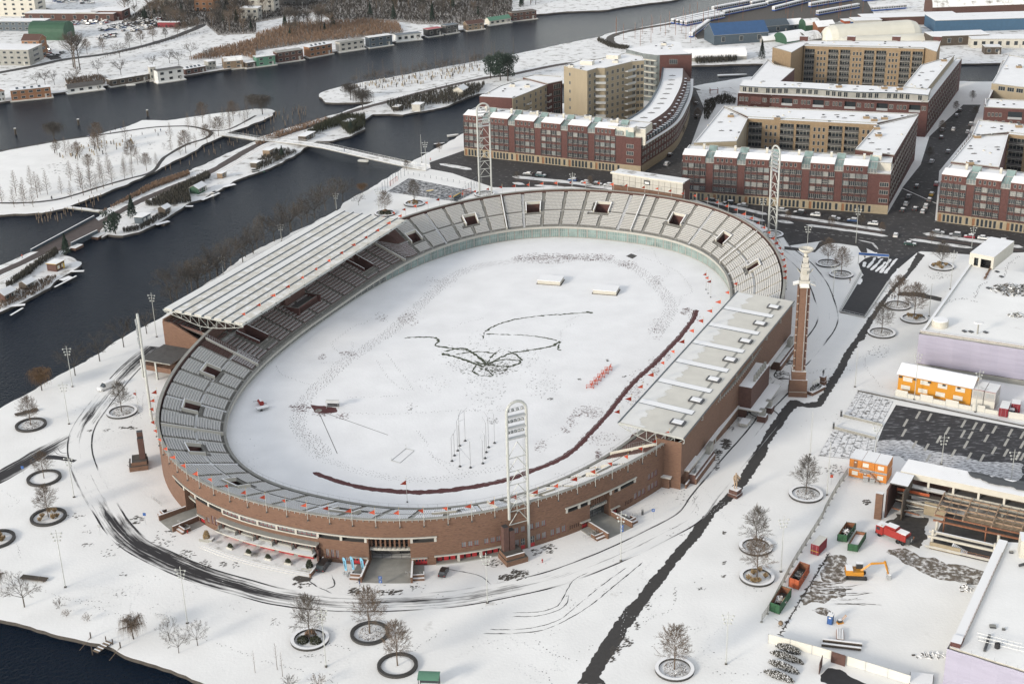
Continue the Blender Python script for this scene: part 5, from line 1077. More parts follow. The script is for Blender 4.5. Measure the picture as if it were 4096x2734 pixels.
for i in range(30):
 if i%5!=3:
  s=2+i*(f.L-4)/30;p=wavy(s,.06);p2=wavy(s+1.6,.06);me=wmesh(('ph',),lambda:window_mesh(1.9,2.4,2,1,'window_white','glass',.08,.1));obj('window',me,PH,((p[0]+p2[0])/2,(p[1]+p2[1])/2,16.2),math.atan2(-(p2[0]-p[0]),p2[1]-p[1]))
q=MB();q.prism([D0,D1,f(f.L,-16)[:2],f(0,-16)[:2]],15.0,15.95,'brick_red',top='snow_roof');q.build('terrace_roof',BD)
fR=line(D1,D2);wing(BD,[fR(0,-.1)[:2],fR(fR.L,-.1)[:2],fR(fR.L,-3.2)[:2],fR(0,-3.2)[:2]],16.0,'brick_red');wing(BD,[fR(12,-3)[:2],fR(fR.L-8,-3)[:2],at2('30',1405,600,19),at2('30',1240,800,19)],19.0,'brick_sand')
dl=at2('30',330,455,19);dr=at2('30',1430,482,19);db=at2('30',1580,415,19);da=at2('30',330,412,19);d_l=at2('30',130,455,19)
_f=line(dl,dr);wing(BD,[at2('30',40,470,19),at2('30',210,520,19),_f(0,-2)[:2],_f(_f.L,-2)[:2],at2('30',1545,515,19),db,da],21.0,'brick_yellow');yellow_court(BD,dl,dr,20.8,10,6)
wing(BD,[D0,f(16,0)[:2],at2('30',90,745,17),at2('30',245,610,17),at2('30',60,570,17),D3],15.5,'brick_red')
for t in(0,.35,.68,.98):q=MB();p=lerp2(da,db,t);q.box((p[0],p[1]+1,21),(4.2,2.4,2.4),'brick_red',fB.rz+math.pi/2,top='snow_flat');q.build('plant_room',BD)
roof_clutter(BD,[dl,dr,db,da],21,31,12,0);roof_clutter(BD,[fR(14,-5)[:2],fR(fR.L-10,-5)[:2],at2('30',1405,620,19),at2('30',1270,790,19)],19,32,9,1);roof_clutter(BD,[f(8,-6)[:2],f(f.L-8,-6)[:2],f(f.L-8,-13)[:2],f(8,-13)[:2]],19,33,14,3)
grid_windows(BD,D1,D2,2.2,5,2.8,4,18,4.9,1.6,1.5)
E0=at2('30',1990,985,16);E1=line(E0,at2('30',2347,1002,16))(70)[:2];f=line(E0,E1)
BE=thing('apartment_block','red brick courtyard block with grey penthouse at the right picture edge behind the corner block','building')
wing(BE,[E0,E1,f(f.L,-16)[:2],f(0,-16)[:2]],16.0,'brick_red');el=at2('30',2050,768,19);eb=at2('30',2205,505,19)
wing(BE,[el,f(60,-12)[:2],f(60,-60)[:2],eb],19.0,'brick_sand',z0=0);wing(BE,[E0,line(E0,eb)(6)[:2],eb,(eb[0]-3,eb[1])],16.0,'brick_red')
grid_windows(BE,E0,E1,12.0,1,3,2.0,4,1.6,1.1,1.8);q=MB();curved_panel(q,f,10,16,11.2,14.6,.02,'glass',9);curved_beam(q,f,10,16,11.2,12.2,.02,.2,'steel',None,9);q.build('balcony',BE)
fe=line(el,f(60,-12)[:2])
for i in range(6):put_window(fe,5+i*4.2,16.4,3.2,2.0,'ee',BE,.012,3,1)
grid_windows(BE,E0,E1,8.6,1,3,2.0,8,3.2,1.2,1.8)
roof_clutter(BE,[el,f(40,-12)[:2],f(40,-50)[:2],eb],19,41,12,2);roof_clutter(BE,[f(2,-3)[:2],f(30,-3)[:2],f(30,-14)[:2],f(4,-14)[:2]],16,42,8,1)
def copy_tree(o,loc=None,rz=None,label=None,group=None,scale=None,name=None,parent=None):
 c=o.copy();COL.objects.link(c);c.parent=parent
 if loc is not None:c.location=loc
 if rz is not None:c.rotation_euler=(0,0,rz)
 if scale is not None:c.scale=(scale,)*3 if not isinstance(scale,(tuple,list))else scale
 if label:c['label']=label
 if group:c['group']=group
 for ch in o.children:copy_tree(ch,parent=c)
 return c
CARM={}
def car_meshes(kind,colr,sn=True):
 key=(kind,colr,sn);SF='snow_flat' if sn else colr
 if key in CARM:return CARM[key]
 L,W,H={'hatch':(3.9,1.7,1.48),'sedan':(4.5,1.78,1.44),'van':(5.0,1.95,2.1),'suv':(4.5,1.85,1.7)}[kind]
 b=MB();prof=[(-L/2,.35),(L/2,.35),(L/2+.02,.62),(L/2-.15,.78),(L*.2,.92),(-L/2+.05,.95),(-L/2,.6)]
 if kind=='van':prof=[(-L/2,.35),(L/2,.35),(L/2,.75),(L/2-.3,1.02),(L*.28,1.1),(-L/2,1.1),(-L/2,.6)]
 def loft(q,prof,w0,w1,m,mt=None):
  n=len(prof);k=len(q.v);zs=[z for x,z in prof];z0,z1=min(zs),max(zs)
  for sg in(-1,1):q.v+=[(x,sg*(w0+(w1-w0)*(z-z0)/(z1-z0))/2,z)for x,z in prof]
  mi=q.mi(m);q.f+=[tuple(range(k,k+n)),tuple(range(k+2*n-1,k+n-1,-1))];q.m+=[mi,mi]
  for i in range(n):j=(i+1)%n;q.f.append((k+j,k+i,k+n+i,k+n+j));q.m.append(q.mi(mt[i])if mt and mt.get(i)else mi)
 loft(b,prof,W,W*.96,colr,{3:SF}if kind!='van' else None)
 for sx in(-1,1):
  b.box((L/2-.02,sx*W*.36,.6),(.08,.3,.14),'white_paint');b.box((-L/2+.01,sx*W*.38,.66),(.06,.22,.16),'red_door')
 g=MB();z0=.93 if kind!='van' else 1.08;r0,r1=(-L*.47,L*.22)if kind in('hatch','suv')else(-L*.34,L*.2)
 if kind=='van':r0,r1=-L*.49,L*.30
 cp=[(r0,z0),(r1,z0),(r1-(H-z0)*.95,H),(r0+(.28 if kind!='van' else .05),H)]
 loft(g,cp,W*.94,W*.74,'glass',{2:SF});
 g.box(((r0+r1)/2-.12,0,H-.02),((r1-r0)*.62,W*.76,.07),SF)
 for x in(r0+.12,(r0+r1)/2-.1):g.box((x,0,z0),(.1,W*.93,(H-z0)*.55),colr)
 if kind=='van':g.box((-L*.18,0,z0),(L*.6,W*.96,H-z0-.03),colr)
 wm_=MB();wm_.lathe((0,0,0),[(.31,-.1),(.31,.1),(.2,.11)],'rubber',10);wm_.lathe((0,0,.005),[(.19,.105),(.05,.115)],'steel',8)
 me=wm_.mesh('wheel');me.transform(Matrix.Rotation(math.pi/2,4,'X'))
 CARM[key]=(b.mesh('body'),g.mesh('cabin'),me,L,W);return CARM[key]
def car(loc,rz,kind,colr,label,group='cars parked along the street',parts=True,cat='car',name='parked_car',sn=True):
 b,g,wh,L,W=car_meshes(kind,colr,sn);t=thing(name,label,cat,(loc[0],loc[1],loc[2]if len(loc)>2 else .02),rz,group)
 obj('body',b,t);obj('cabin',g,t)
 if parts:
  for sx in(-1,1):
   for sy in(-1,1):obj('wheel',wh,t,(sx*L*.31,sy*(W/2-.1),.31))
 return t
for n_,c_ in(('car_black',(.012,.013,.015)),('car_grey',(.09,.095,.10)),('car_silver',(.36,.37,.38)),('car_white',(.68,.68,.66)),('car_blue',(.02,.06,.16)),('car_red',(.24,.02,.03)),('car_teal',(.02,.07,.08)),('car_yellow',(.4,.27,.03)),('car_green',(.01,.045,.035))):mat(n_,c_,.3,coat=.4)
def person_mesh(pose,seed,top='cloth_dark',legs='cloth_blue'):
 J={'hip':(0,0,.95),'chest':(.02,0,1.35),'neck':(.03,0,1.50),'head':(.05,0,1.62),'crown':(.05,0,1.74)}
 st={'walk':.24,'stand':.04,'stride':.36}[pose]
 R0={'hip':(.15,.12),'chest':(.18,.13),'neck':(.06,.06),'head':(.095,.10),'crown':(.07,.08)};E_=[('hip','chest'),('chest','neck'),('neck','head'),('head','crown')]
 for s,sg in(('l',1),('r',-1)):
  f=st*sg
  J.update({'hp'+s:(0,.09*sg,.90),'kn'+s:(f*.6+.04,.10*sg,.50),'an'+s:(f*.9-.02,.10*sg,.09),'to'+s:(f*.9+.16,.11*sg,.05),'sh'+s:(.02,.19*sg,1.40),'el'+s:(-f*.5-.02,.25*sg,1.12),'wr'+s:(-f*.8+.10,.24*sg,.88),'ha'+s:(-f*.9+.14,.24*sg,.80)})
  R0.update({'hp'+s:(.10,.10),'kn'+s:(.07,.07),'an'+s:(.05,.05),'to'+s:(.045,.04),'sh'+s:(.075,.075),'el'+s:(.055,.055),'wr'+s:(.04,.04),'ha'+s:(.04,.05)})
  E_+=[('hip','hp'+s),('hp'+s,'kn'+s),('kn'+s,'an'+s),('an'+s,'to'+s),('chest','sh'+s),('sh'+s,'el'+s),('el'+s,'wr'+s),('wr'+s,'ha'+s)]
 ks=list(J);me=bpy.data.meshes.new('body');me.from_pydata([J[k]for k in ks],[(ks.index(a),ks.index(b))for a,b in E_],[])
 o=bpy.data.objects.new('tmp',me);COL.objects.link(o);m=o.modifiers.new('s','SKIN');m.use_smooth_shade=True;o.modifiers.new('d','SUBSURF').levels=1
 sv=me.skin_vertices[0].data
 for i,k in enumerate(ks):sv[i].radius=R0[k];sv[i].use_root=k=='hip'
 dg=bpy.context.evaluated_depsgraph_get();dg.update();nm=bpy.data.meshes.new_from_object(o.evaluated_get(dg));bpy.data.objects.remove(o)
 for n in(top,legs,'skin','bark_dark'):nm.materials.append(MATS[n])
 for p in nm.polygons:
  z,y,x=p.center.z,p.center.y,p.center.x;p.material_index=(3 if z>1.68 or x<.02 else 2)if z>1.52 else(2 if z<.86 and abs(y)>.2 else(1 if z<.95 else 0))
 return nm
PM={}
def person(loc,rz,pose,top,legs,label,group=None):
 k=(pose,top,legs)
 if k not in PM:PM[k]=person_mesh(pose,1,top,legs)
 return obj('person',PM[k],None,(loc[0],loc[1],loc[2]if len(loc)>2 else .02),rz,label,'person',group)
def lamp_post(h,label,loc,rz=0,group='tall white lamp posts',heads=True):
 t=thing('lamp_post',label,'lamp post',loc,rz,group)
 q=MB();q.tube((0,0,0),(0,0,h),.12,'steel_white',.07,6);q.box((0,0,0),(.5,.5,.25),'dirt_dark');q.build('pole',t)
 if heads:
  for k,w_ in((0,1.1),(1,.8),(2,.6)):
   z=h-.9-k*.9;q=MB();q.tube((-w_,0,z),(w_,0,z),.05,'steel_white')
   for sx in(-1,1):q.lathe((sx*w_,0,z-.2),[(.05,-.1),(.22,0),(.2,.3),(.08,.38)],'steel_white',6)
   q.build('lamp_arm',t)
 return t
def branch(mbx,p,d,L,r,lv,rng,spec,m):
 """recursive limb: spec per level (children, length factor, angle, gravity)"""
 seg=3 if lv==0 else 2;q=Vector(p);dd=Vector(d).normalized();pts=[q.copy()]
 for i in range(seg):
  dd=(dd+Vector((rng.gauss(0,.09),rng.gauss(0,.09),rng.gauss(0,.05)))+Vector((0,0,spec['up'][min(lv,len(spec['up'])-1)]))).normalized();q=q+dd*(L/seg);pts.append(q.copy())
 last=lv>=spec['levels']
 for i in range(seg):
  r0=max(.019,r*(1-.75*i/seg));r1=max(.014,r*(1-.75*(i+1)/seg));mbx.tube(pts[i],pts[i+1],r0,m,r1,3 if lv else 4,cap=False)
 if last:return
 n=spec['n'][lv]
 for k in range(n):
  t=spec['from']+(1-spec['from'])*(k+rng.random())/n;x=t*seg;i=min(seg-1,int(x));b=pts[i].lerp(pts[i+1],x-i);ax=(pts[i+1]-pts[i]).normalized()
  o=ax.orthogonal().normalized();o.rotate(Matrix.Rotation(rng.uniform(0,6.283),3,ax));an=spec['ang'][min(lv,len(spec['ang'])-1)]*rng.uniform(.75,1.25);nd=ax*math.cos(an)+o*math.sin(an)
  branch(mbx,b,nd,L*spec['len'][min(lv,len(spec['len'])-1)]*rng.uniform(.7,1.15)*(1-.35*t),r*.45,lv+1,rng,spec,m)
def bare_tree(seed,h,kind,m='bark',r=None):
 """returns trunk mesh, crown mesh"""
 rng=random.Random(seed);tr=MB();cr=MB();r=r or h*.016
 if kind=='oval':
  n=5;pts=[Vector((rng.gauss(0,.02)*h*i/n*.5,rng.gauss(0,.02)*h*i/n*.5,h*.95*i/n))for i in range(n+1)]
  for i in range(n):tr.tube(pts[i],pts[i+1],r*(1-.9*i/n),m,r*(1-.9*(i+1)/n),6,cap=False)
  k=46;sp={'levels':2,'n':[9,5],'len':[.55,.5],'ang':[.62,.6],'up':[.05,.03,.02],'from':.18}
  for i in range(k):
   t=.26+.70*i/k;z=t*h;rad=h*.36*math.sin(min(1,(1.05-t)/.62)*1.5)*rng.uniform(.75,1.1);a=i*2.4+rng.uniform(-.4,.4);e=.22+t*.75
   branch(cr,(0,0,z),(math.cos(a)*math.cos(e),math.sin(a)*math.cos(e),math.sin(e)),rad*1.05,r*.26*(1.1-t),0,rng,sp,m)
 elif kind=='spread':
  tr.tube((0,0,0),(0,0,h*.3),r,m,r*.8,6,cap=False);sp={'levels':3,'n':[6,5,5],'len':[.62,.55,.5],'ang':[.6,.65,.7],'up':[.05,.02,0,0],'from':.3}
  for i in range(7):
   a=i*2.4+rng.uniform(-.4,.4);e=rng.uniform(.5,1.15);branch(cr,(0,0,h*(.26+.03*(i%2))),(math.cos(a)*math.cos(e),math.sin(a)*math.cos(e),math.sin(e)),h*.5,r*.5,0,rng,sp,m)
 elif kind=='willow':
  tr.tube((0,0,0),(rng.gauss(0,.02)*h,0,h*.42),r*1.2,'bark_dark',r*.9,6,cap=False)
  for i in range(12):
   a=i*2.4;e=rng.uniform(.5,1.2);d=Vector((math.cos(a)*math.cos(e),math.sin(a)*math.cos(e),math.sin(e)));L=h*.40;p0=Vector((0,0,h*.4));p1=p0+d*L*.6;p2=p1+Vector((d.x,d.y,d.z*.4))*L*.55
   cr.tube(p0,p1,r*.42,'bark_dark',r*.25,4,cap=False);cr.tube(p1,p2,r*.25,'bark_dark',r*.1,3,cap=False)
   for k in range(44):
    t=rng.random();b=p0.lerp(p1,.35+t*.65)if rng.random()<.4 else p1.lerp(p2,t);o=Vector((rng.gauss(0,1),rng.gauss(0,1),.2)).normalized()*h*rng.uniform(.05,.14);c=b+o;e_=c+Vector((o.x*.5,o.y*.5,-h*rng.uniform(.12,.36)));e_.z=max(e_.z,.2)
    cr.tube(b,c,.03,m,.02,3,cap=False);cr.tube(c,e_,.024,m,.010,3,cap=False)
 elif kind=='cone':
  tr.tube((0,0,0),(0,0,h),r*.8,m,r*.1,5,cap=False);sp={'levels':1,'n':[7],'len':[.45],'ang':[.7],'up':[.04,.02],'from':.2}
  for i in range(44):
   t=.12+.86*i/44;a=i*2.4;e=.35+.3*t;branch(cr,(0,0,t*h),(math.cos(a)*math.cos(e),math.sin(a)*math.cos(e),math.sin(e)),h*.24*(1.04-t)+.3,r*.2,0,rng,sp,m)
 elif kind=='tall':
  tr.tube((0,0,0),(rng.gauss(0,.03)*h,0,h*.55),r,m,r*.6,5,cap=False);sp={'levels':2,'n':[7,5],'len':[.5,.5],'ang':[.5,.6],'up':[.08,.05,.02],'from':.2}
  for i in range(24):
   t=.3+.66*i/24;a=i*2.4;e=.55+.4*t;branch(cr,(0,0,min(t*h,h*.56)),(math.cos(a)*math.cos(e),math.sin(a)*math.cos(e),math.sin(e)),h*.38*(1.15-t*.6),r*.35,0,rng,sp,m)
 elif kind=='shrub':
  tr.tube((0,0,0),(0,0,h*.25),r,m,r*.7,4,cap=False);sp={'levels':2,'n':[5,5],'len':[.6,.5],'ang':[.5,.6],'up':[.04,0],'from':.2}
  for i in range(9):a=i*2.4;e=rng.uniform(.4,1.3);branch(cr,(0,0,h*.15),(math.cos(a)*math.cos(e),math.sin(a)*math.cos(e),math.sin(e)),h*.6,r*.5,0,rng,sp,m)
 elif kind=='sapling':
  tr.tube((0,0,0),(rng.gauss(0,.03),0,h),r,m,r*.3,4,cap=False)
  for i in range(14):a=i*2.4;t=.35+.6*i/14;cr.tube((0,0,t*h),(math.cos(a)*h*.08,math.sin(a)*h*.08,t*h+h*.10),r*.3,m,r*.1,3,cap=False)
 return tr.mesh('trunk'),cr.mesh('crown')
def clumps(mbx,n,rng,shape,size,m):
 """many small leaf-like quads spread through a volume; shape(rng) gives a point"""
 for _ in range(n):
  c=shape(rng);a=Vector((rng.gauss(0,1),rng.gauss(0,1),rng.gauss(0,1))).normalized();b=a.orthogonal().normalized();s=size*rng.uniform(.6,1.3);a=a*s;b=b*s*.6;c=Vector(c);mbx.face([c-a,c+b,c+a,c-b],m)
 return mbx
def conifer(seed,h,w_,m='needles'):
 rng=random.Random(seed);tr=MB();tr.tube((0,0,0),(0,0,h*.8),h*.022,'bark_dark',.05,5,cap=False);cr=MB()
 def sh(r0):
  t=r0.random()**.75;a=r0.uniform(0,6.283);rr=w_*(1-t)*(.55+.45*r0.random())*(.8+.2*math.sin(a*5+t*20));return(math.cos(a)*rr,math.sin(a)*rr,h*(.06+.94*t)-rr*.15)
 clumps(cr,1500,rng,sh,.30*h/9,m);return tr.mesh('trunk'),cr.mesh('crown')
def bush_mesh(seed,rx,ry,h,m='hedge',n=500,size=.18,snow=.0):
 rng=random.Random(seed);q=MB()
 def sh(r0):
  a=r0.uniform(0,6.283);e=math.asin(r0.random());k=.75+.25*r0.random();return(math.cos(a)*math.cos(e)*rx*k,math.sin(a)*math.cos(e)*ry*k,max(.03,math.sin(e)*h*k))
 clumps(q,n,rng,sh,size,m)
 if snow:clumps(q,int(n*snow),rng,lambda r0:(lambda p:(p[0],p[1],p[2]+.05))(sh(r0)),size*.8,'snow_flat')
 return q.mesh('bush')
TREES={}
def tree_proto(key,*a):
 if key not in TREES:TREES[key]=(conifer if key[0]=='conifer' else bare_tree)(*a)
 return TREES[key]
def tree(meshes,loc,label,sc=1.0,rz=None,name='bare_tree',group=None,cat='tree',parts=True):
 rz=rnd.uniform(0,6.28)if rz is None else rz
 t=thing(name,label,cat,(loc[0],loc[1],loc[2]if len(loc)>2 else 0),rz,group,sc);obj('trunk',meshes[0],t);obj('crown',meshes[1],t);return t
OV=[bare_tree(100+i,9.0,'oval',('bark_brown','bark','bark_brown')[i])for i in range(3)]
SP=[bare_tree(200+i,10.0,'spread','bark_dark')for i in range(3)]
SPB=[bare_tree(240+i,10.0,'spread','bark')for i in range(2)]
WI=[bare_tree(300+i,8.0,'willow',('willow_twig','bark_brown')[i])for i in range(2)]
CO=[bare_tree(400+i,8.0,'cone','bark_brown')for i in range(3)]
TA=[bare_tree(500+i,18.0,'tall',('bark','bark_brown','bark_dark')[i])for i in range(3)]
SH=[bare_tree(600+i,3.0,'shrub',('bark','bark_brown')[i],.05)for i in range(2)]
SA=[bare_tree(700+i,6.0,'sapling','bark_brown',.06)for i in range(2)]
def pine(seed,h):
 rng=random.Random(seed);tr=MB();tr.tube((0,0,0),(0,0,h*.8),.3,'bark_dark',.1,5,cap=False);cr=MB();cs=[(rng.gauss(0,.16)*h,rng.gauss(0,.16)*h,h*rng.uniform(.22,.92),h*rng.uniform(.14,.22))for _ in range(16)]
 def sh(r0):c=r0.choice(cs);v=Vector((r0.gauss(0,1),r0.gauss(0,1),r0.gauss(0,.7))).normalized()*c[3]*r0.uniform(.6,1);return(c[0]+v.x,c[1]+v.y,c[2]+v.z)
 clumps(cr,2200,rng,sh,.34,'needles');return tr.mesh('trunk'),cr.mesh('crown')
PN=[pine(900+i,12.0)for i in range(3)]
CF=[conifer(800+i,9.0,2.6)for i in range(2)]
def bar(q,a,b,w_,h_,m,top=None):
 """rectangular beam between two points (foot line), w wide and h high"""
 a,b=Vector(a),Vector(b);d=b-a;L_=math.hypot(d.x,d.y)or 1e-6;nx,ny=-d.y/L_*w_/2,d.x/L_*w_/2;n=len(q.v);k,kt=q.mi(m),q.mi(top or m)
 q.v+=[(a.x+nx,a.y+ny,a.z),(a.x-nx,a.y-ny,a.z),(b.x-nx,b.y-ny,b.z),(b.x+nx,b.y+ny,b.z)];q.v+=[(x,y,z+h_)for x,y,z in q.v[n:n+4]]
 q.f+=[(n,n+1,n+5,n+4),(n+1,n+2,n+6,n+5),(n+2,n+3,n+7,n+6),(n+3,n,n+4,n+7),(n+4,n+5,n+6,n+7),(n+3,n+2,n+1,n)];q.m+=[k]*4+[kt,k];return q
HZ=11.0
h0,h1=at2('31',1400,1480,HZ),at2('32',2347,55,HZ);fh_=line(h0,h1);h1=fh_(60)[:2];hb=at2('31',1840,860,HZ);hbr=(hb[0]+fh_.d[0]*60,hb[1]+fh_.d[1]*60)
HALL=thing('exhibition_hall','wide flat-roofed hall under snow wrapped in lilac sheeting with white rooftop cabin','building')
q=MB();q.prism([h0,h1,hbr,hb],0,HZ,'concrete',top='snow');q.build('wall',HALL)
q=MB();c=[fh_(.2,.35)[:2],fh_(60,.35)[:2]]
curved_beam(q,fh_,-.3,60,HZ+.02,HZ+.55,-1.3,-.2,'concrete_light','snow_roof',60);fl_=line(hb,h0);curved_beam(q,fl_,0,fl_.L,HZ+.03,HZ+.5,-.9,-.1,'concrete_light','snow_flat',60);q.build('parapet',HALL,kind='stuff')
q=MB();n=24
for i in range(n):
 a,b=-.3+60.3*i/n,-.3+60.3*(i+1)/n;oa,ob=.8+.12*math.sin(i*1.9),.8+.12*math.sin((i+1)*1.9)
 for z0,z1,k0,k1 in((1.6,4.5,.1,0),(4.5,8,0,.06),(8,HZ-.1,.06,0)):
  p=[fh_(a,oa+k0),fh_(b,ob+k0),fh_(b,ob+k1),fh_(a,oa+k1)];q.face([(p[0][0],p[0][1],z0),(p[1][0],p[1][1],z0),(p[2][0],p[2][1],z1),(p[3][0],p[3][1],z1)],'lilac_sheet')
p0,p1=fh_(-.3,.8),fh_(-.3,-3);q.face([(p1[0],p1[1],1.6),(p0[0],p0[1],1.6),(p0[0],p0[1],HZ-.1),(p1[0],p1[1],HZ-.1)],'lilac_sheet');q.build('scaffold_sheet',HALL)
q=MB()
for i in range(26):p=fh_(i*2.4,.6);q.tube((p[0],p[1],HZ-.2),(p[0],p[1],HZ+1.1),.03,'steel',n=3)
for z in(.6,1.1):a,b=fh_(0,.6),fh_(60,.6);q.tube((a[0],a[1],HZ+z),(b[0],b[1],HZ+z),.03,'wood_orange',n=3)
q.build('scaffold_rail',HALL,kind='stuff')
q=MB();curved_beam(q,fh_,0,60,0,1.6,-.1,1.2,'concrete','wood_dark',60);q.build('plinth',HALL)
cb=[at2('31',*p,HZ)for p in((1840,862),(2060,905))];fcb=line(*cb);q=MB();dp=19
holes=[(1.6,3.0,HZ+.3,HZ+3.0,1,'dark_void'),(3.8,fcb.L-.8,HZ+.1,HZ+3.0,3,'dark_void')]
facade(fcb,0,fcb.L,HZ,HZ+4.2,'plaster_white',holes,20,q);a,b,c2,d2=fcb(0),fcb(fcb.L),fcb(fcb.L,-dp),fcb(0,-dp)
q.face([(a[0],a[1],HZ),(d2[0],d2[1],HZ),(d2[0],d2[1],HZ+4.2),(a[0],a[1],HZ+4.2)][::-1],'plaster_white');q.face([(b[0],b[1],HZ),(c2[0],c2[1],HZ),(c2[0],c2[1],HZ+4.2),(b[0],b[1],HZ+4.2)],'plaster_white');slab(q,[a[:2],b[:2],c2[:2],d2[:2]],[HZ+4.35]*4,.15,'plaster_white',None,'snow_roof');curved_panel(q,fcb,3.8,fcb.L-.8,HZ,HZ+3,-3,'dark_void',20);curved_panel(q,fcb,1.6,3.0,HZ,HZ+3,-1,'glass',20);q.build('roof_cabin',HALL)
q=MB();p=at2('31',1575,1420,HZ);q.lathe((*p,HZ),[(2.4,0),(2.4,2.0)],'plaster_white',20);q.lathe((*p,HZ+2.0),[(2.3,0),(2.2,.15)],'snow_flat',20);q.build('roof_tank',HALL)
q=MB();p=at2('31',1920,1490,HZ);q.tube((*p,HZ),(*p,HZ+3.2),.25,'concrete');q.lathe((*p,HZ+3.2),[(.5,0),(1.5,.3),(1.2,.5)],'snow_thin',10);q.build('roof_vent',HALL)
q=MB()
for x,y in((1800,1470),(1860,1475),(1995,1480),(2100,925),(2145,815),(2020,1075),(2140,970)):p=at2('31',x,y,HZ);q.box((*p,HZ),(.9,1.3,.3),'steel_dark',.4);q.build('roof_vent',HALL);q=MB()
q=MB();strip(q,A('31',(2130,740),(2050,870),(1985,995),z=HZ),.7,HZ+.3,'rust',.5,.1,1);strip(q,A('31',(1980,1000),(2060,850),(2140,745),z=HZ),.4,HZ+.5,'wood',.5,.1,2);q.build('cable_tray',HALL)
def rubble(name,c,rx,ry,h,n,mats_,seed,label,cat='rubble heap',size=.6,long=2.0,parent=None):
 r0=random.Random(seed);q=MB()
 for i in range(n):
  a=r0.uniform(0,6.28);k=r0.random()**.6;x,y=c[0]+math.cos(a)*rx*k,c[1]+math.sin(a)*ry*k;z=c[2]+h*(1-k)*r0.random();s=size*r0.uniform(.4,1.2);t=r0.uniform(0,3.14);p=Vector((x,y,z));d=Vector((math.cos(t),math.sin(t),r0.uniform(-.35,.5)))*s*long/2
  bar(q,p-d,p+d,s*r0.uniform(.25,.8),s*r0.uniform(.15,.5),r0.choice(mats_),r0.choice(mats_))
 return q.build(name,parent,label=label,cat=cat,kind='stuff')
p=at('31',2240,1090,HZ);rubble('demolition_rubble',p,6.5,5.5,1.8,260,['steel_dark','wood_dark','concrete','snow_flat','steel','dirt_dark'],3,'large heap of dark scrap and rubble lying on the snowy hall roof')
p=at('31',2265,1325,HZ);rubble('demolition_rubble',p,2.4,1.6,.7,40,['wood_dark','snow_flat','concrete'],4,'small heap of broken boards on the hall roof near its edge')
q=MB()
for i,(v,pts)in enumerate([('31',[(1620,1220),(1700,1180),(1800,1170),(1910,1200)]),('31',[(1900,1160),(1930,1060),(2010,1020)]),('31',[(2170,970),(2200,860),(2300,780)]),('31',[(2220,840),(2260,840)])]):footprints(q,smooth(A(v,*pts,z=HZ),4),.55,.2,.3,HZ+.03+i*.001,'dirt_dark',i,.9,.15)
q.build('footprint_trail',HALL,kind='stuff')
def cabin(c0,c1,depth,z0,h,m,top,parent=None,name='site_cabin',**kw):
 f=line(c0,c1);q=MB();q.prism([c0,c1,f(f.L,-depth)[:2],f(0,-depth)[:2]],z0,z0+h,m,top=top);return f,q
y0,y1=at2('W2',305,250),at2('W2',900,370)
YC=thing('site_office','long yellow two-storey site office with grey pitched roof below the lilac sheet','site office')
f,q=cabin(y0,y1,8,0,5.3,'yellow_cabin','yellow_cabin');q.build('wall',YC)
c=[f(-.5,.5),f(f.L+.5,.5),f(f.L+.5,-4),f(-.5,-4),f(-.5,-8.5),f(f.L+.5,-8.5)];q=MB();slab(q,[x[:2]for x in c[:4]],[5.4,5.4,7.2,7.2],.12,'steel',None,'snow_roof');slab(q,[c[3][:2],c[2][:2],c[5][:2],c[4][:2]],[7.2,7.2,5.4,5.4],.12,'steel',None,'snow_roof')
for s in(0,f.L):a,b,d2=f(s),f(s,-8),f(s,-4);q.face([(a[0],a[1],5.3),(b[0],b[1],5.3),(d2[0],d2[1],7.0)],'yellow_cabin')
q.build('roof',YC)
for k in range(4):
 for r in range(2):q=MB();p=f(f.L*(.11+.24*k+.02*r),.04);q.box((0,0,0),(.1,2.6,1.3),'cabin_white');q.build('shutter',YC,loc=(p[0],p[1],.9+2.6*r),rz=f.rz)
for k in range(5):q=MB();p=f(f.L*(.03+.2*k),.15);q.box((0,0,0),(.5,.8,.45),'steel_dark');q.build('air_conditioner',YC,loc=(p[0],p[1],4.4),rz=f.rz)
for i,(x,xx)in enumerate(((905,1000),(1005,1095))):
 g=thing('stacked_cabin',('pale grey stacked cabins with dark melted patch on roof beside the yellow office','pale grey stacked cabins with staircase nearest the red containers')[i],'site cabin');a,b=at2('W2',x,375+i*20),at2('W2',xx,393+i*20);f,q=cabin(a,b,6.0,0,2.6,'cabin_white','cabin_white');q.build('lower_cabin',g);f,q=cabin(a,b,6.0,2.65,2.6,'grey_cabin','snow_roof');q.build('upper_cabin',g);q=MB();curved_beam(q,f,-.05,f.L+.05,5.25,5.4,-6,.05,'container_red','snow_thin',9);q.build('roof',g)
 for s in(.3,.7):q=MB();p=f(f.L*s,.03);q.box((0,0,0),(.08,1.0,1.3),'steel');q.build('window',g,loc=(p[0],p[1],3.4),rz=f.rz)
def container(c0,c1,depth,h,m,label,cat='container',name='shipping_container',top='snow_roof',group=None):
 g=thing(name,label,cat,group=group);f,q=cabin(c0,c1,depth,.15,h,m,top);q.build('body',g)
 q=MB()
 for k in range(int(depth/.5)):
  for s in(0,f.L):a=f(s,-.25-k*.5);q.box((a[0],a[1],.2),(.16,.12,h-.2),m,f.rz)
 q.build('corrugation',g,kind='stuff');q=MB();a=f(f.L/2,.03);q.box((a[0],a[1],.2),(.05,.06,h-.2),'steel_dark',f.rz)
 for s in(.25,.75):a=f(f.L*s,.04);q.tube((a[0],a[1],.25),(a[0],a[1],h),.03,'steel',n=4)
 q.build('door_bar',g);return g
container(at2('W2',1133,460),at2('W2',1205,472),5.2,2.5,'container_red','dark red shipping container with snowy top beside the grey cabins')
container(at2('W2',1232,425),at2('W2',1305,435),3.2,2.5,'container_red','shorter red container behind the other red one')
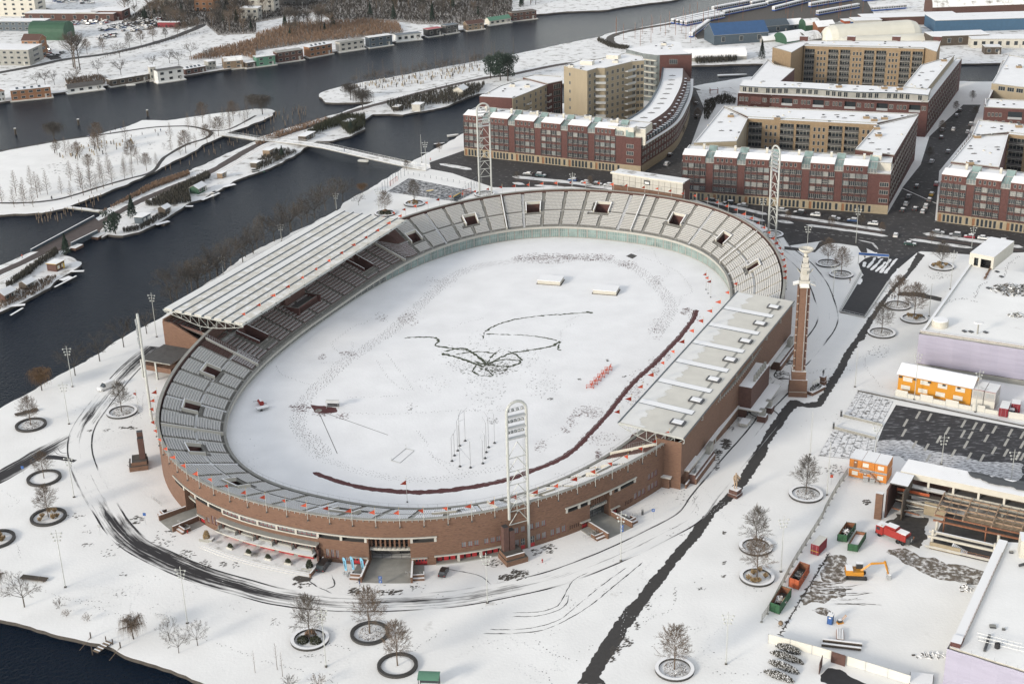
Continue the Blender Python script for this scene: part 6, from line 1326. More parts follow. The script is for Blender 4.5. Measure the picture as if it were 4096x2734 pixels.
q=MB();p=at2('W2',1235,440);q.box((*p,0),(1.6,1.6,1.6),'blue_steel',-.3,top='snow_flat');q.build('generator',None,label='small grey generator box between the two red containers',cat='generator')
o0,o1=at2('32',735,1232),at2('32',1082,1305)
OC=thing('site_cabin_stack','orange two-storey site cabins with outside stair by the demolished hall','site cabin')
f=line(o0,o1)
for r in range(2):
 for k in range(3):
  a,b=f(f.L*k/3+.04)[:2],f(f.L*(k+1)/3-.04)[:2];g,q=cabin(a,b,5.6,.15+r*2.75,2.55,'orange_cabin','snow_roof');o=q.build('cabin',OC);z=.15+r*2.75
  q=MB();curved_beam(q,g,0,g.L,z,z+.16,-.02,.06,'steel',None,9);curved_beam(q,g,0,g.L,z+2.4,z+2.58,-.02,.06,'steel',None,9);q.build('frame',o)
  p=g(g.L*(.5 if k!=1 else .3),.03);q=MB()
  if(k+r)%3!=1:q.box((0,0,.8),(.06,1.5,1.1),'cabin_white');q.build('shutter',o,loc=(p[0],p[1],z),rz=g.rz)
  else:q.box((0,0,.1),(.06,.95,2.1),'wood_orange');q.box((.04,0,1.5),(.02,.4,.3),'white_paint');q.build('door',o,loc=(p[0],p[1],z),rz=g.rz)
q=MB()
for i in range(9):p=f(f.L*(.56+.035*i),.5);q.box((p[0],p[1],2.6-i*.29),(.9,.28,.06),'steel',f.rz)
a,b=f(f.L*.55,.9),f(f.L*.86,.9);q.tube((a[0],a[1],3.6),(b[0],b[1],1.1),.04,'steel');q.tube((a[0],a[1],2.6),(b[0],b[1],.1),.06,'steel');a,b=f(f.L*.3,.9),f(f.L*.56,.9);bar(q,(a[0],a[1],2.65),(b[0],b[1],2.65),1.0,.08,'steel');q.tube((a[0],a[1],3.7),(b[0],b[1],3.7),.03,'steel');q.build('outside_stair',OC)
for i in range(2):q=MB();p=at2('32',893+i*60,1272+i*10);q.box((0,0,.1),(1.3,1.0,1.0),'steel');q.box((0,0,1.1),(1.36,1.06,.12),'steel_dark',top='snow_flat');t=thing('waste_bin','grey wheeled waste bin under the orange cabin stair, %s one'%('door-side' if i==0 else 'stair-side'),'bin',(*p,0),-.2);o=q.build('body',t)
def fence_run(pts,pw,h,m,label,name='hoarding',alt=0,group=None,frame='steel',z=0,mesh=False):
 """row of upright panels, each panel a part"""
 P,L_=resample(pts,.25);D_=np.concatenate([[0],np.cumsum(np.hypot(*np.diff(P,axis=0).T))]);n=max(1,int(D_[-1]/pw));t=thing(name,label,'fence',group=group)
 for i in range(n):
  a,b=D_[-1]*i/n,D_[-1]*(i+1)/n;pa=(np.interp(a,D_,P[:,0]),np.interp(a,D_,P[:,1]));pb=(np.interp(b,D_,P[:,0]),np.interp(b,D_,P[:,1]));hh=h*(1 if not alt or i%2==0 else alt);q=MB();dx,dy=(pb[0]-pa[0]),(pb[1]-pa[1]);l=math.hypot(dx,dy)
  if mesh:
   for k in range(15):c=lerp2(pa,pb,k/14);q.tube((*c,z+.15),(*c,z+hh),.05 if k in(0,14)else .026,frame,n=3)
   for zz in(.2,.7,1.2,1.7,hh):q.tube((*pa,z+zz),(*pb,z+zz),.025,frame,n=3)
   bar(q,(*lerp2(pa,pb,-.08),z),(*lerp2(pa,pb,.08),z),.5,.14,'concrete')
  else:
   bar(q,(*lerp2(pa,pb,.01),z+.1),(*lerp2(pa,pb,.99),z+.1),.06,hh-.1,m);bar(q,(*lerp2(pa,pb,-.015),z),(*lerp2(pa,pb,.015),z),.14,hh+.12,frame)
  q.build('panel',t)
 return t
fence_run(A('W2',(285,290),(500,332),(800,392),(1130,450)),3.4,2.1,'cabin_white','pale panel hoarding of alternating heights in front of the yellow site office',alt=.62)
fence_run(A('W2',(1212,475),(1343,495)),3.0,2.0,'cabin_white','short pale hoarding right of the dark red container',alt=.7)
fence_run(A('33',(0,1192),(300,1265),(600,1352)),3.9,2.2,'cabin_white','cream board hoarding along the snowy yard beside the clipped hedges')
fence_run(A('33',(690,1385),(1000,1480),(1300,1575)),3.9,2.2,'cabin_white','cream board hoarding beyond the yard gate near the stacked pipes')
fence_run(A('33',(-60,1000),(10,905),(230,480),(400,210),(530,0))+A('32',(520,1555),(640,1340),(728,1215)),3.4,2.0,'steel','grey wire mesh site fence running beside the skips',name='mesh_fence',mesh=True,frame='concrete')
for i,(x,y)in enumerate(((640,1385),(480,1440))):q=MB();p=at2('33',x,y);q.box((0,0,0),(.15,3.0,2.6),'brick_dark');q.build('yard_gate',None,loc=(*p,0),rz=(1.0,-.4)[i],label='brown yard gate leaf standing open, %s leaf'%('farther' if i==0 else 'nearer'),cat='gate')
mat('lot',(.028,.027,.030),.8,var=.3,vscale=.4,col2=(.34,.34,.35),thr=.66,spread=.12,stretch=(.5,1.6,1,.35))
mat('lot_snow',(.050,.048,.050),.8,var=.3,vscale=.9,detail=8,col2=(.66,.66,.67),thr=.46,spread=.12,stretch=(.5,1.3,1,.35))
mb=MB();lot=A('W2',(295,365),(1343,560));far_=line(*lot)(60)[:2];pl=[lot[0],lot[1],far_]+[(far_[0]-8,far_[1]-45)]+A('32',(2347,1290),(1250,1080),(1180,990),(1000,920),(1060,770));sheet(mb,pl,.012,'lot');LOT=structure('parking_square',mb)
mb=MB();sheet(mb,ragged(A('32',(1020,900),(1300,905),(1600,1010),(2000,1080),(2347,1120),(2347,1290),(1250,1085),(990,1010)),1.0,.5,3),.016,'lot_snow');mb.build('slush',LOT,kind='stuff')
for x,y in((475,448),(568,465),(373,512),(360,593),(715,577),(645,647),(847,520),(843,602),(940,538),(905,613),(867,690),(1004,550),(1035,638),(1100,568),(1230,593),(1198,672),(1330,612),(1097,738),(1195,757),(1330,690),(1295,778),(447,690),(545,712),(765,760),(895,785),(1000,800),(1330,790),(560,800)):
 a,b=at2('W2',x+17,y-30),at2('W2',x-17,y+30);q=MB();strip(q,[a,b],.62,.020,'concrete_light',2);q.build('bay_marking',LOT)
mat('steps_snow',(.10,.095,.09),.9,var=.3,vscale=.5,col2=(.75,.75,.75),thr=.44,spread=.08)
for k,(a,b,c,d)in enumerate([((825,450),(1150,545),(1050,740),(690,680)),((690,690),(1050,770),(985,880),(610,790)),((600,800),(985,895),(960,1090),(460,1040))]):
 P4=A('32',a,b,c,d);n=7 if k!=1 else 1;q=MB()
 for i in range(n):
  t0,t1=i/n,(i+1)/n;sl_=[lerp2(P4[0],P4[1],t0),lerp2(P4[0],P4[1],t1-.012),lerp2(P4[3],P4[2],t1-.012),lerp2(P4[3],P4[2],t0)];q.prism(sl_,0,.10+.0*i,'concrete_dark',top='snow' if k==1 else 'steps_snow');q.build('step',LOT);q=MB()
q=MB();a,b=at('32',825,448),at('32',2347,770);bar(q,a,b,.5,.45,'concrete_dark','snow_thin');a,b=at('32',690,682),at('32',1050,772);bar(q,a,b,.35,.8,'concrete','snow_thin');q.build('retaining_wall',None,label='low grey retaining wall along the dark sunken parking square',cat='wall');q=MB();a,b=at('32',610,792),at('32',985,890);bar(q,a,b,.35,.8,'concrete','snow_thin');q.build('retaining_wall',None,label='low grey wall beside the snowy stepped ramp',cat='wall')
for i,(x,y)in enumerate(((670,678),(600,790))):q=MB();p=at2('32',x,y);q.box((*p,0),(.5,.5,1.7),'steel_dark',-.3);q.box((*p,1.7),(.6,.6,.12),'steel');q.build('ticket_pillar',None,label='short dark pillar at the head of the %s low wall'%('upper' if i==0 else 'lower'),cat='pillar')
DZ=8.2
d0,d1=at2('W1',285,92,DZ),at2('W1',1153,272,DZ);fd=line(d0,d1);d1=fd(70)[:2];db0=at2('W1',340,18,DZ)
DEMO=thing('demolished_hall','half demolished white concrete hall with open steel roof frame and snowy roof','building')
dep=math.hypot(db0[0]-d0[0],db0[1]-d0[1]);dep=min(dep,14)
q=MB();c=[d0,d1,fd(70,-dep)[:2],db0];slab(q,c,[DZ,DZ,DZ+.4,DZ+.4],.35,'plaster_white',None,'snow_roof');q.build('roof',DEMO)
q=MB();c=[fd(18,-dep*.5),fd(66,-dep*.35),fd(69,-dep*.96),fd(14,-dep*.96)];sheet(q,ragged([x[:2]for x in c],.8,.6,2),DZ+.47,'steel_dark');q.build('bare_roofing',DEMO)
q=MB();curved_beam(q,fd,.3,70,DZ-1.6,DZ-.33,-.35,-.05,'plaster_white',None,70);curved_beam(q,fd,11,70,3.4,4.9,-.35,-.05,'plaster_white',None,70);curved_beam(q,fd,11,70,3.0,3.4,-dep,.3,'concrete_dark','concrete',70);curved_panel(q,fd,0,70,0,DZ-.3,-dep+1.0,'brick_dark',70);q.build('wall',DEMO)
for i in range(12):
 s=1.0+i*5.9
 if s<70:q=MB();curved_beam(q,fd,s-.25,s+.25,0,DZ-1.5,-.5,.0,'plaster_white');q.build('column',DEMO)
 if 1<i:q=MB();curved_panel(q,fd,s,s+5.4,4.9,DZ-1.6,-2.6,'wood_dark',9);q.face([(*fd(s,-.4)[:2],4.9),(*fd(s+5.4,-.4)[:2],4.9),(*fd(s+5.4,-2.6)[:2],4.9),(*fd(s,-2.6)[:2],4.9)],'concrete_dark');q.build('gallery_bay',DEMO)
e0=at2('W1',190,430);fe_=line(at2('W1',175,420),at2('W1',285,445));q=MB()
curved_panel(q,fe_,0,fe_.L,0,DZ-.6,-9,'brick_dark',9);a,b=fe_(0),fe_(0,-9);bar(q,(a[0],a[1],0),(b[0],b[1],0),.4,DZ-.6,'brick_dark');a,b=fe_(fe_.L),fe_(fe_.L,-9);bar(q,(a[0],a[1],0),(b[0],b[1],0),.3,DZ-.6,'wood_dark')
slab(q,[fe_(-.3,-3)[:2],fe_(fe_.L+.3,-3)[:2],fe_(fe_.L+.3,-9.3)[:2],fe_(-.3,-9.3)[:2]],[DZ-.2]*4,.3,'concrete_dark',None,'snow_flat');q.build('stair_block',DEMO)
q=MB();a,b=at('W1',135,425),at('W1',165,432);bar(q,at('W1',100,420),at('W1',150,430),1.2,7.0,'brick','snow_thin');q.build('brick_pier',DEMO)
q=MB();r0=random.Random(3)
for i in range(3):a,b=fd(.5,.5+i*2.0),fd(11,.5+i*2.0);bar(q,(a[0],a[1],4.9-i*.9),(b[0],b[1],4.9-i*.9),1.8,.25,'concrete','wood_dark' if i else 'snow_thin')
a,b=fd(.2,3.2),fd(8,3.2);bar(q,(a[0],a[1],4.6),(b[0],b[1],4.6),.12,.7,'container_orange');q.build('broken_floor',DEMO)
for i in range(8):a,b=fd(r0.uniform(0,5),2+r0.random()*6),fd(r0.uniform(6,12),2+r0.random()*6);z=r0.uniform(1.2,4.2);q=MB();bar(q,(a[0],a[1],z),(b[0],b[1],z+r0.uniform(-.4,.4)),.22,.25,r0.choice(('wood','rust','concrete_light')));q.build('loose_beam',DEMO)
q=MB();a,b=fd(7.5,5.5),fd(12.5,5.5);bar(q,(a[0],a[1],1.0),(b[0],b[1],1.0),.4,3.4,'stone_sand');q.build('wall',DEMO)
mat('steel_tan',(.33,.23,.155),.8,var=.25,vscale=1.5);SZ=4.6
for i in range(5):
 o=1.2+i*2.35;q=MB();a,b=fd(11,o),fd(62,o);bar(q,(a[0],a[1],SZ-i*.12),(b[0],b[1],SZ-i*.12),.25,.32,'rust' if i==4 else 'steel_tan');q.build('roof_girder',DEMO)
for k in range(24):
 s=11+k*2.15;q=MB();a,b=fd(s,.6),fd(s,10.8);bar(q,(a[0],a[1],SZ+.3),(b[0],b[1],SZ-.25),.1 if k%3 else .22,.14 if k%3 else .4,'steel_tan');q.build('roof_rafter',DEMO)
q=MB();c=[fd(17,4.6),fd(60,4.6),fd(60,9.8),fd(17,9.8)]
for k in range(22):a,b=lerp2(c[0][:2],c[1][:2],k/21),lerp2(c[3][:2],c[2][:2],k/21);q.tube((*a,SZ-.5),(*b,SZ-.6),.04,'steel_tan',n=3)
for k in range(9):a,b=lerp2(c[0][:2],c[3][:2],k/8),lerp2(c[1][:2],c[2][:2],k/8);q.tube((*a,SZ-.5),(*b,SZ-.5),.04,'steel_tan',n=3)
q.build('ceiling_grid',DEMO,kind='stuff')
q=MB();c=[fd(17,5.5),fd(60,5.5),fd(60,9.6),fd(17,9.6)];slab(q,[x[:2]for x in c],[SZ-.8]*4,.08,'stone_sand');q.build('ceiling_board',DEMO)
for k in range(6):q=MB();a=fd(13.5+k*9.5,11.6);q.tube((a[0],a[1],0),(a[0],a[1],SZ+.2),.2,'rust');q.build('post',DEMO)
q=MB();c=[fd(12,.5),fd(62,.5),fd(62,19),fd(12,19)];sheet(q,[x[:2]for x in c],.03,'concrete_dark');q.build('floor',DEMO)
for k,(o,z,m)in enumerate(((11.8,3.4,'rust'),(15.4,2.3,'concrete_light'),(16.4,1.5,'plaster_white'),(18.8,.3,'concrete_light'))):q=MB();a,b=fd(11,o),fd(46,o);bar(q,(a[0],a[1],z),(b[0],b[1],z),.45,.5 if k else .35,m,'snow_thin' if k in(1,3)else None);q.build('beam',DEMO)
for s,o in((12,12),(12,16),(26,16.2),(26,12),(27,18.8),(40,12)):q=MB();a=fd(s,o);q.tube((a[0],a[1],0),(a[0],a[1],3.6),.35,'plaster_white',n=8);q.build('column',DEMO)
q=MB()
for i in range(12):a,b=fd(14.5,12+i*.3),fd(17,12+i*.3);bar(q,(a[0],a[1],.2+i*.18),(b[0],b[1],.2+i*.18),.32,.12,'concrete_light','snow_flat')
q.build('stair',DEMO);q=MB()
for i in range(10):a,b=fd(17+i*.35,16.8),fd(17+i*.35,18.4);bar(q,(a[0],a[1],.2+(9-i)*.14),(b[0],b[1],.2+(9-i)*.14),.32,.12,'concrete_light','snow_flat')
q.build('stair',DEMO)
q=MB();a,b=fd(12,18.7),fd(19,18.7);bar(q,(a[0],a[1],0),(b[0],b[1],0),.3,1.7,'stone_sand');q.build('wall',DEMO)
q=MB()
for k in range(8):a=fd(20+k*2.6,18.9);q.tube((a[0],a[1],.3),(a[0],a[1],1.5),.04,'steel_tan',n=3)
for z in(.9,1.4):a,b=fd(19.5,18.9),fd(41,18.9);q.tube((a[0],a[1],z),(b[0],b[1],z),.05,'wood_orange',n=3)
q.build('guard_rail',DEMO)
mb=MB();sheet(mb,ragged(A('W1',(190,640),(300,640),(420,690),(600,720),(880,800),(860,896),(700,880),(500,840),(300,740)),1.0,.5,7),.016,'dirt');sheet(mb,ragged(A('W1',(260,400),(470,420),(450,560),(420,640),(340,600),(180,470)),.8,.3,8),.020,'dirt_dark');mb.build('bare_earth',GRD,kind='stuff')
mb=MB();sheet(mb,ragged(A('33',(530,380),(700,400),(740,480),(760,560),(700,640),(560,660),(470,600)),.8,.4,7),.018,'dirt');sheet(mb,ragged(A('33',(430,640),(560,640),(740,700),(700,790),(480,820),(330,850),(320,800)),.8,.5,9),.022,'dirt');sheet(mb,ragged(A('33',(400,890),(470,850),(560,870),(550,930),(460,925)),.8,.4,10),.024,'dirt');mb.build('bare_earth',GRD,kind='stuff')
q=MB();r0=random.Random(2)
for i in range(34):x,y=r0.uniform(380,760),r0.uniform(640,850);strip(q,smooth(A('33',(x,y),(x+r0.uniform(60,160),y+r0.uniform(-10,10)),(x+r0.uniform(180,330),y+r0.uniform(-25,15))),4),r0.uniform(.08,.2),.028+i*.0004,r0.choice(('snow_flat','dirt_dark','snow_flat')),.4,.05,i,ends=2)
q.build('machine_track',GRD,kind='stuff')
q=MB()
for i in range(46):t=i/45;p=lerp2(at2('33',110,1115),at2('33',560,370),t);r1=random.Random(i);sheet(q,[(p[0]+r1.gauss(0,.25)+math.cos(a)*r1.uniform(.15,.5),p[1]+r1.gauss(0,.25)+math.sin(a)*r1.uniform(.15,.5))for a in(0,1.3,2.6,3.9,5.1)],.02+i*.0002,'dirt_dark')
strip(q,A('33',(110,1115),(330,750),(560,375)),.22,.018,'dirt_dark',.5,.06,1);q.build('kerb_edge',GRD,kind='stuff')
rubble('earth_heap',at('33',1810,690),1.6,1.6,.9,60,['snow_flat','dirt_dark','snow_flat'],8,'snow covered heap of clods near the sheeted building','heap',.5,1.2)
rubble('earth_heap',at('33',1500,1310),4,.9,.4,60,['snow_flat','dirt_dark','snow_flat'],9,'low ragged bank of snowy earth beside the lower sheeted building','heap',.5,1.4)
LZ=9.0
l0=at2('33',1665,1225,LZ);l1=line(l0,at2('33',2347,1440,LZ))(40)[:2];fl2=line(l0,l1);lb=at2('33',2110,262,LZ)
LOW=thing('workshop_building','snowy flat-roofed workshop with lilac sheeted front at the bottom right corner','building')
q=MB();q.prism([l0,l1,(lb[0]+40,lb[1]-6),lb],0,LZ,'plaster_white',top='snow');q.build('wall',LOW)
q=MB();f=line(lb,l0);curved_beam(q,f,0,f.L-2,LZ+.02,LZ+.7,-2.0,-.1,'concrete_light','snow_flat',60);q.build('parapet',LOW);q=MB();a,b=f(f.L-3.2,-1),f(f.L-.3,-1);bar(q,(a[0],a[1],LZ),(b[0],b[1],LZ),2.0,1.0,'brick_red','snow_flat');q.build('brick_corner',LOW)
q=MB()
for i in range(16):
 a,b=40*i/16,40*(i+1)/16;o=.7+.1*math.sin(i*2.1),.7+.1*math.sin((i+1)*2.1);p0,p1=fl2(a-.3,o[0]),fl2(b-.3,o[1]);q.face([(p0[0],p0[1],.1),(p1[0],p1[1],.1),(p1[0],p1[1],LZ-.1),(p0[0],p0[1],LZ-.1)],'lilac_sheet')
p0,p1=fl2(-.3,.7),fl2(-.3,-3);q.face([(p1[0],p1[1],.1),(p0[0],p0[1],.1),(p0[0],p0[1],LZ-.1),(p1[0],p1[1],LZ-.1)],'lilac_sheet');q.build('scaffold_sheet',LOW)
q=MB()
for i in range(14):p=fl2(i*2.2,.5);q.tube((p[0],p[1],LZ-.2),(p[0],p[1],LZ+1.1),.03,'steel',n=3);
a,b=f(6,-2.0),f(f.L-2,-2.0)
for i in range(22):p=lerp2(a,b,i/21);q.tube((*p,LZ),(*p,LZ+1.1),.03,'rust',n=3)
for z in(.55,1.1):q.tube((*a[:2],LZ+z),(*b[:2],LZ+z),.035,'rust',n=3)
q.build('scaffold_rail',LOW,kind='stuff')
q=MB();a,b=at('33',1930,1165,LZ+.6),at('33',2347,1270,LZ+.6)
for dz in(0,.9):
 for dy in(0,1.2):q.tube(a+Vector((0,dy,dz)),b+Vector((0,dy,dz)),.05,'steel',n=3)
for i in range(9):p=a.lerp(b,i/8);q.tube(p,p+Vector((.5,1.2,.9)),.04,'steel',n=3);q.tube(p,p+Vector((0,0,.9)),.04,'steel',n=3)
q.build('lattice_girder',LOW);q=MB();a,b=at('33',2030,1130,LZ),at('33',1985,1270,LZ);bar(q,a,b,.5,.5,'steel_dark');q.build('duct',LOW);q=MB();p=at2('33',2100,1235,LZ);q.lathe((*p,LZ),[(.55,0),(.55,1.0),(.4,1.1)],'rubber',10);q.build('roof_vent',LOW)
for x,y,s in((2060,1045,1.0),(2160,1070,.5),(2130,395,.5),(2230,365,.7)):q=MB();p=at2('33',x,y,LZ);q.box((*p,LZ),(s*1.2,s,.35),'steel_dark',-.2,top='concrete');q.build('roof_vent',LOW)
q=MB();p=at2('33',2347,400,LZ);q.box((p[0]+1.2,p[1]+1,LZ),(4,4,4.2),'plaster_white',-.25,top='snow_flat');q.build('roof_cabin',LOW);q=MB();p=at('33',2300,490,LZ+.2);bar(q,p,p+Vector((3,.6,.5)),.5,.4,'steel_dark');q.build('pipe',LOW)
def skip(v,corners,h,m,label,fill,seed,inner='rust'):
 """open steel skip: near-left, near-right, far-right corners on the ground"""
 a,b,c=[at2(v,*p)for p in corners];d=(a[0]+c[0]-b[0],a[1]+c[1]-b[1]);P4=[a,b,c,d];cx,cy=sum(p[0]for p in P4)/4,sum(p[1]for p in P4)/4;t=thing('skip',label,'skip')
 q=MB();inn=[lerp2(p,(cx,cy),.05)for p in P4]
 for i in range(4):
  j=(i+1)%4;q.face([(*P4[i],.2),(*P4[j],.2),(*P4[j],h),(*P4[i],h)],m);q.face([(*inn[j],.3),(*inn[i],.3),(*inn[i],h),(*inn[j],h)],inner);q.face([(*P4[i],h),(*P4[j],h),(*inn[j],h),(*inn[i],h)],m)
 q.face([(*p,.2)for p in P4][::-1],m);q.build('shell',t);q=MB()
 for i in range(4):
  j=(i+1)%4;n=max(2,int(math.hypot(P4[j][0]-P4[i][0],P4[j][1]-P4[i][1])/.9))
  for k in range(n+1):p=lerp2(P4[i],P4[j],k/n);p=lerp2((cx,cy),p,1.02);q.tube((*p,.2),(*p,h),.06,m,n=4)
 q.build('rib',t,kind='stuff');q=MB()
 if fill=='snow':sheet(q,inn,h-.8,'snow_flat');q.build('snow_load',t)
 else:
  sheet(q,inn,h*.35,'dirt_dark');q.build('load_floor',t);mm=['steel','steel_dark','concrete_light','steel_dark','wood']if fill=='scrap' else['snow_flat','wood','snow_flat','stone_sand','concrete_light','steel_dark']
  rubble('load',(cx,cy,h*.5),math.hypot(b[0]-a[0],b[1]-a[1])*.42,math.hypot(b[0]-a[0],b[1]-a[1])*.5,.6,70,mm,seed,None,None,.5,2.4,t)
 return t
skip('33',[(635,262),(722,275),(800,160)],2.0,'container_green','green skip half full of snow and planks nearest the mesh fence','planks',3)
skip('33',[(730,350),(820,364),(893,245)],2.0,'container_green','green skip holding smooth snow, the one nearer the red lorry','snow',4)
skip('33',[(190,680),(280,712),(375,560)],2.5,'container_orange','large orange skip full of dark scrap metal along the mesh fence','scrap',5)
skip('33',[(15,905),(105,937),(208,780)],2.4,'container_green','long green skip heaped with snowy timber nearest the hoarding corner','planks',6)
container(at2('33',388,375),at2('33',460,398),4.6,2.6,'container_red','red steel cabin with yellow stripe and chimney between mesh fence and skips',top='cream_bare')
q=MB();p=line(at2('33',388,375),at2('33',460,398));c=p(p.L/2,.06);q.box((c[0],c[1],1.0),(.05,p.L,.16),'gold',p.rz);q.build('yellow_stripe',[o for o in bpy.data.objects if o.get('label','').startswith('red steel cabin')][0])
lc,lt_=at('33',1035,205),at('33',1285,305);ld=lt_-lc;LT_=8.8;rz=math.atan2(-ld.y,-ld.x)
TR=thing('demolition_lorry','red lorry with boxy tank body and snow on top parked by the demolished hall','lorry',((lc.x+lt_.x)/2,(lc.y+lt_.y)/2+.6,0),rz)
q=MB();q.box((3.3,0,.7),(1.9,2.4,2.1),'truck_red',top='snow_flat');q.box((4.22,0,1.75),(.12,2.2,.85),'glass');q.box((3.6,1.21,1.75),(.9,.04,.75),'glass');q.box((3.6,-1.21,1.75),(.9,.04,.75),'glass');q.box((4.2,0,.55),(.3,2.4,.45),'steel_dark');q.tube((3,.7,2.8),(3,.7,3.05),.12,'gold');q.build('cab',TR)
q=MB();q.prism([(2.2,-1.2),(2.2,1.2),(-3.6,1.2),(-3.6,-1.2)],1.1,[3.1,3.1,2.7,2.7],'truck_red',top='truck_red');q.box((.6,0,3.0),(2.6,1.9,.5),'truck_red',top='snow_flat');q.box((-2.2,0,2.78),(2.4,2.0,.12),'snow_flat');q.box((1.2,-1.23,1.2),(.5,.06,1.6),'steel_dark');q.box((-1.6,-1.22,1.6),(2.8,.08,.7),'container_red');q.build('tank_body',TR)
q=MB();q.box((-.2,0,.6),(7.6,1.0,.5),'steel_dark');q.box((-4.1,0,.7),(1.0,2.0,1.4),'steel_dark');q.tube((-4.4,-.6,1),(-4.7,-.6,2.4),.14,'rust');q.tube((-4.4,.4,.9),(-4.8,.4,2.2),.12,'steel');q.build('chassis',TR)
wq=MB();wq.lathe((0,0,0),[(.52,-.17),(.52,.17),(.3,.18)],'rubber',12);wq.lathe((0,0,.01),[(.28,.17),(.1,.2)],'steel',8);wme=wq.mesh('wheel');wme.transform(Matrix.Rotation(math.pi/2,4,'X'))
for x in(3.2,-1.6,-2.9):
 for y in(-1.0,1.0):obj('wheel',wme,TR,(x,y,.52))
ec=at('33',810,600);EX=thing('excavator','yellow tracked excavator with its arm reaching down onto the snow','excavator',(ec.x,ec.y+.6,0),-.12)
for y in(-1.25,1.25):
 q=MB();q.prism([(-2.0,y-.3),(2.0,y-.3),(2.0,y+.3),(-2.0,y+.3)],.12,.8,'rubber',top='dirt_dark')
 for x in(-2.0,2.0):q.tube((x,y-.3,.46),(x,y+.3,.46),.38,'rubber',n=10)
 q.build('track',EX)
q=MB();q.box((0,0,.8),(1.6,1.6,.3),'steel_dark');q.prism([(-2.4,-1.3),(1.5,-1.3),(1.5,1.3),(-2.4,1.3)],1.05,2.0,'digger_yellow',top='digger_yellow');q.box((-1.6,0,2.0),(1.5,2.5,.35),'digger_yellow',top='snow_flat');q.build('body',EX)
q=MB();q.box((.7,.75,2.0),(1.5,1.0,1.2),'glass',top='snow_flat');q.box((.7,.75,3.18),(1.6,1.1,.08),'steel_dark',top='snow_flat')
for x in(0,1.4):
 for y in(.28,1.22):q.tube((x,y,2.0),(x,y,3.2),.05,'steel_dark')
q.build('cab',EX)
q=MB()
for a,b,r in(((.9,-.2,1.7),(3.0,-.2,3.7),.26),((3.0,-.2,3.7),(6.3,-.2,4.1),.24)):q.tube(a,b,r*1.3,'digger_yellow',r,4)
q.tube((1.3,-.2,1.4),(2.9,-.2,3.0),.09,'steel');q.tube((3.2,-.2,4.1),(5.6,-.2,4.6),.08,'steel');q.build('boom',EX)
q=MB();q.tube((6.0,-.2,4.5),(7.0,-.2,1.3),.3,'digger_yellow',.18,4);q.tube((6.4,-.2,4.0),(7.2,-.2,2.0),.07,'steel');q.build('stick',EX)
q=MB();k=len(q.v);pr=[(6.6,1.4),(7.3,1.2),(7.7,.5),(7.3,.05),(6.7,.2),(6.75,.8)];n=len(pr)
for y in(-.8,.4):q.v+=[(x,y,z)for x,z in pr]
mi=q.mi('steel');q.f+=[tuple(range(k,k+n)),tuple(range(k+2*n-1,k+n-1,-1))]+[(k+i,k+n+i,k+n+(i+1)%n,k+(i+1)%n)for i in range(n)];q.m+=[mi]*(n+2);q.box((7.1,-.2,1.2),(.8,1.1,.15),'snow_flat');q.build('bucket',EX)
p=at2('33',570,1010);t=thing('portable_toilet','blue portable toilet cabin with snow on its roof','toilet',(*p,0),-.5);q=MB();q.box((0,0,0),(1.15,1.15,2.1),'blue_box');q.build('cabin',t);q=MB();q.box((0,0,2.1),(1.2,1.2,.2),'cabin_white',top='snow_flat');q.tube((.3,.3,2.3),(.3,.3,2.7),.06,'steel_dark');q.build('roof',t);q=MB();q.box((0,-.59,.1),(.8,.04,1.85),'sign_blue');q.box((0,-.62,1.5),(.5,.02,.3),'white_paint');q.build('door',t)
p=at2('33',660,1008);t=thing('plate_compactor','small yellow vibrating plate with raised handle beside the blue toilet','compactor',(*p,0),.3);q=MB();q.box((0,0,0),(1.3,.9,.3),'digger_yellow');q.build('base_plate',t);q=MB();q.box((-.1,0,.3),(.8,.7,.55),'steel_dark',top='snow_flat');q.build('engine',t);q=MB();q.tube((.3,.2,.5),(1.3,.2,1.6),.06,'digger_yellow');q.tube((.3,-.2,.5),(1.3,-.2,1.6),.06,'digger_yellow');q.tube((1.3,-.3,1.6),(1.3,.3,1.6),.06,'digger_yellow');q.build('handle',t)
p=at2('33',115,1035);t=thing('cement_mixer','small round cement mixer with long handle by the green skip','mixer',(*p,0));q=MB();q.lathe((0,0,.2),[(.25,0),(.55,.35),(.5,.75),(.3,1.0)],'wood',10);q.build('drum',t);q=MB();q.tube((-.5,-.3,0),(.5,.3,.9),.05,'steel_dark');q.tube((.4,-.4,0),(-.4,.4,.9),.05,'steel_dark');q.tube((-.3,.2,1.0),(-1.2,.8,1.4),.04,'steel_dark');q.build('frame',t)
def pile(name,v,pts,n,r,L_,axis,label,m='wood_dark',cat='pipe'):
 a,b=at(v,*pts[0]),at(v,*pts[1]);g=label
 for i in range(n):
  p=a.lerp(b,i/max(1,n-1));q=MB();d=Vector((axis[0],axis[1],0)).normalized()*L_/2;q.tube(-d,d,r,m,n=8);bar(q,tuple(-d+Vector((0,0,r*.75))),tuple(d+Vector((0,0,r*.75))),r*1.2,r*.35,'snow_flat');q.build(name,None,loc=(p.x,p.y,r+.02),label=label,cat=cat,group=label)
pile('steel_pipe','33',[(640,1130),(680,1135)],4,.32,3.6,(.2,1),'snow capped dark pipe lying in the bundle of four on the yard','rust')
pile('timber_baulk','33',[(680,1200),(670,1240)],2,.36,8.0,(1,-.25),'long snowy timber baulk of the pair lying below the pipe bundle','wood_dark','timber')
pile('storage_pipe','33',[(1310,1530),(1500,1555)],12,.3,4.0,(.35,1),'snow capped pipe in the close row of a dozen by the hoarding','wood_dark')
q=MB();
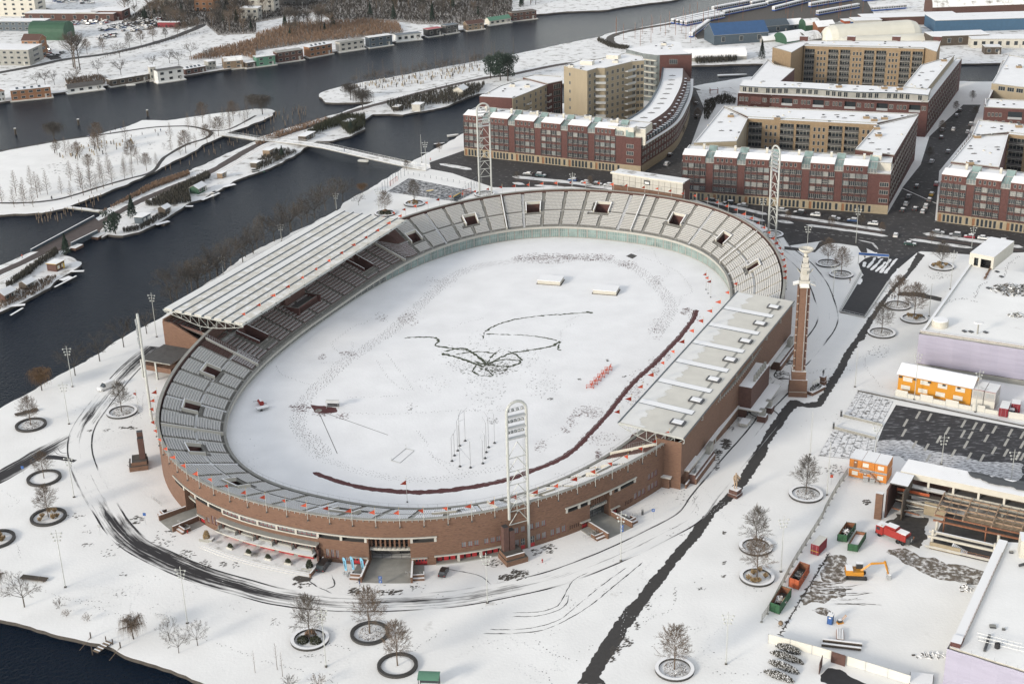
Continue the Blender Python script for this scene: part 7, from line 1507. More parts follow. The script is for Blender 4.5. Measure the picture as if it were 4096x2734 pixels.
for i,(a,b)in enumerate((((70,1215),(300,1300)),((20,1275),(330,1390)),((0,1360),(290,1480)),((-40,1450),(245,1560)))):
 p0,p1=at2('33',*a),at2('33',*b);f=line(p0,p1);me=bush_mesh(40+i,f.L/2,.95,1.2,'hedge_dark',1300,.15,.5);p=f(f.L/2,0);obj('clipped_hedge',me,None,(p[0],p[1],0),math.atan2(f.d[1],f.d[0]),'snow dusted dark hedge block, %s of the four below the hoarding'%('topmost','second from the top','third from the top','lowest')[i],'hedge')
mb=MB();sheet(mb,ragged(A('33',(500,1470),(560,1425),(660,1440),(760,1500),(900,1545),(960,1600),(700,1640),(480,1540)),.7,.25,3),.016,'asphalt');structure('yard_asphalt',mb)
tb=at('V8',228,1490);hz=lambda y:height('V8',228,1490,y);t=thing('marathon_tower','tall slender red brick tower with pale crown and bowl beside the stadium','tower',(tb.x,tb.y+2.4,0),-.16,scale=(.87,.87,1))
q=MB();q.box((0,0,0),(6.0,6.0,1.5),'brick');q.box((0,0,1.5),(5.8,5.8,.15),'concrete_light');q.box((0,0,1.65),(5.7,5.7,hz(1330)-1.65),'brick',top='snow_flat');z1=hz(1330);q.build('plinth',t)
z2=hz(1255);q=MB();q.box((0,0,z1),(4.6,4.9,z2-z1),'brick',top='snow_flat');z3=hz(452);q.box((0,0,z2),(2.6,3.9,z3-z2),'brick');q.box((0,0,z2),(3.5,2.6,z3-z2),'brick_dark');q.build('shaft',t)
for sx in(-1,1):
 for sy in(-1,1):q=MB();q.box((sx*1.72,sy*1.5,z2),(.42,.42,z3-z2-.6),'brick_dark' if sx>0 else 'brick');q.box((sx*1.75,sy*1.55,z2-.1),(.75,.75,.5),'concrete');q.build('corner_fin',t)
 q=MB()
 for k in range(10):q.box((sx*1.72,-1.6,z2+1.5+(z3-z2-2)*k/10),(.6,.5,.16),'concrete_light')
 q.build('fin_ties',t,kind='stuff')
q=MB();q.tube((.95,-2.05,z2),(.95,-2.05,z3-.5),.12,'steel');q.build('pipe',t)
q=MB();zc=z3
for w_,y in((3.2,400),(2.6,280),(2.2,240),(1.6,185)):zz=hz(y);q.box((0,0,zc),(w_,w_,zz-zc),'concrete_light');q.box((0,0,zz-.2),(w_+.3,w_+.3,.2),'concrete_light',top='snow_flat');zc=zz
q.tube((0,0,zc),(0,0,hz(150)),.55,'plaster_white',n=10);q.box((0,-1.52,hz(330)),(.5,.1,.7),'dark_void');q.build('crown',t)
q=MB();zb=hz(155);q.lathe((0,0,zb),[(.5,0),(1.3,.35),(2.3,1.1),(2.35,1.45),(2.0,1.45),(1.2,.9),(.05,.75)],'plaster_white',24);q.tube((0,0,zb+.7),(0,0,zb+1.9),.07,'steel');q.build('bowl',t)
for a in range(4):
 q=MB();ca,sa=math.cos(a*1.5708),math.sin(a*1.5708);z=z3+.2;c=[(1.7*ca-1.3*sa,1.7*sa+1.3*ca),(1.7*ca+1.3*sa,1.7*sa-1.3*ca),(3.5*ca+1.5*sa,3.5*sa-1.5*ca),(3.5*ca-1.5*sa,3.5*sa+1.5*ca)];slab(q,c,[z+.6,z+.6,z+.1,z+.1],.2,'plaster_white',None,'snow_thin');q.build('balcony',t)
 q=MB();c=[(1.3*ca-.6*sa,1.3*sa+.6*ca),(1.3*ca+.6*sa,1.3*sa-.6*ca),(2.5*ca+.5*sa,2.5*sa-.5*ca),(2.5*ca-.5*sa,2.5*sa+.5*ca)];slab(q,c,[z+3.2,z+3.2,z+4.6,z+4.6],.15,'plaster_white');q.build('loudspeaker',t)
p=at2('V8',385,1440);t=thing('planter_box','brick planter with evergreen shrubs and white sign at the tower foot','planter',(*p,0),.75);q=MB();q.box((0,0,0),(6,2.2,1.0),'brick',top='dirt_dark');q.box((0,0,1.0),(6.2,2.4,.1),'snow_flat');q.build('wall',t);obj('shrub',bush_mesh(5,2.7,.9,1.4,'hedge',300,.2,.2),t,(0,0,1));q=MB();q.box((.8,.5,1.2),(3.4,.12,2.2),'white_paint');q.box((.8,.43,1.2),(3.4,.02,.7),'lilac_sheet');q.build('sign',t)
def statue(v,x,y,sc,label,ped,pm,m,arm):
 p=at2(v,x,y);t=thing('statue',label,'statue',(*p,0),-1.2);q=MB();q.box((0,0,0),(ped[0]*1.15,ped[0]*1.15,ped[1]*.45),pm,.5,top='snow_flat');q.box((0,0,ped[1]*.45),(ped[0],ped[0],ped[1]*.55),pm,.5,top='snow_flat');q.build('pedestal',t);me=person_mesh('stand',1,m,m);
 for i in range(4):me.materials[i]=MATS[m]
 obj('figure',me,t,(0,0,ped[1]),scale=sc);q=MB();q.tube((.1,.2*sc,ped[1]+1.35*sc),(.15,.45*sc,ped[1]+arm*sc),.06*sc,m);q.build('raised_arm',t)
statue('22',2045,1405,2.6,'large tan stone figure on a brick pedestal beside the dark footpath',(2.3,2.0),'brick_dark','statue_stone',1.0);statue('32',500,385,1.25,'small dark bronze athlete with raised arm on brick block near the tower',(1.5,2.6),'brick','steel_dark',1.9)
def mast(p,rz,h,w_,label,pyl=0):
 t=thing('floodlight_mast',label,'floodlight mast',(p[0],p[1],0),rz,'floodlight masts round the stadium');ha=h-w_/2
 for sx in(-1,1):q=MB();q.tube((sx*w_/2,0,pyl if sx==-1 else 0),(sx*w_/2,0,ha),.34,'steel_white',.34,8);q.build('leg',t)
 q=MB();pts=[(math.cos(a)*w_/2,0,ha+math.sin(a)*w_/2)for a in np.linspace(0,math.pi,13)];q.path(pts,.34,'steel_white',8);q.build('arch',t)
 zs=[7.5]+[7.5+(ha-11.5-7.5)*k/5 for k in range(1,6)]+[ha-7.5]
 for k in range(6):
  q=MB();a,b=zs[k],zs[k+1]-.1;q.tube((-w_/2,0,a),(w_/2,0,a),.13,'steel_white');q.tube((-w_/2,0,a),(0,0,b),.10,'steel_white');q.tube((w_/2,0,a),(0,0,b),.10,'steel_white');q.build('brace',t)
 for k in range(3):
  z=ha-6.8+k*2.7;q=MB();q.box((0,.2,z),(w_-.4,.9,.35),'steel');q.tube((-w_/2,.6,z+1.2),(w_/2,.6,z+1.2),.05,'steel_white');q.tube((-w_/2,.6,z+2),(w_/2,.6,z+2),.05,'steel_white');q.build('lamp_gallery',t)
  for j in range(5 if k<2 else 4):q=MB();q.lathe((0,0,0),[(.12,-.3),(.36,0),(.4,.25),(.3,.3)],'steel',8);o=q.build('floodlamp',t,loc=(-w_*.36+w_*.72*j/(4 if k<2 else 3),.5,z+1.6));o.rotation_euler=(-1.9,0,0)
 q=MB();q.tube((w_/2-.9,.1,0 if not pyl else 9),(w_/2-.9,.1,ha-6),.04,'steel',n=3);q.tube((w_/2-.5,.1,0 if not pyl else 9),(w_/2-.5,.1,ha-6),.04,'steel',n=3)
 for k in range(40):q.tube((w_/2-.9,.1,9+k*.5),(w_/2-.5,.1,9+k*.5),.025,'steel',n=3)
 q.build('ladder',t);return t
def tang(p):x,y,a,b=onwall(near_s(p));return math.atan2(a,-b)
def pylon(p,rz,label,h=8.6,sz=1.0):
 t=thing('brick_pylon',label,'pylon',(p[0],p[1],0),rz)
 for o,hh in(((-.75,0),h),((.75,0),h-1.2)):q=MB();q.box((*o,0),(1.3,1.5,hh),'brick_dark',top='steel_dark');q.build('pillar',t)
 q=MB();q.box((.6,-1.2,0),(5.4,4.8,1.3),'brick',top='dirt_dark');q.box((.4,-1.0,1.3),(4.6,4.0,1.0),'brick',top='dirt_dark');q.box((.4,-2.9,2.3),(4.6,.25,.1),'snow_flat');q.build('base',t)
rl=at2('V7',367,1392);rz=tang(rl);w_=4.9;mast((rl[0]-math.cos(rz)*w_/2,rl[1]-math.sin(rz)*w_/2),rz,38.6,w_,'white arched floodlight mast standing before the near brick wall',9)
pylon((rl[0]-math.cos(rz)*(w_+1.2)+math.sin(rz)*1.6,rl[1]-math.sin(rz)*(w_+1.2)-math.cos(rz)*1.6),rz,'tall twin-pillared brick pylon on stepped base below the near floodlight mast')
p=at2('S',606,1673);mast(p,math.atan2(p[1],p[0])+.03,31.5,4.9,'white floodlight mast seen edge-on at the canal corner of the stadium');p2=at2('V1',42,440);pylon(p2,tang(p2),'tall twin-pillared brick pylon at the canal corner of the stadium',9.5)
p=lerp2(at2('11',2045,222),at2('11',2165,200),.5);mast(p,tang(p),38,5.2,'white arched floodlight mast in front of the left red apartment block');p=at2('S',3086,975);mast(p,tang(p),37,4.9,'white floodlight mast at the street crossing end of the stadium')
fm=MB();fm.face([(0,0,0),(-1.7,.12,-.75),(-.9,-.1,-.35)],'flag_orange');fm.face([(0,0,0),(-.9,-.1,-.35),(-1.7,.12,-.75),(0,.05,-1.25)],'flag_orange');fm.face([(0,0,0),(0,.05,-1.25),(-1.7,.12,-.75),(-.9,-.1,-.35)],'flag_orange');FM=fm.mesh('pennant')
def pole_mesh(h):q=MB();q.tube((0,0,0),(0,0,h),.07,'steel_white',.05,5);q.box((0,0,-.1),(.35,.35,.25),'steel_dark');q.tube((0,0,h),(0,0,h+.35),.06,'gold',.02,5);return q.mesh('pole')
PM4,PM3,PM7=pole_mesh(5.0),pole_mesh(3.6),pole_mesh(6.5)
def flag(p,z,pm,h,lab,grp):
 t=thing('flag_pole',lab,'flag',(p[0],p[1],z),0,grp);obj('pole',pm,t);obj('pennant',FM,t,(0,0,h-.35),rnd.uniform(-.6,.5),scale=(rnd.uniform(.7,1.05),1,rnd.uniform(.85,1.1)))
s=281.0
while s<448:flag(onwall(s,.35),10.4,PM4,5.0,'orange pennant on a white pole fixed to the near curved brick rim','pennants on the near brick rim');s+=5.45
for s in list(np.arange(2,128,5.45))+list(np.arange(562,680,5.45)):
 u,v=cout(s)
 if u>35 or v>0 and u>62:flag(onwall(s,.35),10.4,PM4,5.0,'orange pennant on a white pole along the far curved rim','pennants on the far brick rim')
for s in(262,267.5,273):flag(onwall(s,.35),10.4,PM4,5.0,'orange pennant on a white pole above the canal side brick rim','pennants on the canal side rim')
for k in range(13):p=lerp2(LC[0],LC[1],.02+k*.079);flag((p[0],p[1]),ZLF,PM3,3.6,'orange pennant on the front edge of the long ribbed roof','pennants on the ribbed roof')
for k in range(13):p=lerp2(RC[0],RC[1],.01+k*.082);flag((p[0],p[1]),ZRF,PM3,3.6,'orange pennant on the pitch edge of the flat cream roof','pennants on the cream roof')
for i,(x,y)in enumerate(((1778,1088),(1797,1123),(1820,1158))):flag(at2('21',x,y),.1,PM7,6.5,'orange flag on a free standing pole on the snow, %s of three'%('farthest','middle','nearest')[i],'three flags on the pitch edge')
flag(at2('12',1387,1465),.1,PM7,6.5,'lone orange flag on a free standing pole beside the cleared red lane',None);flag(at2('02',1310,920),9,PM7,6.5,'orange flag on the brick pylon at the canal corner',None)
def ringp(v,x,y,r,lab,content,sc=1.0,k=0,dark=0,treelab=None):
 p=at2(v,x,y);t=thing('ring_planter',lab,'planter',(*p,0));q=MB();q.ring((0,0),r-.75,r,0,.55,'kerb_dark',32,top='kerb_dark' if dark else 'snow_flat');q.build('kerb',t);q=MB();q.lathe((0,0,0),[(r-.75,.12),(r-1.4,.2)],'snow_thin' if content!='clean' else 'snow',24);q.build('soil',t)
 r0=random.Random(int(x+y))
 if content=='grass':
  for i in range(7):
   a,d=r0.uniform(0,6.28),r0.uniform(.9,r-1.5);q=MB()
   for j in range(90):b=r0.uniform(0,6.28);l=r0.uniform(.2,.75);q.face([(math.cos(b)*.05,math.sin(b)*.05,0),(math.cos(b)*l+.05,math.sin(b)*l,r0.uniform(.7,1.3)),(math.cos(b)*l-.05,math.sin(b)*l+.06,r0.uniform(.6,1.2))],'ornamental_grass')
   q.build('grass_tuft',t,loc=(math.cos(a)*d,math.sin(a)*d,.2))
 if content=='bush':
  for i,(a,d)in enumerate(((3.6,1.6),(5.6,1.7),(1.6,1.3))):obj('shrub',bush_mesh(i+9,1.3,1.2,1.5,'hedge' if i<2 else 'reed',420,.2),t,(math.cos(a)*d,math.sin(a)*d,.1))
 if content=='dry':obj('dry_stems',bush_mesh(31,r-1.3,r-1.3,.5,'bark_brown',260,.14,.5),t,(0,0,.1))
 if treelab:tree(OV[k],(*p,.1),treelab,sc*1.15,group=None)
for a in[('02',285,765,4.3,'dark ring planter beside the wooden deck by the canal','dry',.85,0,1,'bare young tree in the dark ring nearest the canal willow'),('02',1118,645,4.3,'snow rimmed ring planter left of the stadium by the bending road','dry',.9,1,0,'bare young tree in the ring between road and brick wall'),('02',405,1252,4.4,'broad dark ring planter inside the road fork','clean',.75,2,1,'bare young tree in the dark ring inside the road fork'),('03',445,45,4.4,'ring planter with tan grass tufts below the road fork','grass',.85,0,1,'bare young tree among tan grass tufts near the left edge'),('03',-30,250,4.4,'ring planter with tan grasses cut by the left picture edge','grass',.8,1,1,None),('13',495,1165,4.1,'ring planter crowded with green shrubs in the foreground','bush',1.05,1,0,'bare tree rising above green shrubs in the foreground ring'),('13',1045,1110,4.2,'clean dark ring planter straight below the main gate','dry',1.08,0,1,'bare tree in the dark ring straight below the main gate'),('13',1298,1405,4.2,'lowest dark ring planter in the foreground','clean',1.02,2,1,'bare tree in the lowest foreground ring'),('23',2235,318,3.9,'snow rimmed ring planter, upper of the close pair right of the path','dry',1.0,1,0,'bare tree in the upper ring of the close pair'),('23',2245,595,3.9,'ring planter with tan tufts, lower of the close pair right of the path','grass',1.0,2,0,'bare tree in the lower ring of the close pair, among tan tufts'),('23',1490,1440,4.0,'snow rimmed ring planter at the bottom edge right of the path','dry',1.0,0,0,'bare tree in the ring at the bottom edge right of the path'),('32',347,1400,4.2,'snow rimmed ring planter left of the orange cabins','dry',1.0,1,0,'bare tree in the ring left of the orange cabins'),('31',548,850,4.2,'snow rimmed ring planter nearest the tower bowl','dry',.9,2,0,'bare tree in the ring nearest the tower bowl'),('31',670,952,4.2,'snow rimmed ring planter beside the car park ramp','dry',.95,0,0,'slim bare tree in the ring beside the car park ramp'),('31',1590,880,4.3,'ring planter with tan tufts near the street crossing','grass',.9,1,0,'bare tree in the tufted ring near the street crossing'),('31',1187,1237,4.3,'speckled ring planter right against the dark footpath','dry',1.0,2,0,'bare tree in the ring right against the dark footpath'),('31',1337,1357,4.3,'ring planter with tan tufts beside the hall roof edge','grass',1.15,0,0,'bare tree in the tufted ring beside the hall roof edge'),('31',1040,1488,4.3,'snow rimmed ring planter below the ramp end','dry',1.0,1,0,'bare tree in the ring below the ramp end'),('11',1185,392,4.3,'ring planter with dark evergreen shrubs behind the ribbed roof','bush',.9,2,0,'bare tree above dark shrubs behind the ribbed roof'),('11',1452,302,4.3,'ring planter with brown bushes behind the seats by the sports court','grass',.95,1,0,'bare tree in the ring beside the sports court'),('11',2095,215,4.3,'ring planter at the feet of the far left floodlight mast','dry',.9,0,0,None),('31',35,585,4.3,'ring planter partly hidden behind the street end floodlight mast','dry',.9,0,0,None)]:ringp(*a)
for v,x,y,ms,sc,lab in(('02',690,305,SP[0],1.15,'dark bent tree leaning over the canal edge nearest the road'),('02',915,175,SP[1],1.05,'dark tree on the canal bank just left of the floodlight mast'),('02',1135,45,SP[2],1.1,'dark tree on the canal bank beside the near roof end'),('01',1345,1490,SP[0],.95,'leaning dark tree by the brick end wall of the ribbed roof'),('01',1590,1240,SP[1],.9,'tangled dark tree at the canal behind the near roof corner'),('01',1810,1080,SP[2],1.0,'tall pale twigged tree rising behind the ribbed roof'),('01',2000,960,SP[0],1.0,'bare tree with pale broken limbs behind the ribbed roof'),('02',385,442,WI[0],1.2,'golden brown weeping willow at the canal edge'),('11',975,205,WI[0],.75,'small golden brown willow at the canal bend near the sports court'),('03',1225,1155,WI[1],.95,'bare weeping willow on the foreground bank'),('03',225,862,SPB[0],.95,'grey bare tree beside the wooden bench by the pond'),('03',1555,1172,SPB[1],.55,'small bare tree, leftmost of the three right of the weeping willow'),('03',1640,1283,SPB[0],.55,'small bare tree, nearest of the three right of the weeping willow'),('03',1812,1215,SPB[1],.6,'small bare tree, rightmost of the three right of the weeping willow'),('11',942,315,SPB[1],.55,'small bare tree on the snowy quay behind the ribbed roof'),('03',545,878,SH[0],.9,'little bare shrub on the foreground snow, biggest of three'),('03',613,955,SH[1],.7,'little bare shrub on the foreground snow, middle of three'),('03',800,995,SH[1],.7,'little bare shrub on the foreground snow nearest the pond jetty'),('13',195,1435,SA[0],1.1,'thin bare sapling left of the shrub-filled ring, farther of two'),('13',245,1500,SA[1],1.0,'thin bare sapling left of the shrub-filled ring, nearer of two'),('13',310,1600,SH[0],1.1,'wispy bare shrub at the bottom edge'),('13',570,1600,SH[1],1.1,'wispy bare shrub cut by the bottom edge'),('03',2340,1465,SA[0],.9,'thin bare sapling at the foreground footprints'),('03',-30,700,WI[1],.8,'drooping bare tree cut by the left edge')):tree(ms,at(v,x,y),lab,sc,name='willow_tree' if 'willow' in lab else('shrub' if 'shrub' in lab else 'bare_tree'))
for i in range(26):p=at('S',690+i*27+rnd.uniform(-12,12),1212-i*16.5+rnd.uniform(-12,12));tree((SP+SPB)[i%5],p,'bare tree in the dense canal row behind the ribbed roof',rnd.uniform(1.05,1.4),group='bare trees behind the ribbed roof')
for v,x,y,yt,lab,hd in(('03',600,682,155,'white lamp post nearest the weeping bench tree',1),('03',1718,1012,490,'white lamp post at the road bend below the ticket terrace',1),('13',643,1408,865,'white lamp post beside the shrub-filled ring',1),('13',2122,825,365,'white lamp post in front of the near floodlight pylon',1),('23',998,440,-20,'white lamp post with orange tag at the road below the right gate',1),('23',1962,1385,905,'thin lamp post left of the lower mesh fence corner',1),('33',118,540,30,'thin lamp post between mesh fence and ring pair',1),('32',540,1400,915,'thin lamp post beside the orange sign',0),('32',1340,525,90,'white cross-armed lamp post before the yellow site office',1),('32',1900,640,250,'white cross-armed lamp post before the grey cabins',1),('32',1590,1120,845,'white cross-armed lamp post in the middle of the parking square',1),('32',2228,1268,980,'white cross-armed lamp post at the right of the parking square',1),('32',982,1035,725,'white lamp post beside the stepped ramp and orange cabins',1),('32',797,410,60,'thin flagless pole left of the yellow office',0),('32',385,1030,640,'pole with furled dark flag above the lone ring tree',0),('02',665,408,35,'white lamp post on the canal bank by the leaning tree',1),('02',633,750,365,'white lamp post at the canal side of the bending road',1),('02',680,1420,1040,'lamp post with sign box at the road fork',1),('01',1437,1520,1115,'white lamp post between mast and ribbed roof',1),('01',2048,950,770,'white lamp post behind the near half of the ribbed roof',1),('11',235,645,475,'white lamp post behind the middle of the ribbed roof',1),('11',738,355,190,'white lamp post behind the far half of the ribbed roof',1),('11',1130,405,150,'white lamp post beside the evergreen ring planter',1),('31',805,665,330,'white lamp post between street and car park gantry',1),('31',595,1145,850,'white lamp post beside the slim ring tree',1),('31',350,848,490,'white lamp post beside the tower bowl',1),('31',1865,715,500,'white lamp post before the right corner block',1),('31',1670,1085,725,'pale lamp post at the hall roof corner',1),('31',1475,1330,1030,'pale lamp post between tufted ring and hall',0),('21',555,140,10,'white lamp post at the street behind the far rim',1),('21',2290,520,240,'white lamp post at the street near the far right rim',1),('10',1520,1490,1235,'lamp post at the quay end of the footbridge',0),('10',1560,1560,1290,'lamp post with side lamps at the footbridge end',1)):lamp_post(height(v,x,y,yt),lab,at(v,x,y),rnd.uniform(-.3,.3),heads=bool(hd))
for i,(x,y,w_,d_)in enumerate(((345,1030,8.0,5.6),(855,1120,8.0,5.6))):
 p=at2('21',x,y);t=thing('landing_mat_cover','covered white landing mat on the pitch, the %s one'%('farther' if i==0 else 'nearer'),'landing mat',(*p,0),-.28);q=MB();q.box((0,1.5,.12),(w_,d_,1.25),'plaster_white');q.build('mat',t);q=MB();q.box((0,1.5,1.37),(w_+.2,d_+.2,.12),'snow_flat');q.build('snow_cover',t);q=MB();q.box((0,1.5,0),(w_+.7,d_+.5,.12),'wood_dark');q.build('pallet',t)
p=at2('12',705,600);t=thing('dugout_shelter','glazed white dugout shelter beside the red throwing circle','shelter',(*p,0),-.12);q=MB()
for x in(-1.7,1.7):
 for y,h in((-.6,2.0),(.7,1.6)):q.tube((x,y,0),(x,y,h),.06,'steel_white')
q.path([(0,-1.0,2.1),(0,0,2.3)],.02,'steel_white');q.build('frame',t);q=MB();
for k in range(5):a,b=k/5,(k+1)/5;q.face([(-1.9,-.9+1.8*a,2.0+.3*math.sin(a*2.6)),(1.9,-.9+1.8*a,2.0+.3*math.sin(a*2.6)),(1.9,-.9+1.8*b,2.0+.3*math.sin(b*2.6)),(-1.9,-.9+1.8*b,2.0+.3*math.sin(b*2.6))],'white_paint')
q.build('roof',t);q=MB();q.box((0,.3,.35),(3.4,.5,.12),'steel_dark');q.box((0,.6,.5),(3.4,.08,.6),'steel_dark',top='snow_flat');q.build('bench',t)
p=at2('12',60,620);t=thing('trailer','small white flat trailer parked on the snow near the bend','trailer',(*p,0),.45);q=MB();q.box((0,0,.6),(3.4,1.7,.35),'steel',top='snow_flat');q.build('bed',t);q=MB();q.box((-.5,-.8,.1),(.6,.2,.6),'rubber');q.box((-.5,.8,.1),(.6,.2,.6),'rubber');q.tube((1.7,0,.6),(2.8,0,.4),.06,'steel');q.build('wheel',t,kind='stuff')
p=at2('12',45,570);t=thing('lawn_roller','red ground roller machine behind the trailer','roller',(*p,0),.45);q=MB();q.tube((0,-1.1,.75),(0,1.1,.75),.7,'truck_red',n=12);q.build('drum',t);q=MB();q.box((0,0,1.4),(.7,2.0,.12),'snow_flat');q.tube((-.2,.9,.8),(-1.9,1.1,.9),.06,'steel_dark');q.tube((.3,-.9,.8),(1.4,-1.3,.5),.06,'steel_dark');q.build('frame',t)
bq=MB();bq.tube((-1.1,0,.25),(-1.1,0,1.1),.05,'flag_orange');bq.tube((1.1,0,.25),(1.1,0,1.1),.05,'flag_orange');bq.tube((-1.1,0,1.1),(1.1,0,1.1),.06,'flag_orange');bq.tube((-1.1,0,.3),(1.1,0,.3),.05,'flag_orange')
for k in range(9):bq.tube((-.9+k*.225,0,.3),(-.9+k*.225,0,1.1),.03,'flag_orange',n=3)
for x in(-1,1):bq.box((x,0,0),(.2,.8,.1),'flag_orange')
bm_=bq.mesh('crowd_barrier')
for i in range(12):p=lerp2(at2('22',715,420),at2('22',900,240),i/11);obj('crowd_barrier',bm_,None,(*p,0),(-.1 if i%2==0 else 1.25),'orange plastic barrier in the zigzag row on the pitch','barrier','orange barriers in a zigzag row')
a,b,c=at('12',1240,1085),at('12',1375,975),at('12',1450,995);t=thing('football_goal','white football goal frame tipped over on the snowy pitch','goal');q=MB();u=Vector((0,0,.08));q.path([a+u,b+u,c+u],.07,'steel_white');q.path([a+u,at('12',1320,1107)+u],.07,'steel_white');q.path([at('12',1320,1107)+u,c+u],.06,'steel_white');q.tube(b,b+Vector((0,0,1.3)),.05,'steel_white');q.tube(a,a+Vector((0,0,.9)),.05,'steel_white');q.build('frame',t)
CG=thing('throwing_cage','tall steel throwing cage posts without netting on the pitch','cage')
for x,y,yt,dx,dy in((1797,1090,875,20,-15),(1820,1040,840,18,-22),(1850,995,725,25,-30),(1868,950,670,28,-35),(1870,1140,760,0,0),(1918,905,630,30,-12),(1967,1150,910,-40,-20),(2080,1112,905,-22,-22),(2100,1065,850,-22,-18),(2112,1010,740,-30,-36),(2133,965,690,-36,-36),(2187,925,660,-40,-28)):
 b=at('12',x,y);h=height('12',x,y,yt);tp=b+Vector((0,0,h));q=MB();q.tube(b,tp,.07,'steel',n=4)
 if dx:e=at('12',x+dx,y+dy);d=(e-b);q.tube(tp,tp+Vector((d.x,d.y,.7)),.06,'steel',n=4)
 q.lathe((b.x,b.y,0),[(.5,0),(.1,.5)],'steel_dark',4);q.build('post',CG)
q=MB()
for x,y,yt,x2,y2,yt2 in((1868,950,670,1918,905,630),(1868,950,725,1918,905,705),(1870,1140,960,1967,1150,1080),(2133,965,745,2187,925,735)):q.tube(at('12',x,y)+Vector((0,0,height('12',x,y,yt))),at('12',x2,y2)+Vector((0,0,height('12',x2,y2,yt2))),.05,'steel',n=3)
q.build('cross_bar',CG,kind='stuff')
for i,(x,y)in enumerate(((1115,960),(1230,945),(1385,965))):
 p=at2('V2',x,y);t=thing('beach_banner','pale blue feather banner before the gate, %s of three'%('leftmost','middle','rightmost')[i],'banner',(*p,0),.1);q=MB();q.tube((.3,0,0),(.1,0,3.6),.03,'steel_dark',n=3);q.build('pole',t);q=MB();pr=[(.3,.3),(-.25,.3),(-.65,3.6),(-.5,3.95),(-.1,3.6),(.15,2.8)];q.face([(x_,0,z_)for x_,z_ in pr],'banner_blue');q.face([(x_,.03,z_)for x_,z_ in pr[::-1]],'banner_blue');q.build('cloth',t);q=MB()
 for k in range(6):q.box((-.16-.03*k,-.02,1.0+k*.35),(.28,.01,.2),'blue_steel')
 q.build('lettering',t,kind='stuff')
def sign(v,x,y,yt,label,m='sign_blue',txt=None,n=2):
 p=at2(v,x,y);h=height(v,x,y,yt);t=thing('street_sign',label,'sign',(*p,0),-.05);q=MB();q.tube((0,0,0),(0,0,h),.04,'steel',n=4);q.build('post',t)
 for k in range(n):
  z=h-.75-k*1.0;q=MB();q.box((0,-.05,z),(.75,.05,.8),m);q.build('plate',t)
  if txt:letters(txt,(0,-.08,z+.15),0,.6,'white_paint',t)
sign('V2',1655,1172,1030,'blue parking sign with two plates facing the road','sign_blue','P');sign('V4',1318,1212,1095,'small blue parking sign right of the right gate','sign_blue','P',1);sign('V4',962,1395,1280,'tall blue parking sign behind the road lamp post','sign_blue','P',2);sign('32',578,1305,1215,'orange notice board on thin legs near the cabins','flag_orange',None,1);sign('03',920,200,110,'round road sign seen from behind beside the road bend','steel',None,1);sign('02',215,1205,1135,'small blue sign at the left road edge','sign_blue',None,1);sign('V1',65,1110,980,'blue sign on thin post left of the ticket terrace','sign_blue',None,1)
person(at('V2',1325,1160),1.4,'walk','cloth_dark','cloth_blue','person in long dark coat and jeans walking before the main gate');person(at('31',750,1025),.6,'walk','cloth_brown','cloth_dark','person in brown coat walking beside the car park ramp');person(at('31',1135,1170),.3,'walk','cloth_dark','cloth_dark','dark figure on the cleared footpath, left of two');person(at('31',1160,1178),.3,'stand','cloth_dark','cloth_blue','dark figure on the cleared footpath, right of two')
person(at('10',812,1395,2.2),2.4,'stride','cloth_blue','cloth_blue','person in blue crossing the footbridge');person(at('10',1168,1455,2.0),-.5,'walk','cloth_dark','cloth_dark','dark clad person crossing the footbridge toward the quay');person(at('10',1600,1480),.2,'walk','flag_orange','cloth_dark','person in orange jacket at the quay');person(at('10',1650,815),.2,'walk','cloth_dark','cloth_dark','dark figure on the bank path beside the stumps');person(at('10',1745,790),.2,'walk','cloth_dark','cloth_dark','dark figure in the pair walking the bank path',None);person(at('01',205,800),.8,'walk','flag_orange','cloth_dark','person in orange vest beside the railway')
for i,(x,y,pz)in enumerate(((1305,1240,'walk'),(1425,1215,'walk'),(1475,1210,'stride'),(1452,1248,'walk'),(1525,1235,'stand'),(823,1262,'walk'),(862,1278,'stand'),(1205,1262,'stand'),(1110,1190,'stand'),(1060,1195,'stand'),(1015,1228,'stand'))):person(at('00',x,y),i,pz,('cloth_dark','cloth_brown','cloth_blue')[i%3],'cloth_dark','person playing on the snowy island lawn' if i<5 else 'person standing along the island path',('people on the island lawn','people along the island path')[i>4])
car(at('13',1720,560),1.35,'hatch','car_black','black hatchback parked before the red ticket doors',None,sn=False);car(at('V2',770,895),1.3,'van','car_black','dark van parked beside the snowy ramp below the gate windows',None,sn=False);car(at('02',975,425),-2.25,'van','car_white','white van driving down the bending road',None,cat='van',name='delivery_van')
for v,x,y,w_,d_,rz,lab in(('02',245,650,6.5,1.6,.55,'long wooden deck bench beside the dark ring'),('03',315,610,6.5,1.6,-.25,'long wooden deck bench behind the pond tree')):q=MB();p=at2(v,x,y);t=thing('wooden_bench',lab,'bench',(*p,0),rz);q.box((0,0,.35),(w_,d_,.14),'wood_dark');q.build('seat',t);q=MB();q.box((-w_*.4,0,0),(.2,d_*.8,.35),'concrete_dark');q.box((w_*.4,0,0),(.2,d_*.8,.35),'concrete_dark');q.build('leg',t,kind='stuff')
p=at2('13',1590,1600);t=thing('bus_shelter','small shelter with curved dark green roof at the bottom edge','shelter',(*p,0),-.1);q=MB()
for k in range(5):a,b=k/5,(k+1)/5;q.face([(-2.2,-1.2+2.4*a,2.6+.6*math.sin(a*2)),(2.2,-1.2+2.4*a,2.6+.6*math.sin(a*2)),(2.2,-1.2+2.4*b,2.6+.6*math.sin(b*2)),(-2.2,-1.2+2.4*b,2.6+.6*math.sin(b*2))],'roof_green')
q.build('roof',t);q=MB()
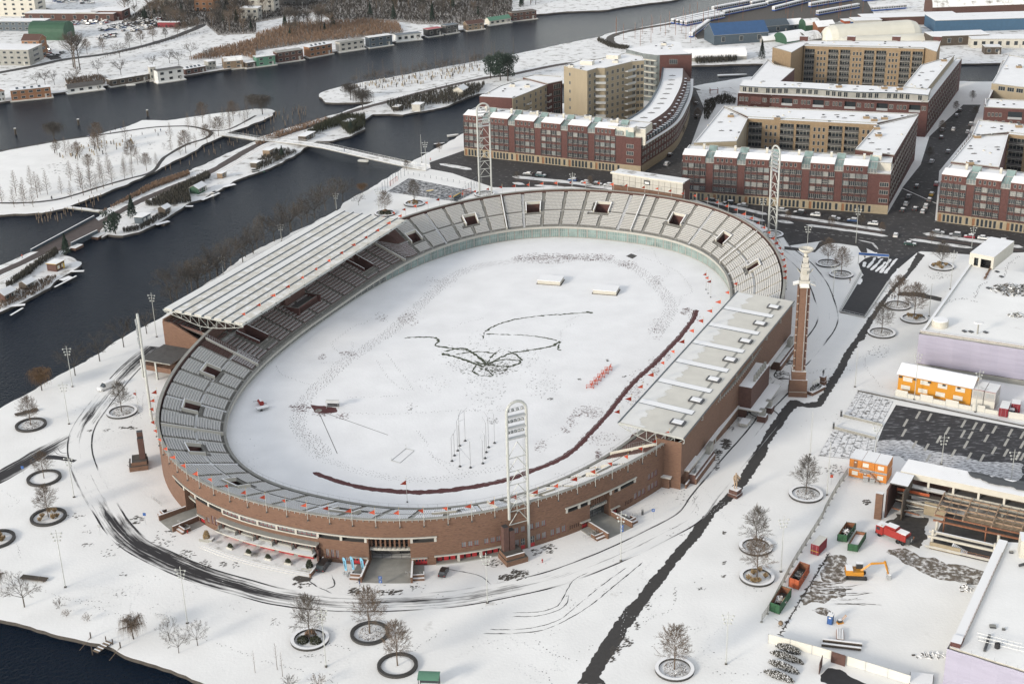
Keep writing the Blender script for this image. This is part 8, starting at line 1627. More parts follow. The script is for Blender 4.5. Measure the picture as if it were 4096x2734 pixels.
for x in(-2,2):
 for y in(-1,1):q.tube((x,y,0),(x,y,2.8),.08,'steel_dark')
q.box((0,1.1,.3),(4,.06,2.2),'glass');q.build('frame',t)
q=MB();q.box((0,0,.5),(2,4.4,.12),'wood','',)if False else q.box((0,0,.2),(1.7,4.2,.12),'wood_dark')
for k in range(9):q.box((0,-1.9+k*.47,.33),(1.6,.3,.05),'snow_flat' if k%2 else 'wood')
p=at('03',940,1235);t=thing('landing_jetty','small snowy wooden jetty with posts at the pond','jetty',(p.x,p.y,0),-.55);q.build('deck',t)
for x,y in((-1,2),(1,2),(-1,-2)):q=MB();q.tube((x,y,-1.5),(x,y,1.3),.13,'wood_dark',n=6);q.build('post',t)
for v,x,y,lab in(('03',833,1145,'leaning wooden mooring post left of the jetty'),('03',1105,1235,'leaning wooden mooring post right of the jetty')):q=MB();b=at(v,x,y);q.tube((0,0,0),(0,0,1.4),.14,'wood_dark',n=6);q.tube((0,0,.2),(-1.6,-3.4,-.7),.08,'wood');q.build('mooring_post',None,loc=b,label=lab,cat='post')
q=MB();q.tube((0,0,0),(0,0,.8),.11,'truck_red',n=6);q.lathe((0,0,.8),[(.15,0),(.12,.12),(.02,.18)],'truck_red',6);q.box((0,0,.5),(.45,.14,.14),'truck_red');hm=q.mesh('hydrant')
for v,x,y,lab in(('V3',2032,970,'red hydrant on the snow right of the brick pylon'),('V4',1970,600,'red hydrant beside the right stand bike racks'),('V1',535,1210,'red hydrant left of the ticket terrace')):obj('fire_hydrant',hm,None,at(v,x,y),0,lab,'hydrant')
def bike_mesh():
 q=MB()
 for x in(-.52,.52):q.path([(x+.33*math.cos(a),0,.34+.33*math.sin(a))for a in np.linspace(0,6.283,11)],.03,'rubber',3)
 for a,b in(((-.52,0,.34),(-.1,0,.34)),((-.1,0,.34),(-.2,0,.9)),((-.2,0,.8),(.4,0,.85)),((-.1,0,.34),(.4,0,.8)),((.52,0,.34),(.38,0,1.05)),((-.52,0,.34),(-.2,0,.8))):q.tube(a,b,.025,'steel_dark',n=3)
 q.tube((.38,-.28,1.05),(.38,.28,1.05),.02,'steel',n=3);q.box((-.2,0,.9),(.28,.14,.07),'rubber');return q.mesh('bicycle')
BM=bike_mesh()
for i,(v,x,y)in enumerate((('V2',1105,1020),('V2',1160,1025),('V2',1245,1020),('V2',1360,1020),('V5',520,1370),('V5',540,1400),('V5',450,1480),('V5',475,1490),('V5',1080,670),('V5',1100,640),('V5',850,960),('31',2347,-100))[:11]):obj('bicycle',BM,None,at(v,x,y),rnd.uniform(-1,1.5),'bicycle parked at the racks before the main gate' if i<4 else 'bicycle parked at the racks along the right stand','bicycle','bicycles before the main gate' if i<4 else 'bicycles along the right stand')
rk=MB();rk.path([(0,0,0),(0,0,.85),(0,1.0,.85),(0,1.0,0)],.045,'steel',4);RK=rk.mesh('bike_rack')
for v,a,b,n,lab in(('V1',(150,830),(240,900),6,'left of the far left gate'),('V1',(445,1110),(570,1170),7,'below the planter of the left gate'),('V4',(550,1440),(720,1370),7,'below the right gate planter'),('V4',(1000,1235),(1140,1190),6,'right of the right gate'),('V4',(1790,745),(1940,560),12,'along the right stand annex'),('V5',(760,1060),(840,960),8,'beside the brick pavilion'),('03',(1440,960),(1620,1000),6,'beside the small trees'),('V2',(2085,1030),(2300,1040),5,'below the main gate planter')):
 for i in range(n):p=lerp2(at2(v,*a),at2(v,*b),i/(n-1));obj('bike_rack',RK,None,(*p,0),.6,'steel bike hoop in the row '+lab,'bike rack','bike hoops '+lab)
for v,x,y,lab in(('V4',1197,1160,'dark litter bin right of the right gate'),('V5',622,1330,'dark litter bin beside the right stand'),('01',475,255,'dark bin on the island path')):q=MB();q.box((0,0,0),(.5,.5,1.2),'steel_dark');q.box((0,0,1.2),(.56,.56,.12),'steel');q.build('litter_bin',None,loc=at(v,x,y),label=lab,cat='bin')
for v,x,y,lab in(('V1',750,1290,'left'),('V2',545,930,'right')):p=at2(v,x,y);t=thing('planter_box','long concrete planter with conifer at the %s end of the ticket terrace'%lab,'planter',(*p,0),-.3);q=MB();q.box((0,0,0),(3.4,1.5,.8),'concrete',top='snow_flat');q.build('box',t);obj('shrub',bush_mesh(3,.8,.8,2.2,'ornamental_grass' if lab=='left' else 'hedge',300,.22),t,(0,0,.7))
for i in range(4):x,y,a,b=onwall(326.9+i*5.22,4.2);t=thing('planter_box','small planter with dark shrub on the ticket terrace','planter',(x,y,.34),math.atan2(b,a)+1.57,'shrub planters on the ticket terrace');q=MB();q.box((0,0,0),(1.8,.9,.5),'concrete_light');q.build('box',t);obj('shrub',bush_mesh(7,.7,.5,1.0,'hedge',200,.18),t,(0,0,.45))
a,b=at('31',825,850),at('31',1100,870);t=thing('height_gantry','blue height limit gantry over the car park entrance','gantry');q=MB();bar(q,a+Vector((0,0,3.4)),b+Vector((0,0,3.4)),.25,.9,'sign_blue','snow_flat');q.build('beam',t);q=MB();bar(q,a+Vector((0,-.02,3.2)),b+Vector((0,-.02,3.2)),.28,.22,'cabin_white');q.build('stripe',t)
for p in(a,b):q=MB();q.tube(p,p+Vector((0,0,4.2)),.12,'steel');q.build('post',t)
mat('court',(.040,.044,.050),.85,var=.2,vscale=.4,col2=(.72,.72,.72),thr=.57,spread=.16);mb=MB();cp=A('11',(1400,65),(2020,190),(1840,280),(1200,190));sheet(mb,cp,.012,'court');CT=structure('sports_court',mb)
mb=MB();strip(mb,A('11',(1560,185),(1630,170)),1.6,.018,'gold',.6,.15,2,ends=1);mb.build('court_marking',CT)
t=thing('court_fence','tall dark posts and wire fence round the snowy sports court','fence');PF=A('11',(1160,195),(1330,60),(1395,30),(2025,140),(1850,285),(1540,240))
for i in range(len(PF)-1):
 L_=math.hypot(PF[i+1][0]-PF[i][0],PF[i+1][1]-PF[i][1]);n=max(2,int(L_/3));hh=4.2 if i in(0,1,3)else 1.3
 for k in range(n):p=lerp2(PF[i],PF[i+1],k/n);q=MB();q.tube((*p,0),(*p,hh),.07,'blue_steel',n=4);e=lerp2(PF[i],PF[i+1],(k+1)/n);q.tube((*p,hh),(*e,hh),.03,'steel',n=3);q.tube((*p,hh*.5),(*e,hh*.5),.02,'steel',n=3);q.build('panel',t)
for i,(a,b)in enumerate((((1895,225),(1970,200)),((1230,140),(1295,90)))):a,b=at('11',*a),at('11',*b);t=thing('goal_cage','red steel goal cage at the %s end of the sports court'%('street' if i==0 else 'canal'),'goal');q=MB();z=Vector((0,0,2));q.path([a,a+z,b+z,b],.09,'flag_orange');[q.tube(a.lerp(b,k/8),a.lerp(b,k/8)+z,.03,'flag_orange',n=3)for k in range(9)];q.build('frame',t)
a,b=at('11',1812,272),at('11',1880,235);q=MB();bar(q,a,b,.2,1.6,'blue_steel');bar(q,a+Vector((0,0,1.6)),b+Vector((0,0,1.6)),.22,.35,'gold');q.build('court_board',None,label='dark blue board with yellow top edge at the sports court',cat='board')
ORD=('first','second','third','fourth','fifth','sixth','seventh','eighth','ninth','tenth','eleventh','twelfth','thirteenth','fourteenth','fifteenth','sixteenth','seventeenth','eighteenth','nineteenth','twentieth')
BA_=at('01',0,1100);BB_=at('01',1900,130);BANG=math.atan2(BB_.y-BA_.y,BB_.x-BA_.x)
def house(v,x,y,w_,d_,h,wall,label,roof='flat',rz=BANG,name='garden_hut',cat='hut',nw=2,rm='snow_roof',trim='window_white',z=0,rows=1,top=None,gm='glass',group=None):
 """small building: walls, roof, windows and a door; (x, y) is the middle of its front foot"""
 p=at2(v,x,y,z);t=thing(name,label,cat,(*p,z),rz,group);q=MB();q.box((0,d_/2,0),(w_,d_,h),wall,top=top or rm)
 if roof=='gable':
  for sx in(-1,1):q.face([(sx*w_/2,0,h),(sx*w_/2,d_,h),(sx*w_/2,d_/2,h+d_*.3)],wall)
 q.build('wall',t);q=MB()
 if roof=='gable':
  e=.35;s_=d_/2+e;slab(q,[(-w_/2-e,-e),(w_/2+e,-e),(w_/2+e,d_/2),(-w_/2-e,d_/2)],[h-.1,h-.1,h+d_*.3,h+d_*.3],.14,trim,None,rm);slab(q,[(-w_/2-e,d_/2),(w_/2+e,d_/2),(w_/2+e,d_+e),(-w_/2-e,d_+e)],[h+d_*.3,h+d_*.3,h-.1,h-.1],.14,trim,None,rm)
 elif roof=='barrel':
  n=8
  for k in range(n):a,b=math.pi*k/n,math.pi*(k+1)/n;q.face([(-w_/2,d_/2-math.cos(a)*d_/2,h+math.sin(a)*d_*.36),(w_/2,d_/2-math.cos(a)*d_/2,h+math.sin(a)*d_*.36),(w_/2,d_/2-math.cos(b)*d_/2,h+math.sin(b)*d_*.36),(-w_/2,d_/2-math.cos(b)*d_/2,h+math.sin(b)*d_*.36)],rm)
  for sx in(-1,1):q.face([(sx*w_/2,d_/2-math.cos(math.pi*k/n)*d_/2,h+math.sin(math.pi*k/n)*d_*.36)for k in range(n+1)][::sx],wall)
 else:slab(q,[(-w_/2-.3,-.4),(w_/2+.3,-.4),(w_/2+.3,d_+.3),(-w_/2-.3,d_+.3)],[h+.3,h+.3,h+.12,h+.12],.2,trim,None,rm)
 q.build('roof',t)
 for r in range(rows):
  zz=h/rows*r+h/rows*.3;hh=h/rows*.48
  for k in range(nw):
   q=MB();ww=min(w_/nw*.6,2.2);q.box((-w_/2+w_*(k+.5)/nw,-.03,zz),(ww,.08,hh),trim);q.box((-w_/2+w_*(k+.5)/nw,-.06,zz+.1),(ww-.25,.06,hh-.2),gm);q.build('window',t)
  if d_>3:q=MB();q.box((w_/2+.03,d_/2,zz),(.08,d_*.4,hh),trim);q.box((w_/2+.06,d_/2,zz+.1),(.06,d_*.4-.25,hh-.2),gm);q.build('window',t)
 if nw:q=MB();q.box((w_*.36,-.05,.05),(.9,.1,min(2.05,h-.2)),trim);q.build('door',t)
 return t
for a in(('01',560,905,4.6,4.2,2.8,'brick_dark','maroon hut with yellow trim and white shutters on the canal bank','flat',BANG,'garden_hut','hut',2,'snow_roof','gold',0,1,None,'white_paint'),('01',290,1070,4.6,3.4,2.2,'wood_dark','low brown hut left of the yellow trimmed one','gable'),('01',100,1175,5.6,4.2,2.6,'brick_dark','dark red hut with white windows near the left edge','gable'),('01',1350,470,5.4,4,2.8,'blue_steel','dark blue-grey hut with white door on the canal bank','flat',BANG,'garden_hut','hut',2,'snow_roof','white_paint',0,1,None,'white_paint'),('01',1545,385,4.2,3.4,2.4,'wood_dark','brown gabled hut beside the blue-grey one','gable'),('01',1860,195,6,4.4,2.5,'green_shed','green hut with double snowy roof beside a motor boat','gable'),('01',2060,60,3.6,2.6,2.2,'wood','little tan shed on the bank above the cabin boat'),('10',150,1430,4.2,3.6,3.0,'wood','square hut beside the footbridge landing'),('10',30,1530,4.2,3.2,2.2,'wood_dark','low dark hut left of the footbridge landing'),('10',500,1275,9,4,2.3,'wood_dark','long flat-roofed canal shed behind the footbridge'),('10',1525,1010,5,4.6,3.2,'concrete_light','pale square garden house on the point'),('10',1320,1010,4.2,3,2,'wood_dark','small dark shed left of the pale garden house'),('10',1920,868,7,5.4,3.2,'plaster_white','white gabled garden house near the pine clump','gable'),('10',890,1145,6,4,2.2,'wood_dark','dark shed half hidden in the canal trees')):house(*a)
def dock(v,pts,wd,lab):q=MB();strip(q,A(v,*pts,z=.15),wd,.15,'snow_flat',1);strip(q,A(v,*pts,z=.15),wd*.98,-.1,'wood_dark',1);q.build('landing_stage',None,label=lab,cat='jetty')
for i,(v,pts,wd)in enumerate((('01',[(640,918),(770,914)],1.6),('01',[(500,1062),(700,958)],.8),('01',[(560,1000),(650,965)],2.6),('01',[(95,1320),(210,1252)],.8),('01',[(60,1238),(230,1222)],1.8),('01',[(1425,490),(1550,458)],2.2),('01',[(1700,322),(1770,320)],1.6),('01',[(2040,145),(2155,118)],2.4),('01',[(1850,265),(2010,200)],1.4),('10',[(780,1255),(860,1250)],.8))):dock(v,pts,wd,'snowy landing stage at the allotment bank, %s from the left edge'%ORD[(2,1,3,0,4,5,6,8,7,9)[i]])
def boat(v,x,y,L,W,rz,lab,m='white_paint',cabin=0):
 p=at2(v,x,y,-.9);t=thing('moored_boat',lab,'boat',(*p,-.95),rz);q=MB();n=9;k=len(q.v);mi=q.mi(m)
 st=[(-L/2+L*i/(n-1),W/2*(1 if i<n*.55 else max(.04,1-((i-n*.55)/(n*.45))**2)))for i in range(n)]
 for x_,w2 in st:q.v+=[(x_,-w2*.7,0),(x_,-w2,.75),(x_,w2,.75),(x_,w2*.7,0)]
 for i in range(n-1):
  a=k+4*i;b=a+4;q.f+=[(a,b,b+1,a+1),(a+2,b+2,b+3,a+3)];q.m+=[mi,mi]
 q.f.append((k,k+1,k+2,k+3));q.m.append(mi);q.build('hull',t);q=MB();sheet(q,[(x_,w2*.85)for x_,w2 in st]+[(x_,-w2*.85)for x_,w2 in st[::-1]],.6,'snow_flat');q.build('snow_cover',t)
 if cabin:q=MB();q.box((-L*.12,0,.6),(L*.45,W*.75,1.2),'white_paint',top='snow_flat');q.box((-L*.12,0,1.05),(L*.46,W*.77,.45),'glass');q.box((-L*.12,0,1.55),(L*.48,W*.8,.25),'white_paint',top='snow_flat');q.build('cabin',t)
for a in(('01',1520,490,4.2,1.6,BANG,'dark open boat at the blue-grey hut','wood_dark'),('01',1975,222,5,1.9,BANG,'white motor boat at the green hut','white_paint',1),('11',10,20,7,2.6,.5,'green and white cabin boat moored mid bank','roof_green',1),('10',1808,1248,5.5,2,.35,'snow covered boat at the quay, farthest of three'),('10',1680,1325,5.5,2,.35,'snow covered boat at the quay, middle of three','steel_dark'),('10',1550,1412,4,1.5,.2,'small snow covered boat at the quay nearest the bridge','steel_dark'),('10',985,1482,5,1.8,-.4,'snowy boat beside the footbridge deck'),('10',1710,985,6,2,.2,'dark boat off the garden point','wood_dark'),('20',2020,695,16,3,.05,'long white boat on the canal behind the curved wing'),('00',1200,785,5,1.4,.15,'small rowing boat before the dark houseboat')):boat(*a)
HBS=(('00',-20,945,60,932,4.6,'white_paint','white houseboat with orange roof at the left edge','wood_orange'),('00',105,930,480,892,4.6,'wood_orange','orange timber houseboat with big dark windows','snow_roof'),('00',625,862,955,818,2.9,'white_paint','long low white houseboat with dark hipped roof','concrete_dark'),('00',1015,798,1380,738,2.9,'wood_dark','long dark brown houseboat with white windows','snow_thin'),('00',1380,742,1445,735,6.2,'concrete_light','grey-white tall houseboat with striped solar roof','snow_roof'),('00',1450,765,1695,728,5.4,'white_paint','white two-storey modern houseboat','concrete_dark'),('00',1700,697,1895,662,2.8,'brick_dark','low dark red houseboat beside the white modern one','snow_roof'),('00',1912,652,1990,640,4.2,'concrete','narrow grey houseboat with snowy pitched top','snow_roof'),('00',2050,640,2240,622,4.6,'wood','brown-grey houseboat with rounded roof','snow_thin'),('00',2262,628,2347,614,2.4,'wood_dark','low dark houseboat with snowy deck','snow_roof'),('10',5,615,185,592,4.4,'roof_green','sage green two-storey houseboat','snow_thin'),('10',195,582,440,548,5.0,'brick_dark','dark brown cube houseboat with tall white windows','concrete'),('10',490,532,705,492,5.0,'wood_orange','orange timber houseboat with balcony and solar roof','snow_roof'),('10',770,482,1000,447,4.6,'concrete_light','pale grey two-storey houseboat','concrete'),('10',1040,442,1255,412,5.0,'blue_steel','blue-grey framed glass houseboat','snow_thin'),('10',1290,388,1520,362,3.2,'white_paint','white low houseboat with dark sloping roof','blue_steel'),('10',1575,342,1710,322,3.6,'dark_void','dark houseboat with bright red roof','red_door'),('10',1740,316,1860,297,4.2,'concrete_dark','grey houseboat with dormer beside the red roofed one','blue_steel'),('10',1935,286,2095,266,4.2,'wood','brown gabled houseboat with white windows','brick_dark'),('10',2140,236,2340,207,3.0,'plaster_white','cream houseboat with green roof','roof_green'),('20',0,198,228,172,4.4,'brick_dark','dark brown houseboat with glass roof light','wood_dark'))
for v,x0,y0,x1,y1,h,wall,lab,rm in HBS:
 h*=1.42
 a,b=at2(v,x0,y0,-.5),at2(v,x1,y1,-.5);f=line(a,b);p=f(f.L/2,0);W=f.L;rf='gable' if 'gabled' in lab or 'hipped' in lab or 'red roof' in lab and h<4 or 'green roof' in lab else('barrel' if 'rounded' in lab else 'flat')
 t=house('S',0,0,W-.6,6.0,h*.82 if rf=='flat' else h*.66,wall,lab,rf,math.atan2(f.d[1],f.d[0]),'houseboat','houseboat',max(2,int(W/4)),rm,'window_white',0,2 if h>5.6 else 1);t.location=(p[0],p[1],-.3)
 q=MB();q.box((0,2.4,-.6),(W+1.2,6.4,.6),'concrete_light',top='snow_flat');q.build('pontoon',t)
 if rm=='snow_roof' and W>9:
  for k in range(4):q=MB();slab(q,[(-W*.35+k*W*.18,1.2),(-W*.35+k*W*.18+1.4,1.2),(-W*.35+k*W*.18+1.4,2.6),(-W*.35+k*W*.18,2.6)],[h*.82+.45,h*.82+.45,h*.82+1.1,h*.82+1.1],.08,'blue_steel');q.build('solar_panel',t)
PATHB=smooth(A('01',(-300,1070),(0,930),(300,790),(560,655),(870,500),(1250,290),(1600,140),(1900,20))+A('10',(0,1335),(250,1235),(600,1125),(900,1015),(1200,935),(1600,828),(2080,720))+A('20',(0,682),(400,600),(700,560)),4)
mb=MB();strip(mb,PATHB,4.2,.02,'cycle_red',2,.15,3);structure('bank_path',mb);mb=MB();RLL=shifted(PATHB,-4.6);strip(mb,RLL,3.0,.014,'snow_park',2,.1,3);RW_=structure('railway_bed',mb)
for o in(-.75,.75):q=MB();strip(q,shifted(RLL,o),.12,.12,'rust',2);q.build('rail',RW_)
mb=MB();sheet(mb,A('01',(270,740),(865,425),(960,500),(900,570),(655,690),(540,735)),.06,'cycle_red');t=thing('railway_bridge','low steel girder railway bridge over the side canal','bridge');mb.build('deck',t)
for a,b,h in(((285,742),(865,430),1.1),((655,690),(895,572),1.5)):a,b=at('01',*a),at('01',*b);q=MB();bar(q,a+Vector((0,0,-.6)),b+Vector((0,0,-.6)),.5,h+.6,'blue_steel','snow_flat');q.build('girder',t)
for x,y in((700,700),(905,600)):p=at2('01',x,y,-.5);q=MB();q.box((*p,-1.5),(5,3,1.6),'brick',BANG,top='snow_thin');q.build('abutment',t)
def footbridge(pts,zs,wd,lab,rail=1):
 t=thing('footbridge',lab,'bridge');P=[at(v,x,y,z)for(v,x,y),z in zip(pts,zs)];q=MB();S3=[]
 for a,b in zip(P[:-1],P[1:]):bar(q,a+Vector((0,0,-.5)),b+Vector((0,0,-.5)),wd,.5,'concrete','snow_thin')
 q.build('deck',t);f=[Vector((-(b-a).y,(b-a).x,0)).normalized()*wd*.5 for a,b in zip(P[:-1],P[1:])]+[Vector((0,0,0))]
 f[-1]=f[-2]
 for sg in(-1,1):
  if not rail:break
  q=MB()
  for i in range(len(P)-1):
   a,b=P[i]+f[i]*sg,P[i+1]+f[i+1]*sg;n=5
   for h in(.5,1.1):q.tube(a+Vector((0,0,h)),b+Vector((0,0,h)),.05,'steel',n=3)
   for k in range(n):c=a.lerp(b,k/n);q.tube(c,c+Vector((0,0,1.1)),.045,'steel',n=3)
   bar(q,a,b,.5,.08,'snow_flat')
  q.build('railing',t)
 return t
footbridge([('10',205,1288),('10',420,1310),('10',640,1345),('10',860,1395),('10',1100,1450),('10',1350,1505),('10',1580,1550)],(.3,1.2,2.0,2.3,2.0,1.2,.3),4.2,'long snowy footbridge with railings curving to the quay')
footbridge([('00',2035,1228),('00',2200,1250),('00',2347,1275),('10',200,1285)],(.3,1.0,1.0,.3),3.2,'short footbridge between island tip and bank');footbridge([('01',600,325),('01',780,345),('01',950,368)],(.3,.4,.3),2.0,'small snowy plank bridge onto the island',0)
mb=MB();strip(mb,smooth(A('01',(-200,285),(0,292),(250,290),(500,265),(700,215),(950,135),(1200,65),(1400,5))+A('00',(1500,1450),(1700,1330),(1880,1270),(1930,1210),(1750,1160),(1500,1160),(1300,1180),(1000,1225),(600,1280),(200,1350),(-200,1420)),4),2.0,.02,'asphalt_path',2,.1,2);strip(mb,smooth(A('00',(1900,1200),(2100,1185),(2347,1060)),4),1.6,.024,'asphalt_path',2,.1,2);strip(mb,smooth(A('10',(770,820),(800,840),(1000,848),(1400,842),(1700,780),(2080,690)),4),.5,.03,'dirt_dark',2,.08,4);structure('island_path',mb)
patch_field('bare_grass_patch',bpy.data.objects['island_ground'],[('00',600,1530,250,40,60,.4),('00',1540,1330,60,60,40,.4),('00',1380,1330,60,40,20,.3),('00',1200,1300,200,60,40,.25),('00',900,1460,400,60,50,.3),('01',700,10,300,20,40,.4)],'dirt_dark',.04,3)
pm=MB();pm.tube((0,0,-1.5),(0,0,1.8),.13,'wood',.11,5);POSTM=pm.mesh('mooring_post');rp=random.Random(4)
for v,n,po in(('01',34,[(330,430),(930,230),(900,330),(500,480),(330,490)]),('00',26,[(1500,1560),(2347,1160),(2347,1240),(1700,1568)]),('10',44,[(0,1160),(180,1040),(480,980),(460,1090),(100,1230),(0,1250)])):
 for p in scatter(A(v,*po,z=-.9),n,rp,1.2):obj('mooring_post',POSTM,None,(p[0],p[1],rp.uniform(-1.0,-.1)),0,'weathered wooden post standing in the water %s'%{'01':'beside the plank bridge','00':'along the island south shore','10':'off the island tip'}[v],'post','wooden posts '+v)
for i,(v,x,y)in enumerate((('00',145,1235),('00',722,1150),('00',1355,1065))):q=MB();[q.tube((dx,dy,-2),(dx*.4,dy*.4,3.2),.22,'wood_dark',n=6)for dx,dy in((.5,0),(-.3,.4),(-.3,-.4))];q.box((0,0,3.0),(1.0,1.0,.3),'concrete_light',top='snow_flat');q.build('mooring_dolphin',None,loc=at(v,x,y,-.9),label='timber mooring dolphin in the wide canal, %s from the left'%ORD[i],cat='dolphin')
sm=MB();sm.tube((0,0,0),(0,0,1.5),.24,'stone_sand',.22,6);sm.lathe((0,0,1.5),[(.24,0),(.15,.1)],'snow_flat',6);STM=sm.mesh('wooden_stump');sm=MB();sm.tube((0,0,0),(0,0,1.9),.24,'bark_dark',.22,6);sm.lathe((0,0,1.9),[(.24,0),(.15,.1)],'snow_flat',6);STD=sm.mesh('wooden_stump')
for v,n,po,g in(('10',120,[(790,805),(1200,735),(2050,600),(2080,640),(1600,760),(1100,830),(850,830)],'on the stump strewn spit'),('00',44,[(480,1410),(760,1330),(1240,1280),(1260,1330),(900,1430),(600,1470)],'on the island lawn')):
 for i,p in enumerate(scatter(A(v,*po),n,rp,1.0)):obj('wooden_stump',STD if i%3==0 else STM,None,(*p,0),0,('dark' if i%3==0 else 'pale')+' upright wooden stump '+g,'stump','wooden stumps '+g+(' dark' if i%3==0 else ''),scale=rp.uniform(.7,1.2))
def joined(ms):
 q=bpy.data.meshes.new('bare_tree');n=0;V_,F_,MI=[],[],[]
 for k,m in enumerate(ms):V_+=[tuple(v.co)for v in m.vertices];F_+=[tuple(n+i for i in p.vertices)for p in m.polygons];MI+=[k]*len(m.polygons);n+=len(m.vertices)
 q.from_pydata(V_,[],F_);[q.materials.append(m.materials[0])for m in ms];q.polygons.foreach_set('material_index',MI);q.update();return q
JT={k:[joined(m)for m in v]for k,v in(('co',CO),('ta',TA),('sp',SP+SPB),('wi',WI),('sa',SA),('cf',CF),('pn',PN),('ov',OV),('sh',SH))}
def far_tree(kind,p,sc,lab,grp,i=0,name='bare_tree',cat='tree'):L_=JT[kind];return obj(name,L_[i%len(L_)],None,(p[0],p[1],0),rp.uniform(0,6.28),lab,cat,grp,scale=(sc*rp.uniform(.9,1.1),sc*rp.uniform(.9,1.1),sc))
for i,(x,y)in enumerate(((130,330),(150,230),(220,322),(225,250),(305,330),(345,245),(370,215),(437,215),(565,208),(655,252),(765,222),(740,155),(840,207),(890,187),(952,162),(1030,130),(830,130),(920,95),(1145,77),(1215,62),(20,300),(650,90),(290,160))):far_tree('co',at2('01',x,y),rp.uniform(.95,1.45),'bare conical larch along the island path','larches along the island path',i)
for i,(x,y)in enumerate(((525,1420),(605,1425),(715,1410),(715,1470),(1570,1380),(1655,1420),(1705,1405),(1795,1350),(1265,1512),(1345,1565),(1437,1530),(1145,1580),(1210,1500),(1730,1192),(1800,1190),(1860,1130),(1930,1160),(2110,1205),(2005,1250),(2245,1140),(2050,1145),(2140,1110),(2110,1160),(1155,1290),(890,1410),(970,1390),(645,1430),(900,1340),(1565,1275),(1965,1275),(1900,1310),(2270,1085),(2200,1085),(820,1580),(920,1590),(1000,1600))):far_tree('co' if i%3 else 'ov',at2('00',x,y),rp.uniform(.75,1.25),'small bare tree on the island park lawn','small trees on the island lawn',i)
for v,x,y,sc,lab in(('00',500,1290,1.0,'golden willow on the island shore in the wide canal'),('10',60,1050,1.1,'brown willow at the island tip'),('10',870,920,1.0,'brown willow at the spit corner'),('10',980,1010,1.2,'brown leaning willow over the bank path'),('00',2320,1010,.9,'brown willow behind the island tip')):far_tree('wi',at2(v,x,y),sc*1.55,lab,None,0,'willow_tree')
for i,(v,x,y,sc,lab)in enumerate((('01',1060,575,.8,'broad dark evergreen at the railway bridge, water side'),('01',1215,420,1.0,'pointed dark evergreen behind the blue-grey hut'),('01',610,760,.9,'dark evergreen behind the maroon hut'),('10',2150,720,1.15,'dark pine in the clump left of the red blocks, canal side'),('10',2240,740,1.35,'dark pine in the clump left of the red blocks, tallest'),('10',2310,745,1.2,'dark pine in the clump left of the red blocks, block side'),('10',870,1220,.75,'dark evergreen beside the canal shed'),('10',240,1440,.6,'slim dark cypress beside the square hut'),('20',2290,540,1.2,'green conifer by the rear courtyard block'),('20',720,830,.01,'x'))[:9]):far_tree('pn' if 'clump' in lab or 'broad' in lab else 'cf',at2(v,x,y),sc,lab,None,i,'conifer')
for i,p in enumerate(scatter(A('10',(900,780),(1200,725),(2000,590),(2060,640),(1500,770),(1000,830)),46,rp,2)):far_tree('sa',p,rp.uniform(.8,1.6),'thin bare sapling among the stumps','saplings among the stumps',i)
for i in range(40):t_=i/39;p=lerp2(at2('10',900,760),at2('10',2340,520),t_);far_tree('sa' if i%2 else 'sh',(p[0]+rp.gauss(0,1.5),p[1]+rp.gauss(0,1)),rp.uniform(1.2,2.0),'bare shrub on the spit water edge','shrubs on the spit water edge',i,'shrub','shrub')
def thicket(name,v,po,n,h,m,lab,seed,size=.5):
 r0=random.Random(seed);q=MB();P=A(v,*po)
 for p in scatter(P,n,r0):
  for k in range(3):a=r0.uniform(0,6.28);s=size*r0.uniform(.4,1);z=h*r0.uniform(.5,1.2);q.face([(p[0],p[1],0),(p[0]+math.cos(a)*s,p[1]+math.sin(a)*s,z*.7),(p[0]+math.cos(a+.7)*s*.6,p[1]+math.sin(a+.7)*s*.6,z)],m)
 return q.build(name,None,label=lab,cat='undergrowth',kind='stuff')
